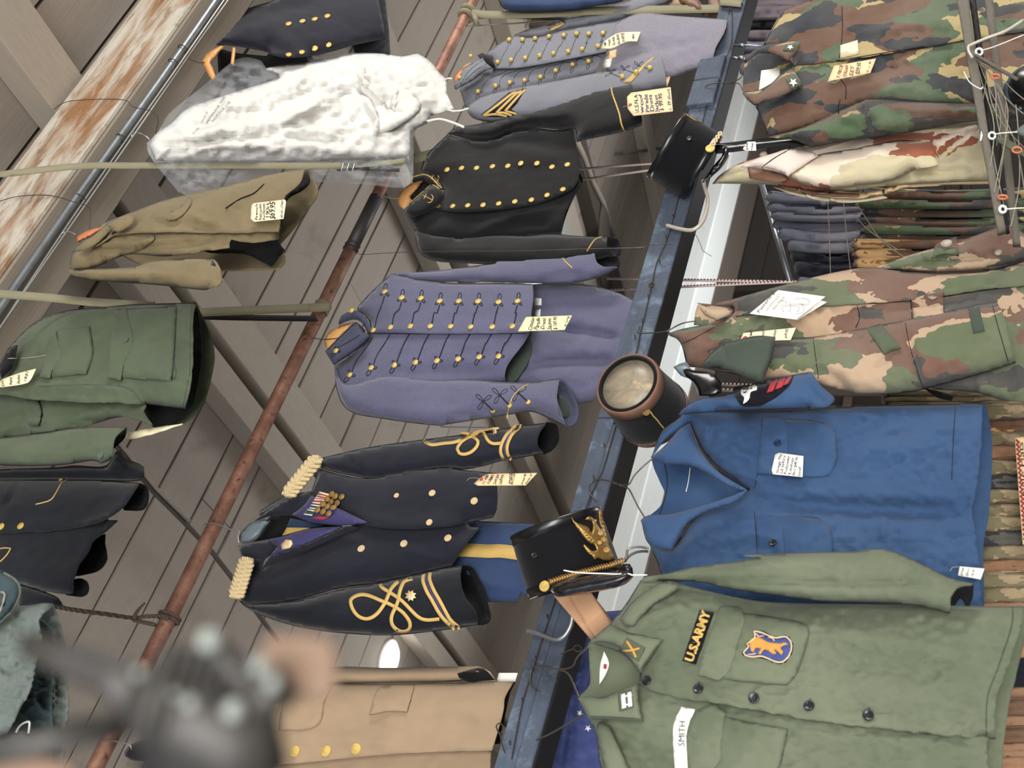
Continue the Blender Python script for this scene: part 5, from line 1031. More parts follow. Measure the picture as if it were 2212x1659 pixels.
card('cream tag half hidden behind the grey-green garrison cap', R5("400,655! 740,620! 705,700! 375,712!"), WC - .105, 'paper', [(['CM', 'French', 'Jacket', '$49.95'], *K("450,700 460,645 680,690 690,630", 1472, 500), 6, 'ink')], ring=K("412,690", 1472, 500)[0])

# ------------------------------------------------------------------ blue chambray pullover
WS = 1.97
t = garment('work_shirt', 'blue chambray pullover work shirt with a petty officer sleeve badge', 'shirt', P("2125,1100 1400,1000"), WS)
sheet('back_panel', t, MT['chambray'], P("1900,880! 2128,871!~ 2140,925~ 2143,990~ 2139,1070~ 2133,1126~ 2124,1182~ 2126,1310~! 1900,1330"), WS + .06, 0)
sheet('back_yoke', t, MT['chambray'], P("1406,985! 1412,1010 1425,1040 1436,1068 1425,1095 1392,1122! 1450,1118 1540,1090 1615,1058! 1560,1020 1480,990"), WS + .05, 0)
cord('back_seam', t, MT['navy'], P("1434,996 1441,1030 1440,1060 1432,1090 1425,1112"), .0012); cord('thread', t, MT['white_thread'], P("1491,1010 1487,1040 1482,1062"), .0012)
sheet('sleeve', t, MT['chambray'], R5("-20,1185! 20,1135 105,1085 330,1040 500,970 720,925 840,906!~ 905,1000~ 990,1080~ 930,1127~ 820,1142! 600,1152 400,1160 200,1168"), WS - .085, .045, 28, folds=[(R5("100,1130 200,1120 320,1140"), 6, -.012), (R5("860,950 900,1040 960,1090"), 5, .008)], amp=.006, nscale=14)
bd = P("1468,900! 1480,892 1540,889 1640,888 1746,884 1870,877 2000,873 2122,871!~ 2120,950~ 2109,1058~ 2098,1101~ 2105,1139~ 2116,1229~ 2122,1330~! 1900,1330 1700,1320 1440,1300! 1425,1230 1402,1175! 1451,1188 1500,1120 1560,1085 1616,1058! 1580,1030 1540,1000 1510,960 1490,915! 1440,950 1408,984! 1430,930")
sheet('body', t, MT['chambray'], bd, WS, .05, 70, folds=[(P("1640,1085 1800,1098 1950,1104 2110,1108"), 22, -.03), (P("1640,1055 1800,1068 1950,1072 2100,1075"), 16, .008), (P("1560,960 1640,1000 1700,1040"), 10, .008), (P("1480,1200 1600,1180 1700,1190"), 14, -.01),(R5("180,1400 200,1300 210,1190"), 6, -.008), (R5("1080,1200 1150,1180 1300,1210"), 8, .012), (R5("1300,1330 1400,1300 1500,1260"), 9, -.008), (R5("1000,1480 1300,1400 1700,1380"), 22, .01), (R11("850,220 890,150 900,90"), 5, -.008), (R11("1050,240 1090,150"), 8, .008), (R11("1290,200 1310,100 1310,30"), 7, .01), (R5("100,1320 200,1250 350,1240"), 10, .008), (R11("1000,90 1200,150 1300,250"), 16, -.006)], amp=.008, nscale=12, res=7)
patch('pocket', t, MT['chambray'], R5("640,1205! 860,1222 960,1262 1000,1325 1003,1470 960,1560 880,1587 500,1566!"), .002, .002, puff=.005, R=8)
fl1 = patch('pocket_flap', t, MT['chambray'], R5("524,1200! 630,1202 670,1228 686,1272! 690,1430 682,1568! 488,1565! 505,1400"), .009, .003)
patch('pocket', t, MT['chambray'], R11("600,32! 850,38 930,72 970,130 988,300! 640,310!"), .002, .002, puff=.005, R=8)
fl2 = patch('pocket_flap', t, MT['chambray'], R11("484,30! 600,32 640,60 658,110! 664,300! 490,300!"), .009, .003)
for q in (R5("520,1165 512,1350 490,1560 470,1659"), R11("470,0 482,150 490,290"), R5("1770,1120 1755,1350 1745,1600"), R5("686,1275 690,1430 684,1560"), R5("1000,1330 1003,1470 960,1558 885,1585 700,1575")): cord('seam', t, MT['navy'], q, .0009, .001)
button(fl1, *K("627,1390", 1472, 500)[0], 7.5, 'navy', .012); button(fl2, *K("607,222", 1472, 1104)[0], 8, 'black', .012)
sheet('collar', t, MT['chambray'], B("1518,1452! 1600,1385 1690,1280 1765,1235! 1795,1330 1860,1450 1960,1560 2140,1672! 2020,1650 1850,1550 1740,1510 1600,1500"), WS - .07, .012, 14, folds=[(B("1560,1460 1680,1380 1740,1290"), 8, .006)])
sheet('collar', t, MT['chambray'], P("1384,1124! 1400,1113 1445,1110 1500,1096 1560,1078 1614,1058! 1590,1085 1535,1102 1490,1128 1472,1155 1452,1190! 1402,1176"), WS - .07, .012, 14)
rbd = patch('rating_badge', t, MT['patch_blk'], R5("332,1035! 345,1000 500,985 600,960 728,928! 695,990 620,1060 510,1130! 400,1130 360,1090"), .003, .002)
patch('embroidered_eagle', rbd, MT['white_thread'], R5("385,1020! 410,1000 440,998 470,988! 488,1000 485,1020! 445,1035 440,1070 420,1100 398,1112! 405,1070 385,1050"), .006, .0015, step=4)
for q in ("552,1040! 580,957! 622,950! 590,1030!", "605,1018! 635,948! 672,942! 648,1003!", "655,992! 683,940! 713,933! 690,978!"): patch('red_stripe', rbd, MT['red'], R5(q), .006, .0015)
h = thing('wire_hanger', 'wire hanger with a twisted neck holding the blue chambray shirt', 'hanger', at(1340, 1048, 2.0))
c3 = lambda s: px(P(s, 1100, 950, 380 / 2101))
hook(h, c3("1740,205 1620,300 1500,420 1440,520 1400,538 1335,540 1250,512 1150,482 1050,474 985,505 955,560 960,640 1000,690 1040,732"), [1.96, 1.96, 1.97, 1.98, 1.99, 2.0, 2.04, 2.07, 2.08, 2.085, 2.085, 2.085, 2.08, 2.075], .0018)
hook(h, c3("1620,930 1540,800 1460,640 1420,580 1380,565 1335,545"), [1.95, 1.96, 1.97, 1.98, 1.99, 2.0], .0018)
hook(h, c3("1335,548 1300,532 1270,528 1240,510"), [1.995, 2.01, 2.02, 2.035], .0022)
card('white handwritten tag on the pocket of the blue chambray shirt', R5("628,1428! 788,1450! 782,1585! 590,1567! 582,1540! 605,1440!"), WS - .075, 'paper_w', [(['Vintage 70s', 'US NAVY', 'Pullover', 'Utility', 'Shirt $49.95'], *K("625,1565 650,1440 730,1578 755,1458", 1472, 500), 6, 'ink'), (['Small'], *K("768,1580 772,1520 768,1580 772,1520", 1472, 500), 6, 'ink')])
card('small white tag on a thread at the hem of the blue chambray shirt', R11("1797,357! 1957,371! 1932,441! 1785,415!"), WS - .085, 'paper_w', [(['US Navy', 'Shirt', '79.95'], *K("1815,418 1825,365 1885,425 1895,375", 1472, 1104), 5, 'ink')], K("1735,390 1750,365 1790,360", 1472, 1104))

# ------------------------------------------------------------------ olive drab fatigue shirt
WA = 1.79
t = garment('fatigue_shirt', 'faded olive drab fatigue shirt with yellow and black service tape and a lion badge', 'shirt', R11("2035,1210 0,900"), WA)
sheet('back_panel', t, MT['od'], R11("1900,620! 2212,612!~ 2235,700~ 2185,960~ 2130,1180~ 2110,1280~ 2075,1560~ 2060,1900~! 1800,1900"), WA + .06, 0)
sheet('back_yoke', t, MT['od'], G_("1108,852! 1116,1000 1116,1120 1042,1205! 1200,1215 1400,1170 1475,1130! 1470,1060! 1330,920 1200,850"), WA + .05, 0)
patch('maker_label', t, MT['paper_w'], G_("1210,905! 1236,960 1240,1000 1212,1070 1180,1118! 1185,1000"), .003, .001); patch('label_print', t, MT['red'], G_("1208,985! 1228,990! 1224,1020! 1205,1015!"), .005, .001)
sheet('sleeve', t, MT['od'], G_("1440,455! 1480,425 1600,405 1800,360 2212,303") + R11("400,288 800,265 1110,262 1210,247 1350,255 1560,345 1720,425 1888,470!~ 1800,480~ 1745,540~ 1735,662! 1500,608 1200,592 900,582 600,545 300,500 120,460 0,455") + G_("1600,450"), WA - .04, .05, 30, folds=[(R11("0,450 300,455 700,460 1200,470 1700,470"), 6, -.018), (R11("1280,260 1500,370 1800,480"), 3, .006), (R11("1400,470 1500,400 1560,370"), 9, -.008), (R11("300,350 700,330 1100,330"), 18, .01)], amp=.006, nscale=12)
sheet('sleeve_inside', t, MT['inside'], R11("1888,470! 1878,560 1842,638! 1805,560 1770,600! 1735,640 1745,540 1800,480"), WA + .0, 0)  # near-black colour stands for the shade inside this cuff
bdR = G_("1110,850! 1180,785 1250,727! 1350,600 1400,520 1450,440! 1560,455 1700,470") + R11("300,545 600,590 1200,602 1900,612 2208,615!~ 2190,750~ 2110,1000~ 2035,1210~ 2030,1474! 1700,1444 1200,1394 850,1347 600,1306 350,1262 200,1235 0,1207") + G_("1600,1178 1500,1150 1440,1110! 1442,1045! 1380,960 1280,900")
bdL = G_("1040,1205! 1200,1200 1425,1118! 1500,1150 1650,1190") + R11("0,1212 300,1262 600,1320 1000,1372 1500,1442 1965,1478!~ 1985,1659~ 2000,1950~! 0,1950 -400,1950!") + G_("1190,1659 1160,1450 1110,1340")
sheet('front_panel', t, MT['od'], bdR, WA, .055, 80, folds=[(R11("850,780 1200,830 1600,900 1900,960"), 26, .012), (R11("400,600 900,640 1500,640"), 22, -.014), (R11("900,1050 1300,1050 1700,1080"), 22, -.01), (R11("900,1250 1300,1300 1900,1350"), 16, -.008), (G_("1300,760 1500,700 1700,620"), 16, .012)], amp=.008, nscale=10, res=7, mates=(bdL), under=False)
sheet('front_panel', t, MT['od'], bdL, WA + .012, .05, 70, folds=[(R11("100,1290 600,1350 1000,1450 1900,1530"), 18, .01), (G_("1250,1420 1450,1560 1600,1659"), 20, -.012)], amp=.008, nscale=10, res=7, mates=(bdR), under=True)
sheet('shoulder_loop', t, MT['od'], G_("1310,700! 1390,590 1500,505 1620,448 1700,480 1640,540 1540,600 1450,690 1400,748 1335,735!"), WA - .06, .01, 12)
sheet('shoulder_loop', t, MT['od'], G_("1160,1410! 1182,1360 1250,1395 1290,1480 1345,1600 1400,1720! 1230,1750! 1190,1560"), WA - .045, .01, 12)
sheet('collar', t, MT['od'], G_("1110,852! 1180,785 1250,727! 1340,775 1450,802 1598,830! 1520,940 1442,1042! 1400,985 1330,900 1290,870 1200,845"), WA - .055, .012, 12)
sheet('collar', t, MT['od'], G_("1040,1205! 1130,1195 1200,1205 1320,1155 1425,1118! 1440,1240 1466,1360! 1300,1348 1108,1342!"), WA - .055, .012, 12)
patch('pocket', t, MT['od'], R11("250,640! 500,670 780,720 828,782! 800,900 745,1050 682,1127! 400,1105 250,1080!"), .003, .002, puff=.006, R=8)
patch('pocket_flap', t, MT['od'], G_("1958,615! 2085,622 2117,690! 2060,900 2012,1030 1950,1083! 1815,1057! 1862,880"), .011, .004)
patch('pocket', t, MT['od'], R11("200,1300! 400,1355 690,1408! 660,1560 640,1640 600,1720! 100,1720!"), .003, .002, puff=.006, R=8)
patch('pocket_flap', t, MT['od'], G_("1800,1292! 1930,1248! 1990,1302! 1965,1500 1958,1612 1890,1668 1750,1659! 1745,1430"), .011, .004)
for q in (R11("255,655 500,685 770,735 808,785 785,895 730,1040 675,1108 400,1085"), G_("1970,628 2075,636 2100,690 2045,890 1998,1020 1945,1068 1830,1045"), G_("1580,840 1505,935 1448,1020"), G_("1450,1345 1300,1332 1120,1325"), R11("2140,620 2130,750 2045,1010 1975,1210 1970,1460"), G_("1940,1262 1972,1305 1948,1500 1940,1605 1880,1650"), R11("675,1412 645,1560 625,1640")): cord('stitching', t, MT['lining_g'], q, .0008, .0012)
stp = patch('service_tape', t, MT['patch_blk'], G_("1828,635! 1920,652! 1802,990! 1715,965!"), .003, .002)
write(stp, 'U.S.ARMY', MT['yellow'], *K("1782,978 1898,650", 900, 1104), 19, .0065, WA - .06, bold=.045)
ntp = patch('name_tape', t, MT['paper_w'], G_("1708,1262! 1798,1280! 1765,1360 1752,1450 1760,1680! 1668,1680! 1655,1440 1672,1340"), .003, .002)
write(ntp, 'SMITH', MT['bolt'], *K("1728,1520 1735,1358", 900, 1104), 14, .0065, WA - .05)
bp = patch('branch_patch', t, MT['olive'], G_("1355,815! 1475,882! 1430,968! 1305,900!"), .003, .002)
for q, w_ in (("1355,838 1395,900 1415,945", 5), ("1330,905 1380,900 1440,885", 4)): ribbon('crossed_rifle', bp, MT['lion'], G_(q), w_, .0065, .001)
rp = patch('rank_patch', t, MT['olive'], G_("1297,1172! 1388,1148! 1400,1265! 1308,1292!"), .003, .002)
for q in ("1318,1185! 1345,1175! 1352,1268! 1325,1275!", "1360,1172! 1385,1165! 1392,1258! 1366,1264!"): patch('rank_bar', rp, MT['white_thread'], G_(q), .006, .001)
for q in ("1322,1200 1390,1185", "1330,1255 1392,1240"): ribbon('bar_link', rp, MT['white_thread'], G_(q), 3, .0065, .001)
ub = patch('unit_badge', t, MT['inside'], R11("460,762! 520,772 600,808 680,800 722,860 706,940 655,988 600,982 520,950 450,955 400,940 388,915! 425,872 405,858 465,815"), .009, .001)
patch('shield', ub, MT['flagblue'], R11("468,775! 520,785 600,818 675,812 711,862 695,932 650,975 600,970 520,938 455,942 412,930 400,915! 436,872 420,860 474,820"), .0105, .001)
cord('badge_rim', ub, MT['paper_p'], R11("468,775 520,785 600,818 675,812 711,862 695,932 650,975 600,970 520,938 455,942 412,930 400,915 436,872 420,860 474,820 468,775"), .0012, .0125)
patch('embroidered_lion', ub, MT['lion'], R11("436,850! 450,825 490,812 520,822! 560,845 640,855 660,848 690,858! 650,872 640,888 655,905 645,930! 620,905 600,895 610,920 590,925! 560,900 530,895 510,925 495,915! 510,890 480,885 465,910 450,905! 445,885"), .0125, .001, step=3)
for q in ("478,790 500,810 530,805", "560,815 590,822 600,838", "430,925 460,925 480,918"): cord('badge_scroll', ub, MT['paper_p'], R11(q), .0009, .0125)
for x, y in K("112,1155 470,1210 828,1265 1210,1325", 1472, 1104): button(t, x, y, 11, 'black', .002); cord('buttonhole', t, MT['lining_g'], [(x + 1, y - 18, 0), (x + 1, y - 8, 0)], .0014)
button(t, *K("1490,1102", 900, 1104)[0], 10, 'black', .002)
h = thing('wire_hanger', 'wire hanger with a twisted neck holding the olive drab fatigue shirt', 'hanger', at(1200, 1440, 1.95))
hook(h, K("1048,1198 1010,1110 985,1060 955,1035 900,1020 850,1005 780,998 745,1015 733,1070 735,1120 765,1150 800,1165", 900, 1104), [1.80, 1.82, 1.85, 1.88, 1.93, 2.0, 2.06, 2.08, 2.085, 2.085, 2.08, 2.075], .0018)
hook(h, K("1112,872 1040,940 1010,1000 960,1020 900,1020", 900, 1104), [1.79, 1.81, 1.84, 1.88, 1.93], .0018)
hook(h, K("1080,1310 1000,1360 860,1440 775,1478", 900, 1104), [1.80, 1.86, 1.98, 2.08], .0018)

# ------------------------------------------------------------------ hats
def img_dir(dx, dy, away):
    "direction given in the picture (pixels right, down) and away from the lens"
    return (UPV * -dx + RIGHT * -dy + FWD * away).normalized()
def revolve(name, parent, mat, c, ax, prof, seg=48, xd=None, sq=1, label=None):
    "prof: (radius, distance along ax)"
    me = lathe(name, prof, mat, seg)
    if sq != 1:
        for v in me.vertices: v.co.x *= sq
    m_ = frame(c, ax, xd); me.transform(m_); return link(name, me, parent, label=label)
CK = lambda s: P(s, 1230, 720, 330 / 1955)
t = garment('kepi', 'black kepi with a brown leather rim and a scuffed flat crown on the blue beam', 'cap', CK("1100,1500"), 1.9)
cc = at(*px(CK("745,645"))[0], 1.86); ax = img_dir(.50, .48, .74); xk = img_dir(.69, -.72, 0)
revolve('crown_plate', t, MT['plate'], cc, ax, [(.02, .006), (.066, .004), (.0665, .012), (.05, .02)], xd=xk)
revolve('crown_rim', t, MT['felt_black'], cc, ax, [(.066, .003), (.068, -.004), (.074, -.004), (.0745, .004)], xd=xk)
revolve('leather_band', t, MT['leather_br'], cc, ax, [(.074, .004), (.0765, -.004), (.0805, -.002), (.0825, .006), (.082, .028), (.0795, .03)], xd=xk)
revolve('body', t, MT['felt_black'], cc, ax, [(.080, .026), (.083, .06), (.087, .10), (.090, .125), (.089, .15), (.05, .16)], xd=xk)
revolve('sweatband', t, MT['leather_br'], cc, ax, [(.0915, .135), (.0925, .14), (.093, .155), (.088, .157)], xd=xk)
for q in ("745,645",): pass
dgk = [o for o in t.children]
SURF.clear()
for o in dgk:
    w_ = [tuple(ORG[o] + v.co) for v in o.data.vertices]; SURF.append(BVHTree.FromPolygons(w_, [tuple(p.vertices) for p in o.data.polygons]))
button(t, *px(CK("985,1008"))[0], 8.5, 'medal', .001, name='side_button')
cord('gold_cord', t, MT['gold_cloth'], CK("1035,1000 1075,1060 1120,1105 1185,1190 1240,1240 1300,1290"), .0018)
sheet('visor', t, MT['patent'], CK("1450,470! 1500,450 1600,475 1750,490 1870,540 1940,640 1948,760! 1820,800 1660,800! 1650,720 1590,620 1500,560"), 1.885, .008, 30, amp=0, th=.002)
sheet('visor_lining', t, MT['hanger_gr'], CK("1330,430! 1420,385 1500,365 1560,470! 1600,640 1700,800! 1650,790 1560,600 1430,545"), 1.90, .006, 14, amp=0, th=.002)

def shako(label, crown_a, crown_b, base_a, base_b, w, tilt, rsc=1):
    a = (np.array(crown_a) + crown_b) / 2; b = (np.array(base_a) + base_b) / 2
    tt = w / ray(*a).dot(M); pa = CAM + ray(*a) * tt; pb = CAM + ray(*b) * tt
    t = thing('shako', label, 'hat', pb)
    d1 = b - a; L = np.hypot(*d1); ax = (pb - pa); ax = (ax + FWD * ax.length * tilt)
    k = (pa - CAM).length / F_PX * (pa - CAM).normalized().dot(FWD) ** 0; ra = np.hypot(*(np.array(crown_a) - crown_b)) / 2 * k; rb = np.hypot(*(np.array(base_a) - base_b)) / 2 * k
    hl = ax.length; xd = FWD.copy(); k = tt / F_PX; ra = np.hypot(*(np.array(crown_a) - crown_b)) / 2 * k; rb = np.hypot(*(np.array(base_a) - base_b)) / 2 * k; ax = ax.normalized(); T = lambda f: ra + (rb - ra) * f
    revolve('body', t, MT['felt_black'], pa, ax, [(T(.1) * .985, hl * .1), (T(.3), hl * .3), (T(.6), hl * .6), (T(.86), hl * .86)], xd=xd, sq=1)
    revolve('crown', t, MT['patent'], pa, ax, [(.01, .012), (T(0) * .9, .010), (T(0) * .955, .001), (T(0) * .99, 0), (T(0) * 1.01, .004), (T(.16) * 1.0, hl * .16), (T(.16) * .98, hl * .165)], xd=xd)
    revolve('lower_band', t, MT['patent'], pa, ax, [(T(.84) * .99, hl * .84), (T(.84) * 1.01, hl * .845), (T(1) * 1.01, hl * .99), (T(1) * .98, hl), (T(1) * .9, hl * .9)], xd=xd)
    SURF.clear()
    for o in t.children:
        w_ = [tuple(ORG[o] + v.co) for v in o.data.vertices]; SURF.append(BVHTree.FromPolygons(w_, [tuple(p.vertices) for p in o.data.polygons]))
    return t
CE = lambda s: P(s, 1050, 1080, 350 / 2212)
g = lambda s: np.array(px(CE(s))[0])
t = shako('black shako with a gilt eagle plate and chain strap, under the blue beam', g("330,520"), g("1545,85"), g("600,1350"), g("1820,880"), 1.95, -.22)
sheet('visor', t, MT['patent'], CE("880,1235! 900,1185 1100,1105 1500,1012 1900,960 1990,985! 2005,1050 1900,1135 1700,1205 1400,1262 1050,1322 930,1300"), 1.86, .03, 16, amp=0, th=.003)
cord('visor_edge', t, MT['leather_br'], CE("1350,1262 1600,1225 1850,1160 1960,1090 2000,1040"), .002); 
sheet('peak_band', t, MT['patent'], CE("1880,870! 1960,870 2000,930 2008,1030! 1900,1000 1780,960 1700,930"), 1.9, .02, 14, amp=0, th=.003)
patch('eagle_plate', t, MT['brass'], CE("1168,232! 1210,290 1300,330 1400,372 1440,442! 1456,360 1440,292 1380,278 1350,264! 1390,226 1440,232 1490,280 1530,350 1560,392! 1590,385! 1545,250 1555,82! 1592,160 1605,300 1640,400 1690,560 1700,640 1770,812! 1720,812 1690,832! 1600,825 1540,798 1480,820! 1440,762 1380,722 1318,622! 1340,598 1400,640 1450,690 1500,682! 1480,622 1400,580 1330,510 1280,440 1225,370 1190,300"), .006, .003, step=3, res=4, puff=.006, R=6, reg=True)
for k in range(8): cord('feather', t, MT['gold'], CE(f"{1205 + k * 32},{300 + k * 42} {1262 + k * 30},{362 + k * 26} {1330 + k * 24},{420 + k * 22}"), .0009, step=4)
for k in range(5): cord('feather', t, MT['gold'], CE(f"{1335 + k * 26},{620 + k * 38} {1375 + k * 22},{660 + k * 26} {1430 + k * 18},{700 + k * 14}"), .0009, step=4)
for k in range(6): cord('feather', t, MT['gold'], CE(f"{1560 + k * 12},{180 + k * 55} {1578 + k * 14},{200 + k * 60}"), .0009, step=4)
for x, y, r in px3 if False else [(1490, 300, 3), (1560, 470, 6), (1600, 560, 6), (1640, 700, 7), (1550, 600, 5)]:
    X, Y = px(CE(f"{x},{y}"))[0]; button(t, X, Y, r, 'medal', .004, name='boss')
ch = px(CE("870,1120 1000,1075 1100,1045 1250,1000 1400,965 1550,925 1700,890 1890,820"))
for s_ in (-1, 1):
    pl, _ = smooth_path([(a, b, 0) for a, b in ch], False, 5)
    for i in range(0, len(pl) - 1):
        (x0, y0), (x1, y1) = pl[i], pl[i + 1]
        p, n_ = surf_hit((x0 + x1) / 2 + s_ * 1.3, (y0 + y1) / 2 + s_ * 3.0, 1.87); w0 = min((p - CAM).dot(M), 1.90) - .008
        tube('chain_link', t, MT['brass'], [at(x0 + s_ * 1.0 - 2, y0 + s_ * 5, w0), at(x0 + 2, y0 + s_ * .4, w0 - .004), at(x1 + 2, y1 - s_ * 2, w0)], .0022, 6)
button(t, *px(CE("820,1190"))[0], 12, 'gold', .006, name='side_button')
button(t, *px(CE("668,762"))[0], 7, 'black', .002, name='eyelet')
hook(t, px(CE("1060,960 1200,985 1400,1000 1600,1005 1750,1012 1950,1010 2000,1025 2200,1025")), 1.84, .0016, 'white_thread', 'string')
C4 = lambda s: P(s, 1180, 220, 380 / 2101)
g = lambda s: np.array(px(C4(s))[0])
t = shako('plain black shako with a cream cord, hanging above the cream bracket', g("1200,880"), g("1640,140"), g("1700,1190"), g("2050,400"), 1.97, -.06)
sheet('visor', t, MT['patent'], C4("1900,900! 2000,760 2100,640 2101,560! 2160,500 2200,600 2100,780 1960,900 1860,960!"), 1.99, .02, 10, amp=0, th=.003)
button(t, *px(C4("1960,575"))[0], 10, 'gold', .004, name='side_button'); button(t, *px(C4("1708,448"))[0], 6, 'black', .002, name='eyelet')
for s_ in (-1, 1):
    tube('cord_loop', t, MT['cream_cord'], spline3([at(x + s_ * 3 * (i % 2), y + s_ * 2 * (i % 2), 1.88) for i, (x, y) in enumerate(px(C4("1985,520 1998,500 2010,480 2022,460 2034,440 2046,420 2060,400 2075,380 2090,360")))], 4), .0028, 6)
cord('gold_chain', t, MT['brass'], C4("1670,150 1730,190 1790,225 1850,245"), .0025, .004)
# brackets
for lab, q, k_, mt_, w0 in (('cream painted steel bracket curving below the upper shako', "1615,1455 1700,1478 1780,1485 1840,1440 1872,1360 1880,1280 1860,1210 1848,1165", C, 'grey_hook', 2.07), ('bent grey steel bracket below the eagle shako', "712,772 770,786 850,815 905,830 955,805 990,750 1003,700 1005,672", G_, 'conduit', 2.05)):
    b_ = thing('bracket', lab, 'bracket', at(*px(k_(q))[0], w0)); n_ = len(px(k_(q)))
    tube('rod', b_, MT[mt_], spline3([at(x, y, w0 - .03 * i / n_) for i, (x, y) in enumerate(px(k_(q)))], 6), .0058, 12)
# cardboard carton under the eagle shako
t = thing('carton', 'brown cardboard carton sticking out under the eagle shako', 'box', at(1280, 1330, 2.02)); reset()
sheet('side', t, MT['cardboard'], G_("985,535! 1120,515! 1205,655! 1095,738!"), 1.98, 0, amp=0, th=.12)
sheet('side', t, MT['cardboard'], G_("880,540! 985,535! 1095,738! 1062,753!"), 1.985, 0, amp=0, th=.1)

# ------------------------------------------------------------------ straps, ropes, cords
def strap(label, segs, mat='strap', name='strap', wid=13):
    t = thing(name, label, 'strap', at(*px(segs[0][0])[0], segs[0][1][0])); reset()
    for sg in segs:
        q, w_ = sg[0], sg[1]; ribbon('webbing', t, MT[sg[3] if len(sg) > 3 else mat], q, sg[2] if len(sg) > 2 else wid, w=w_, th=.0018)
    return t
t = strap('long olive webbing strap with a buckle looped round the rusty pipe', [(A0("-30,1128! 60,1118 500,1072 900,1068 1500,1068 2212,1070"), (1.19, 1.77), 13), (D("700,1066 1000,1070 1200,1058 1420,1038"), (1.77, 1.97), 10), (D("980,1092 1200,1088 1385,1098"), (1.85, 2.0), 8, 'strap_dark'), (D("1480,1020 1550,1005 1620,985"), (2.12, 2.2), 20)])
for dx in (0, 12, 24): ribbon('buckle', t, MT['conduit'], D(f"{1005 + dx * 3},1100 {1020 + dx * 3},1045"), 3.2, w=1.75, th=.002)
tube('loop', t, MT['strap'], [pipe_pt(s_at(862, 350, WP)) + (M * math.cos(a) + Z * math.sin(a)) * .027 for a in np.linspace(0, 6.28, 20)], .009, 8)
t = strap('olive webbing strap crossing behind the olive jacket down to the rusty pipe', [(A5("-30,400! 300,425 600,455 1000,478"), (1.3, 1.62), 17), (A5("1270,522 1600,508 2000,492 2130,488"), (1.78, 2.11), 18), (A5("1280,548 1600,556 2060,562"), (1.82, 2.14), 12, 'strap_dark')])
c_ = s_at(716, 665, WP)
for k in range(-2, 3): tube('loop', t, MT['strap'], [pipe_pt(c_ + .007 * k) + (M * math.cos(a) + Z * math.sin(a)) * .0255 for a in np.linspace(0, 6.28, 20)], .005, 6)
t = strap('pale webbing strap knotted round the far end of the rusty pipe', [(E_("180,135 400,150 860,140 1400,110 2700,85"), (2.13, 2.16), 17), (E_("180,175 600,175 1180,190"), (2.15, 2.2), 6, 'strap_dark'), (E_("110,262 600,238 1190,186"), (2.16, 2.2), 2.5)])
for x, y in ((1005, 25), (1002, 35)):
    tube('loop', t, MT['strap'], [pipe_pt(s_at(x, y, WP)) + (M * math.cos(a) + Z * math.sin(a)) * .027 for a in np.linspace(0, 6.28, 20)], .010, 8)
sheet('knot', t, MT['strap'], E_("170,120! 210,115 240,150 265,250! 220,262 185,200"), 2.1, .02, 10)
t = strap('pale webbing band wrapped over the top end of the blue beam', [(P("1598,-30 1600,0 1602,6"), (2.085, 2.085), 6), (P("1555,4 1580,6 1601,8"), (2.08, 2.08), 14)])
t = thing('rope', 'brown twisted rope knotted round the rusty pipe near its lower end', 'rope', at(370, 1345, 2.1)); reset()
for k in range(3):
    pts = spline3([at(x, y, w_) for (x, y), w_ in zip(K("300,605 400,625 520,645 700,668 860,690 950,680 1040,680 1080,695", 0, 1104), (1.75, 1.8, 1.86, 1.95, 2.05, 2.07, 2.1, 2.11))], 10)
    pts = [p + (Z * math.cos(i * .7 + k * 2.1) + U * math.sin(i * .7 + k * 2.1)) * .0032 for i, p in enumerate(pts)]; tube('strand', t, MT['rope'], pts, .0034, 6)
tube('strand', t, MT['rope'], spline3([at(x, y, 2.09) for x, y in K("865,705 930,720 1000,735", 0, 1104)], 5), .006, 7)
tube('tail', t, MT['rope'], spline3([at(x, y, 2.05) for x, y in K("865,700 880,660 905,625 938,592", 0, 1104)], 5), .005, 7, radii=[.007 - .0003 * i for i in range(16)])
for c_ in (s_at(362, 1338, WP), s_at(372, 1332, WP)): tube('loop', t, MT['rope'], [pipe_pt(c_) + (M * math.cos(a) + Z * math.sin(a)) * .03 for a in np.linspace(0, 6.28, 24)], .0055, 7)
def mcord(label, lst):
    t = thing('printed_cord', label, 'cord', lst[0][0])
    for a, b in lst:
        n = max(2, int((b - a).length / .014)); tube('cord', t, MT['pinkwhite'], [a, (a + b) / 2, b], .0042, 8)
        V = []; Fc = []
        tube('printed_marks', t, MT['pink_dark'], [a + (b - a) * .01, b - (b - a) * .01], .0012, 4) if False else None
        bm = bmesh.new()
        for i in range(n):
            p = a + (b - a) * ((i + .5) / n); bmesh.ops.create_cube(bm, size=.0045, matrix=Matrix.Translation(p - M * .0036))
        me = bpy.data.meshes.new('printed_marks'); bm.to_mesh(me); bm.free(); me.materials.append(MT['pink_dark']); o = link('printed_marks', me, t); o['kind'] = 'stuff'
q = lambda x, y, w_: at(x, y, w_)
mcord('pink printed cord pair running from the black jacket hem to the upper shako', [(q(1235, 367, 2.6), q(1425, 352, 2.3)), (q(1240, 391, 2.6), q(1420, 365, 2.3))])
mcord('pink printed cord pair passing under the blue beam to the blotched jacket', [(q(1312, 602, 2.5), q(1720, 609, 2.25)), (q(1318, 627, 2.5), q(1715, 608, 2.25))])
mcord('short pink printed cords between the kepi visor and the chambray sleeve', [(q(1555, 830, 2.2), q(1640, 833, 2.15)), (q(1555, 842, 2.2), q(1640, 845, 2.15))])
def wire_thing(label, q, ws, r=.0012, m_='wire', cat='wire', nm='loose_wire'):
    t = thing(nm, label, cat, at(*q[-1], ws[-1] if hasattr(ws, '__len__') else ws)); hook(t, q, ws, r, m_, 'strand'); return t
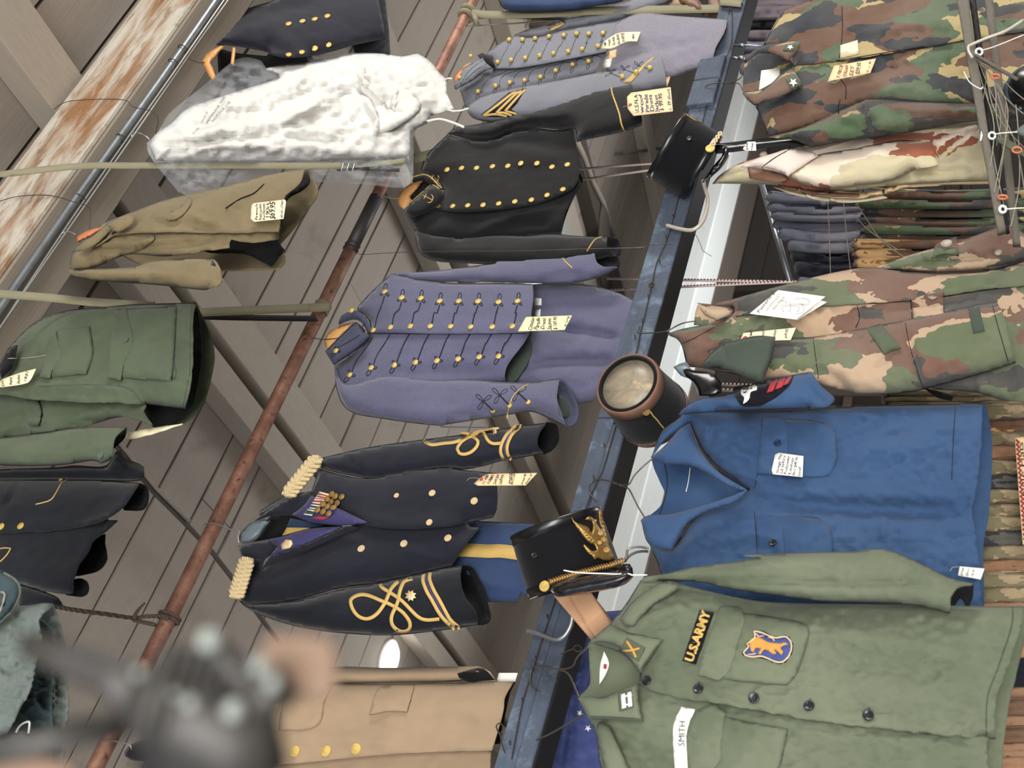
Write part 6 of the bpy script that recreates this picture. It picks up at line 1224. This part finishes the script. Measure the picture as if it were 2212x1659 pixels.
wire_thing('long thin wire from the rusty pipe sleeve across the black sleeve to the beam', K("-385,140 -340,148 -200,140 0,132 300,128 700,125 1100,112 1440,104 1540,82 1660,80", 900, 500), [2.12, 2.1, 2.08, 2.07, 2.06, 2.05, 2.05, 2.06, 2.085, 2.085], .001)
wire_thing('curly rusty wire end hanging off the blue beam above the cream bracket', K("1440,92 1470,110 1450,130 1430,105 1460,90 1440,130 1430,200 1445,240 1400,290 1340,400", 900, 500), 2.07, .001, 'wire_dark')
wire_thing('thin broken twig-like wire hanging below the cream bracket', K("1790,1500 1810,1530 1838,1590 1850,1620 1905,1655", 900, 0), 2.0, .0008, 'wire_dark')
wire_thing('black twisted wire loop sticking out beside the tan coat', K("570,1560 550,1500 540,1450 520,1410 515,1385 535,1370 555,1385 555,1410 540,1440", 900, 1104), 2.07, .0016, 'wire_dark')
wire_thing('black wire eye beside the blue flag', K("930,925 970,905 1010,890 1020,872 1045,868 1065,885 1055,905 1030,905 1015,890", 900, 1104), 2.07, .0016, 'wire_dark')
wire_thing('bundle of pale electric wires behind the eagle shako', px(P("1880,840 1920,760 1935,680 1990,650 2100,640 2212,660", 1050, 1080, 350 / 2212)), 2.1, .003, 'wire_light')
wire_thing('grey electric wires curling from the eagle shako to the chambray collar', px(P("1890,850 1950,770 2050,715 2150,700 2212,705", 1050, 1080, 350 / 2212)), 2.1, .003, 'wire')

# ------------------------------------------------------------------ blue flag with white stars
t = thing('flag', 'blue flag with small white stars hanging behind the olive drab shirt', 'flag', at(1250, 1659, 2.45)); reset()
sheet('field', t, MT['flagblue'], P("1295,1322! 1345,1318! 1420,1330 1420,1700! 1140,1700! 1190,1540 1225,1430 1245,1350"), 2.45, .03, 30, folds=[(P("1300,1340 1260,1480 1200,1659"), 14, .03), (P("1270,1400 1240,1520 1225,1659"), 8, -.03)], amp=.012, nscale=8)
for x, y, r in ((1252, 1541, 8), (1270, 1573, 8)): patch('star', t, MT['white_thread'], star(x, y, r, .2), .002, .001, step=9)
t = thing('blue_garment', 'royal blue garment just showing at the top edge above the cadet grey coat', 'jacket', at(1200, 0, 2.1)); reset()
sheet('panel', t, MT['trouser'], E_("450,-60! 455,0 475,60 520,98 700,120 1100,110 1400,70 1700,20 1780,-60!"), 2.12, .04, 25)
t = thing('leather_case', 'tan leather corner behind the grey sleeve at the top edge', 'case', at(1520, 20, 2.15)); reset()
sheet('flap', t, MT['leather_br'], C("1790,-30! 1840,20 1880,95! 1800,70 1700,20 1690,-30!"), 2.17, .02, 10, amp=0); sheet('panel', t, MT['tan'], C("1660,-30! 1790,-30! 1830,60 1860,98! 1700,60 1600,70!"), 2.19, .02, 10, amp=0)
t = thing('wooden_block', 'dark red wooden block beside the top end of the blue beam', 'block', at(1545, 15, 2.2)); sheet('face', t, MT['leather_br'], C("1885,-30! 1960,-30! 1950,85! 1880,85!"), 2.2, 0, amp=0, th=.05)
# blue-cardboard white block by the tan coat
t = thing('white_card', 'white card end poking out between the tan coat and the blue beam', 'card', at(1095, 1460, 2.2)); reset(); sheet('card', t, MT['paper_w'], F_("2010,1100! 2025,1045! 2145,1045! 2130,1100!"), 2.2, 0, amp=0)

# ------------------------------------------------------------------ ceiling fittings
def on_roof(x, y, drop=0):
    d = ray(x, y); a = 3.26 - SLOPE * W0 - drop; tt = a / (d.z - SLOPE * d.dot(M)); return CAM + d * tt
t = thing('ceiling_light', 'round bright white ceiling light above the tan service coat', 'light', on_roof(838, 1424, .03))
p = on_roof(838, 1424, 0); ax = -R_UP
revolve('diffuser', t, MT['lamp'], p, ax, [(.02, .05), (.05, .045), (.09, .035), (.115, .015), (.118, 0)][::-1]); revolve('rim', t, MT['white_pl'], p, ax, [(.118, 0), (.118, .01), (.128, .008), (.13, 0)])
L = bpy.data.lights.new('lamp_light', 'POINT'); L.energy = 1; L.shadow_soft_size = .1; L.color = (1, .98, .94); lo = bpy.data.objects.new('lamp_light', L); col.objects.link(lo); lo.location = p + ax * .12
t = thing('conduit', 'thin conduit crossing the far roof boards beside the upper shako', 'conduit', on_roof(1300, 440, .16))
tube('pipe', t, MT['rafter'], [on_roof(*q_, .15) for q_ in px(C4("370,480 450,650 560,960 680,1200 800,1600"))], .022, 10)
revolve('dark_oval', t, MT['rafter_dark'], on_roof(1303, 434, .15), (on_roof(1305, 505, .15) - on_roof(1303, 434, .15)), [(.02, 0), (.10, .15), (.14, .4), (.11, .7), (.03, .9)], 20, sq=.3)  # dark flattened oval lying along the conduit
t = thing('conduit', 'thin dark rod crossing the roof boards between olive and black coats', 'conduit', on_roof(400, 1120, .12))
tube('pipe', t, MT['rafter_dark'], [on_roof(*q_, .15) for q_ in ((250, 960), (290, 1010), (330, 1060), (400, 1130), (460, 1195), (510, 1260), (560, 1330), (620, 1410))], .012, 8)
tube('pipe', t, MT['rafter'], [on_roof(*q_, .17) for q_ in ((258, 955), (298, 1005), (338, 1055), (408, 1125))], .008, 8)
t = thing('dark_rail', 'short dark rail on the far roof boards left of the upper shako', 'rail', on_roof(1400, 325, .1)); tube('rail', t, MT['rafter_dark'], [on_roof(1345, 330, .1), on_roof(1430, 320, .1)], .02, 4)
t = thing('steel_bolt', 'pair of steel bolts fixing the blue beam beside the woodland collar', 'bolt', at(1600, 100, 2.15))
for q_ in (("1583,98", "1650,99", .006), ("1582,125", "1595,125", .007)):
    a_, b_ = P(q_[0])[0], P(q_[1])[0]; tube('rod', t, MT['conduit'], [at(a_[0], a_[1], 2.1), at(b_[0], b_[1], 2.1)], q_[2] * .6, 8)
    tube('nut', t, MT['conduit'], [at(a_[0] + 14, a_[1], 2.1), at(a_[0] + 25, a_[1], 2.1)] if 'x' else 0, q_[2], 6)

# ------------------------------------------------------------------ racks of folded and hung clothing behind
ORD = ['first', 'second', 'third', 'fourth', 'fifth', 'sixth', 'seventh', 'eighth', 'ninth', 'tenth', 'eleventh', 'twelfth', 'thirteenth', 'fourteenth', 'fifteenth', 'sixteenth', 'seventeenth', 'eighteenth', 'nineteenth', 'twentieth', 'twenty-first', 'twenty-second', 'twenty-third', 'twenty-fourth', 'twenty-fifth', 'twenty-sixth']
def rack(x0a, x1, ys, mats, w, name, label, group, curve=0, rail=True, hgt=1.35, seedk=0, x0f=None, cols=None):
    random.seed(seedk)
    if rail: tr = thing('clothes_rail', 'steel rail carrying the ' + group, 'rail', at(x0a + 12, ys[len(ys) // 2], w)); c0 = at(x0a + 14, ys[len(ys) // 2], w + .03)
    if rail: tube('rail', tr, MT['conduit'], [c0 + U * (s_at(x0a + 14, ys[-1], w) - s_at(x0a + 14, ys[len(ys) // 2], w)), c0 + U * (s_at(x0a + 14, ys[0], w) - s_at(x0a + 14, ys[len(ys) // 2], w))], .011, 8)
    for i, y in enumerate(ys):
        step = (ys[i + 1] - y) if i + 1 < len(ys) else (y - ys[i - 1]); h_ = step * hgt
        x0 = x0f[i] if x0f else x0a + random.uniform(-8, 8); xe = x1 + random.uniform(-6, 6)
        c = curve * (1 if callable(curve) is False else 1)
        m_ = mats[i % len(mats)]
        q = [(x0, y + h_ * .35, 1), (x0 + 10, y, 0), ((x0 + xe) / 2, y - c + random.uniform(-3, 3), 0), (xe, y - random.uniform(0, 3), 1), (xe, y + h_, 1), ((x0 + xe) / 2, y + h_ - c * .6, 0), (x0 + 8, y + h_, 0)]
        reset(); t = thing(name, label.format(ORD[i]), name.split('_')[-1], at(xe, y + h_ / 2, w), group)
        f1 = [((x0 + 20, y + h_ * .6, 0), ((x0 + xe) / 2, y + h_ * .5 - c * .8, 0), (xe - 10, y + h_ * .6, 0))]
        sheet('cloth', t, MT[m_], q, w - .012 * i * 0 + random.uniform(-.02, .02), .05, h_ * .55, folds=[(f, h_ * .12, -.02) for f in f1], amp=.012, nscale=16, seed=i * 2.1, res=7)
        cord('fold_edge', t, MT[m_], [(x0 + 6, y + 3, 0), ((x0 + xe) / 2, y + 3 - c, 0), (xe, y + 2, 0)], .003)
rack(1602, 1760, [-25, 12, 40, 62, 84, 108, 132], ['mauve', 'mauve', 'inside', 'mauve', 'greyblue', 'mauve', 'mauve'], 2.75, 'folded_trousers', '{} mauve-grey trouser from the top beside the blue beam', 'folded mauve trousers behind the beam', 4, seedk=1)
rack(1655, 1900, [412, 432, 452, 470, 490, 512, 536, 560, 590], ['greyblue', 'greyblue', 'greyblue', 'greyblue', 'greyblue', 'greyblue', 'navy', 'navy', 'greyblue'], 2.8, 'folded_trousers', '{} faded navy trouser from the top in the bundle under the desert jacket', 'faded navy trousers in the bundle', -12, rail=False, seedk=2, x0f=[1656, 1658, 1666, 1670, 1682, 1700, 1706, 1714, 1722])
rack(1860, 2250, [405, 424, 444, 462, 480, 500], ['woodland', 'woodland_d', 'woodland', 'woodland', 'woodland_d', 'woodland'], 2.6, 'camouflage_trousers', '{} woodland trouser from the top in the pile beside the navy bundle', 'woodland trousers in the pile', -6, seedk=3)
rack(1845, 2150, [515, 533, 552, 574], ['desert6', 'desert6', 'desert6', 'woodland_d'], 2.55, 'camouflage_trousers', '{} brown desert trouser from the top below the woodland pile', 'desert trousers in the pile', -4, seedk=4)
rack(1900, 2200, [838, 852, 868], ['digital', 'digital', 'digital'], 2.6, 'camouflage_shirt', '{} pale mixed-camouflage shirt above the chambray shirt hem', 'pale shirts above the chambray hem', 0, seedk=5)
rack(2110, 2330, [868 + int(i * 30.5) for i in range(26)], ['digital', 'desert6', 'digital', 'brown_mix', 'digital', 'tiger', 'digital', 'digital', 'digital', 'tiger', 'digital', 'brown_mix', 'digital', 'digital', 'brown_mix', 'digital', 'desert6', 'brown_mix', 'navy', 'navy', 'brown_mix', 'desert6', 'brown_mix', 'desert6', 'brown_mix', 'brown_mix'], 2.5, 'camouflage_shirt', '{} rack shirt from the top at the right edge below the blotched jacket', 'shirts on the rack at the right edge', 2, 1.4, seedk=6)
t = thing('rack_rail', 'thin galvanised rail in front of the dark wall beside the navy bundle', 'rail', at(1700, 560, 2.85)); tube('rail', t, MT['conduit'], [at(1640, 380, 2.95), at(1710, 620, 2.95)], .012, 10)
t = thing('bundle_string', 'pale strings tied round the faded navy trouser bundle', 'string', at(1800, 500, 2.6))
for q_ in ("1788,430 1792,520 1794,600", "1822,435 1830,520 1840,610"): tube('string', t, MT['string'], spline3([at(p_[0], p_[1], 2.62) for p_ in P(q_)], 5), .0014, 5)
for q_ in ("1845,430 1870,470 1905,520 1960,560", "1850,470 1880,500 1940,540"): tube('string', t, MT['string'], spline3([at(p_[0], p_[1], 2.4) for p_ in P(q_)], 5), .0016, 5)
t = thing('rack_sign', 'cream hand-lettered sign with a red zigzag border at the right edge', 'sign', at(2212, 1060, 2.3)); reset()
sheet('card', t, MT['paper_p'], P("2192,946! 2260,938! 2285,1172! 2209,1176!"), 2.3, 0, amp=.001, th=.002)
zz = []
for i in range(44): zz.append((2197 + i * .40 + (4 if i % 2 else -2), 950 + i * 5.1, True))
cord('zigzag_border', t, MT['red'], zz, .0022, .002, step=20)
write(t, 'Army Jungle Hats', MT['ink'], (2222, 1165), (2210, 955), 11, .002, 2.3, wob=.1)
write(t, 'Camo Caps', MT['ink'], (2245, 1160), (2235, 985), 12, .002, 2.3, wob=.1)

# ------------------------------------------------------------------ grey slatted frame with strings and rings
T5 = lambda s: P(s, 1840, 0, 372 / 2057); T6 = lambda s: P(s, 1840, 250, 372 / 1991)
WX = 1.66
t = thing('slat_frame', 'grey painted wooden frame strung with cords at the top right corner', 'frame', at(2150, 490, WX)); reset()
sheet('slat', t, MT['grey_frame'], P("2062,-30! 2088,-30! 2137,300! 2172,490! 2154,495! 2111,250!"), WX, 0, amp=0, th=.02); sheet('slat', t, MT['black_gap'], P("2090,-30! 2104,-30! 2150,300! 2180,490! 2172,492! 2136,300!"), WX + .03, 0, amp=0, th=.02)
sheet('slat', t, MT['grey_frame'], P("2124,-30! 2142,-30! 2180,300! 2204,520! 2187,520! 2162,300!"), WX + .1, 0, amp=0, th=.02)
tube('metal_strut', t, MT['grey_hook'], spline3([at(x, y, WX - .02) for x, y in px(T5("2050,240 1840,370 1600,460 1440,530 1395,560 1400,620 1440,690"))], 4), .0035, 8)
tube('metal_strut', t, MT['grey_frame'], [at(x, y, WX - .02) for x, y in px(T5("1480,660 1700,790 1980,950"))], .004, 8)
fan = ["1470,680 1600,900 1560,1300 1620,1700", "1490,690 1700,1000 1730,1400 1840,1900", "1500,700 1640,1050 1780,1400 1700,1850", "1480,700 1560,1000 1700,1500 1640,2100", "1700,980 1850,1180 2050,1360", "1500,690 1800,1100 1860,1500 1700,2300", "1520,720 1750,900 1950,1100 2200,1300", "1620,1000 1700,1300 1900,1600 2200,1900", "1600,1050 1680,1500 1620,1900 1780,2500", "1740,1100 1830,1400 1980,1800 2100,2500", "1840,1200 1830,1700 1760,2200 1740,2700", "1960,1250 1990,1600 2000,2200 1900,2700", "1540,1100 1650,1600 1720,2000 1850,2600"]
for q_ in fan: tube('string', t, MT['string'], spline3([at(x, y, WX + random.uniform(-.02, .05)) for x, y in px(T5(q_))], 5), .0011, 5)
def ringc(x, y, rx, ry, m_, r=.003, nm='ring', lab=None):
    tube(nm, t, MT[m_], [at(x + math.cos(a) * rx, y + math.sin(a) * ry, WX - .015 + .004 * math.sin(a)) for a in np.linspace(0, 6.28, 22)], r, 8, label=lab)
ringc(2115, 112, 7, 7, 'white_pl', .0028); ringc(2150, 165, 10, 4.5, 'orange_pl', .0022); ringc(2143, 293, 7, 7, 'white_pl', .0024); ringc(2197, 324, 10, 6, 'orange_pl', .0022); ringc(2166, 426, 10, 4, 'orange_pl', .0022); ringc(2166, 452, 7, 7, 'white_pl', .0028)
for q_ in ("2123,108 2150,100 2212,75", "2173,452 2195,450 2230,449", "2082,155 2095,178 2118,192 2122,188", "2148,290 2170,287 2230,283", "2120,285 2118,305 2122,290"): tube('string', t, MT['white_thread'], spline3([at(p_[0], p_[1], WX - .02) for p_ in P(q_)], 5), .0013, 5)
t = thing('helmet', 'dark green round steel helmet edge at the right border behind the strings', 'helmet', at(2212, 215, WX)); reset()
revolve('shell', t, MT['patent'], at(2228, 195, WX + .1), img_dir(-.1, 0, -1), [(.03, .05), (.05, .03), (.055, 0), (.053, -.03)], 32); revolve('rim', t, MT['parka_in'], at(2228, 195, WX + .1), img_dir(-.1, 0, -1), [(.052, -.004), (.058, 0), (.058, .006), (.052, .008)], 32)
t = thing('strap_end', 'grey-green webbing strap end hanging among the strings at the right border', 'strap', at(2212, 290, WX)); reset()
sheet('webbing', t, MT['parka'], P("2190,285! 2212,268 2240,262! 2240,305! 2212,300!"), WX - .02, .01, 8, amp=0); sheet('webbing', t, MT['olive'], P("2155,295! 2180,302 2215,325! 2212,338! 2175,318 2150,302!"), WX - .01, 0)

# ------------------------------------------------------------------ spiky tackle hanging close to the lens
def near(x, y, d=.25): r_ = ray(x, y); return CAM + r_ * d
t = thing('wire_tackle', 'out-of-focus dark coiled tackle with a tan leather tab close to the lens', 'tackle', near(480, 1620))
NB = .25; MT['spike'] = plain('spike_steel', (150, 156, 150), .4, .3)
for i in range(9):
    c_ = near(330 + i * 26, 1500 + i * 9, NB + .002 * i); a_ = img_dir(.92, .3, .1); m_ = frame(c_, a_)
    tube('coil', t, MT['bolt'], [m_ @ Vector((math.cos(a) * .0105, math.sin(a) * .0105, .0005 * a)) for a in np.linspace(0, 6.4, 20)], .0021, 8)
tube('core', t, MT['bolt'], [near(300, 1530), near(420, 1560), near(520, 1600), near(545, 1680)], .0085, 12, radii=[.006, .010, .011, .009])
tube('body', t, MT['black_gap'], [near(330, 1600, .255), near(430, 1640, .255), near(540, 1690, .255)], .009, 12)
tube('stem', t, MT['bolt'], [near(455, 1388), near(490, 1425), near(545, 1490), near(590, 1530)], .0032, 10)
for x, y, r_ in ((453, 1384, .0028), (505, 1535, .0026), (335, 1480, .0018), (372, 1500, .0018), (412, 1520, .0018), (300, 1455, .0014), (560, 1440, .0022), (590, 1475, .0020), (375, 1590, .0016)):
    bm = bmesh.new(); bmesh.ops.create_icosphere(bm, subdivisions=2, radius=r_, matrix=Matrix.Translation(near(x, y, .243))); me = bpy.data.meshes.new('spike'); bm.to_mesh(me); bm.free(); me.materials.append(MT['spike']); link('spike', me, t)
tube('fork', t, MT['bolt'], [near(520, 1560), near(580, 1500), near(615, 1480)], .005, 10)
def near_sheet(nm, mat, pts, d=.25, th=.002):
    V2, Fc = tri_fill(smooth_path(P(pts), True, 8)[0], 12); V = [near(x, y, d) for x, y in V2]; o = link(nm, mesh(nm, V, face_front(V, Fc), MT[mat]), t); solid(o, th)
near_sheet('leather_tab', 'bolt_br', "560,1395! 600,1375 680,1378 722,1400 725,1470 715,1508! 640,1505 590,1480 570,1440", .255)
tube('strap', t, MT['bolt'], [near(60, 1390, .268), near(150, 1425, .262), near(240, 1460, .26), near(310, 1505, .255)], .004, 8, radii=[.0035, .0045, .005, .007])
tube('strap', t, MT['bolt'], [near(-60, 1632, .26), near(60, 1612, .26), near(180, 1580, .255), near(300, 1555, .30)], .0035, 8)
near_sheet('leather_tab', 'bolt_br', "-20,1652! 60,1640 140,1655 180,1700! -20,1700!", .26)
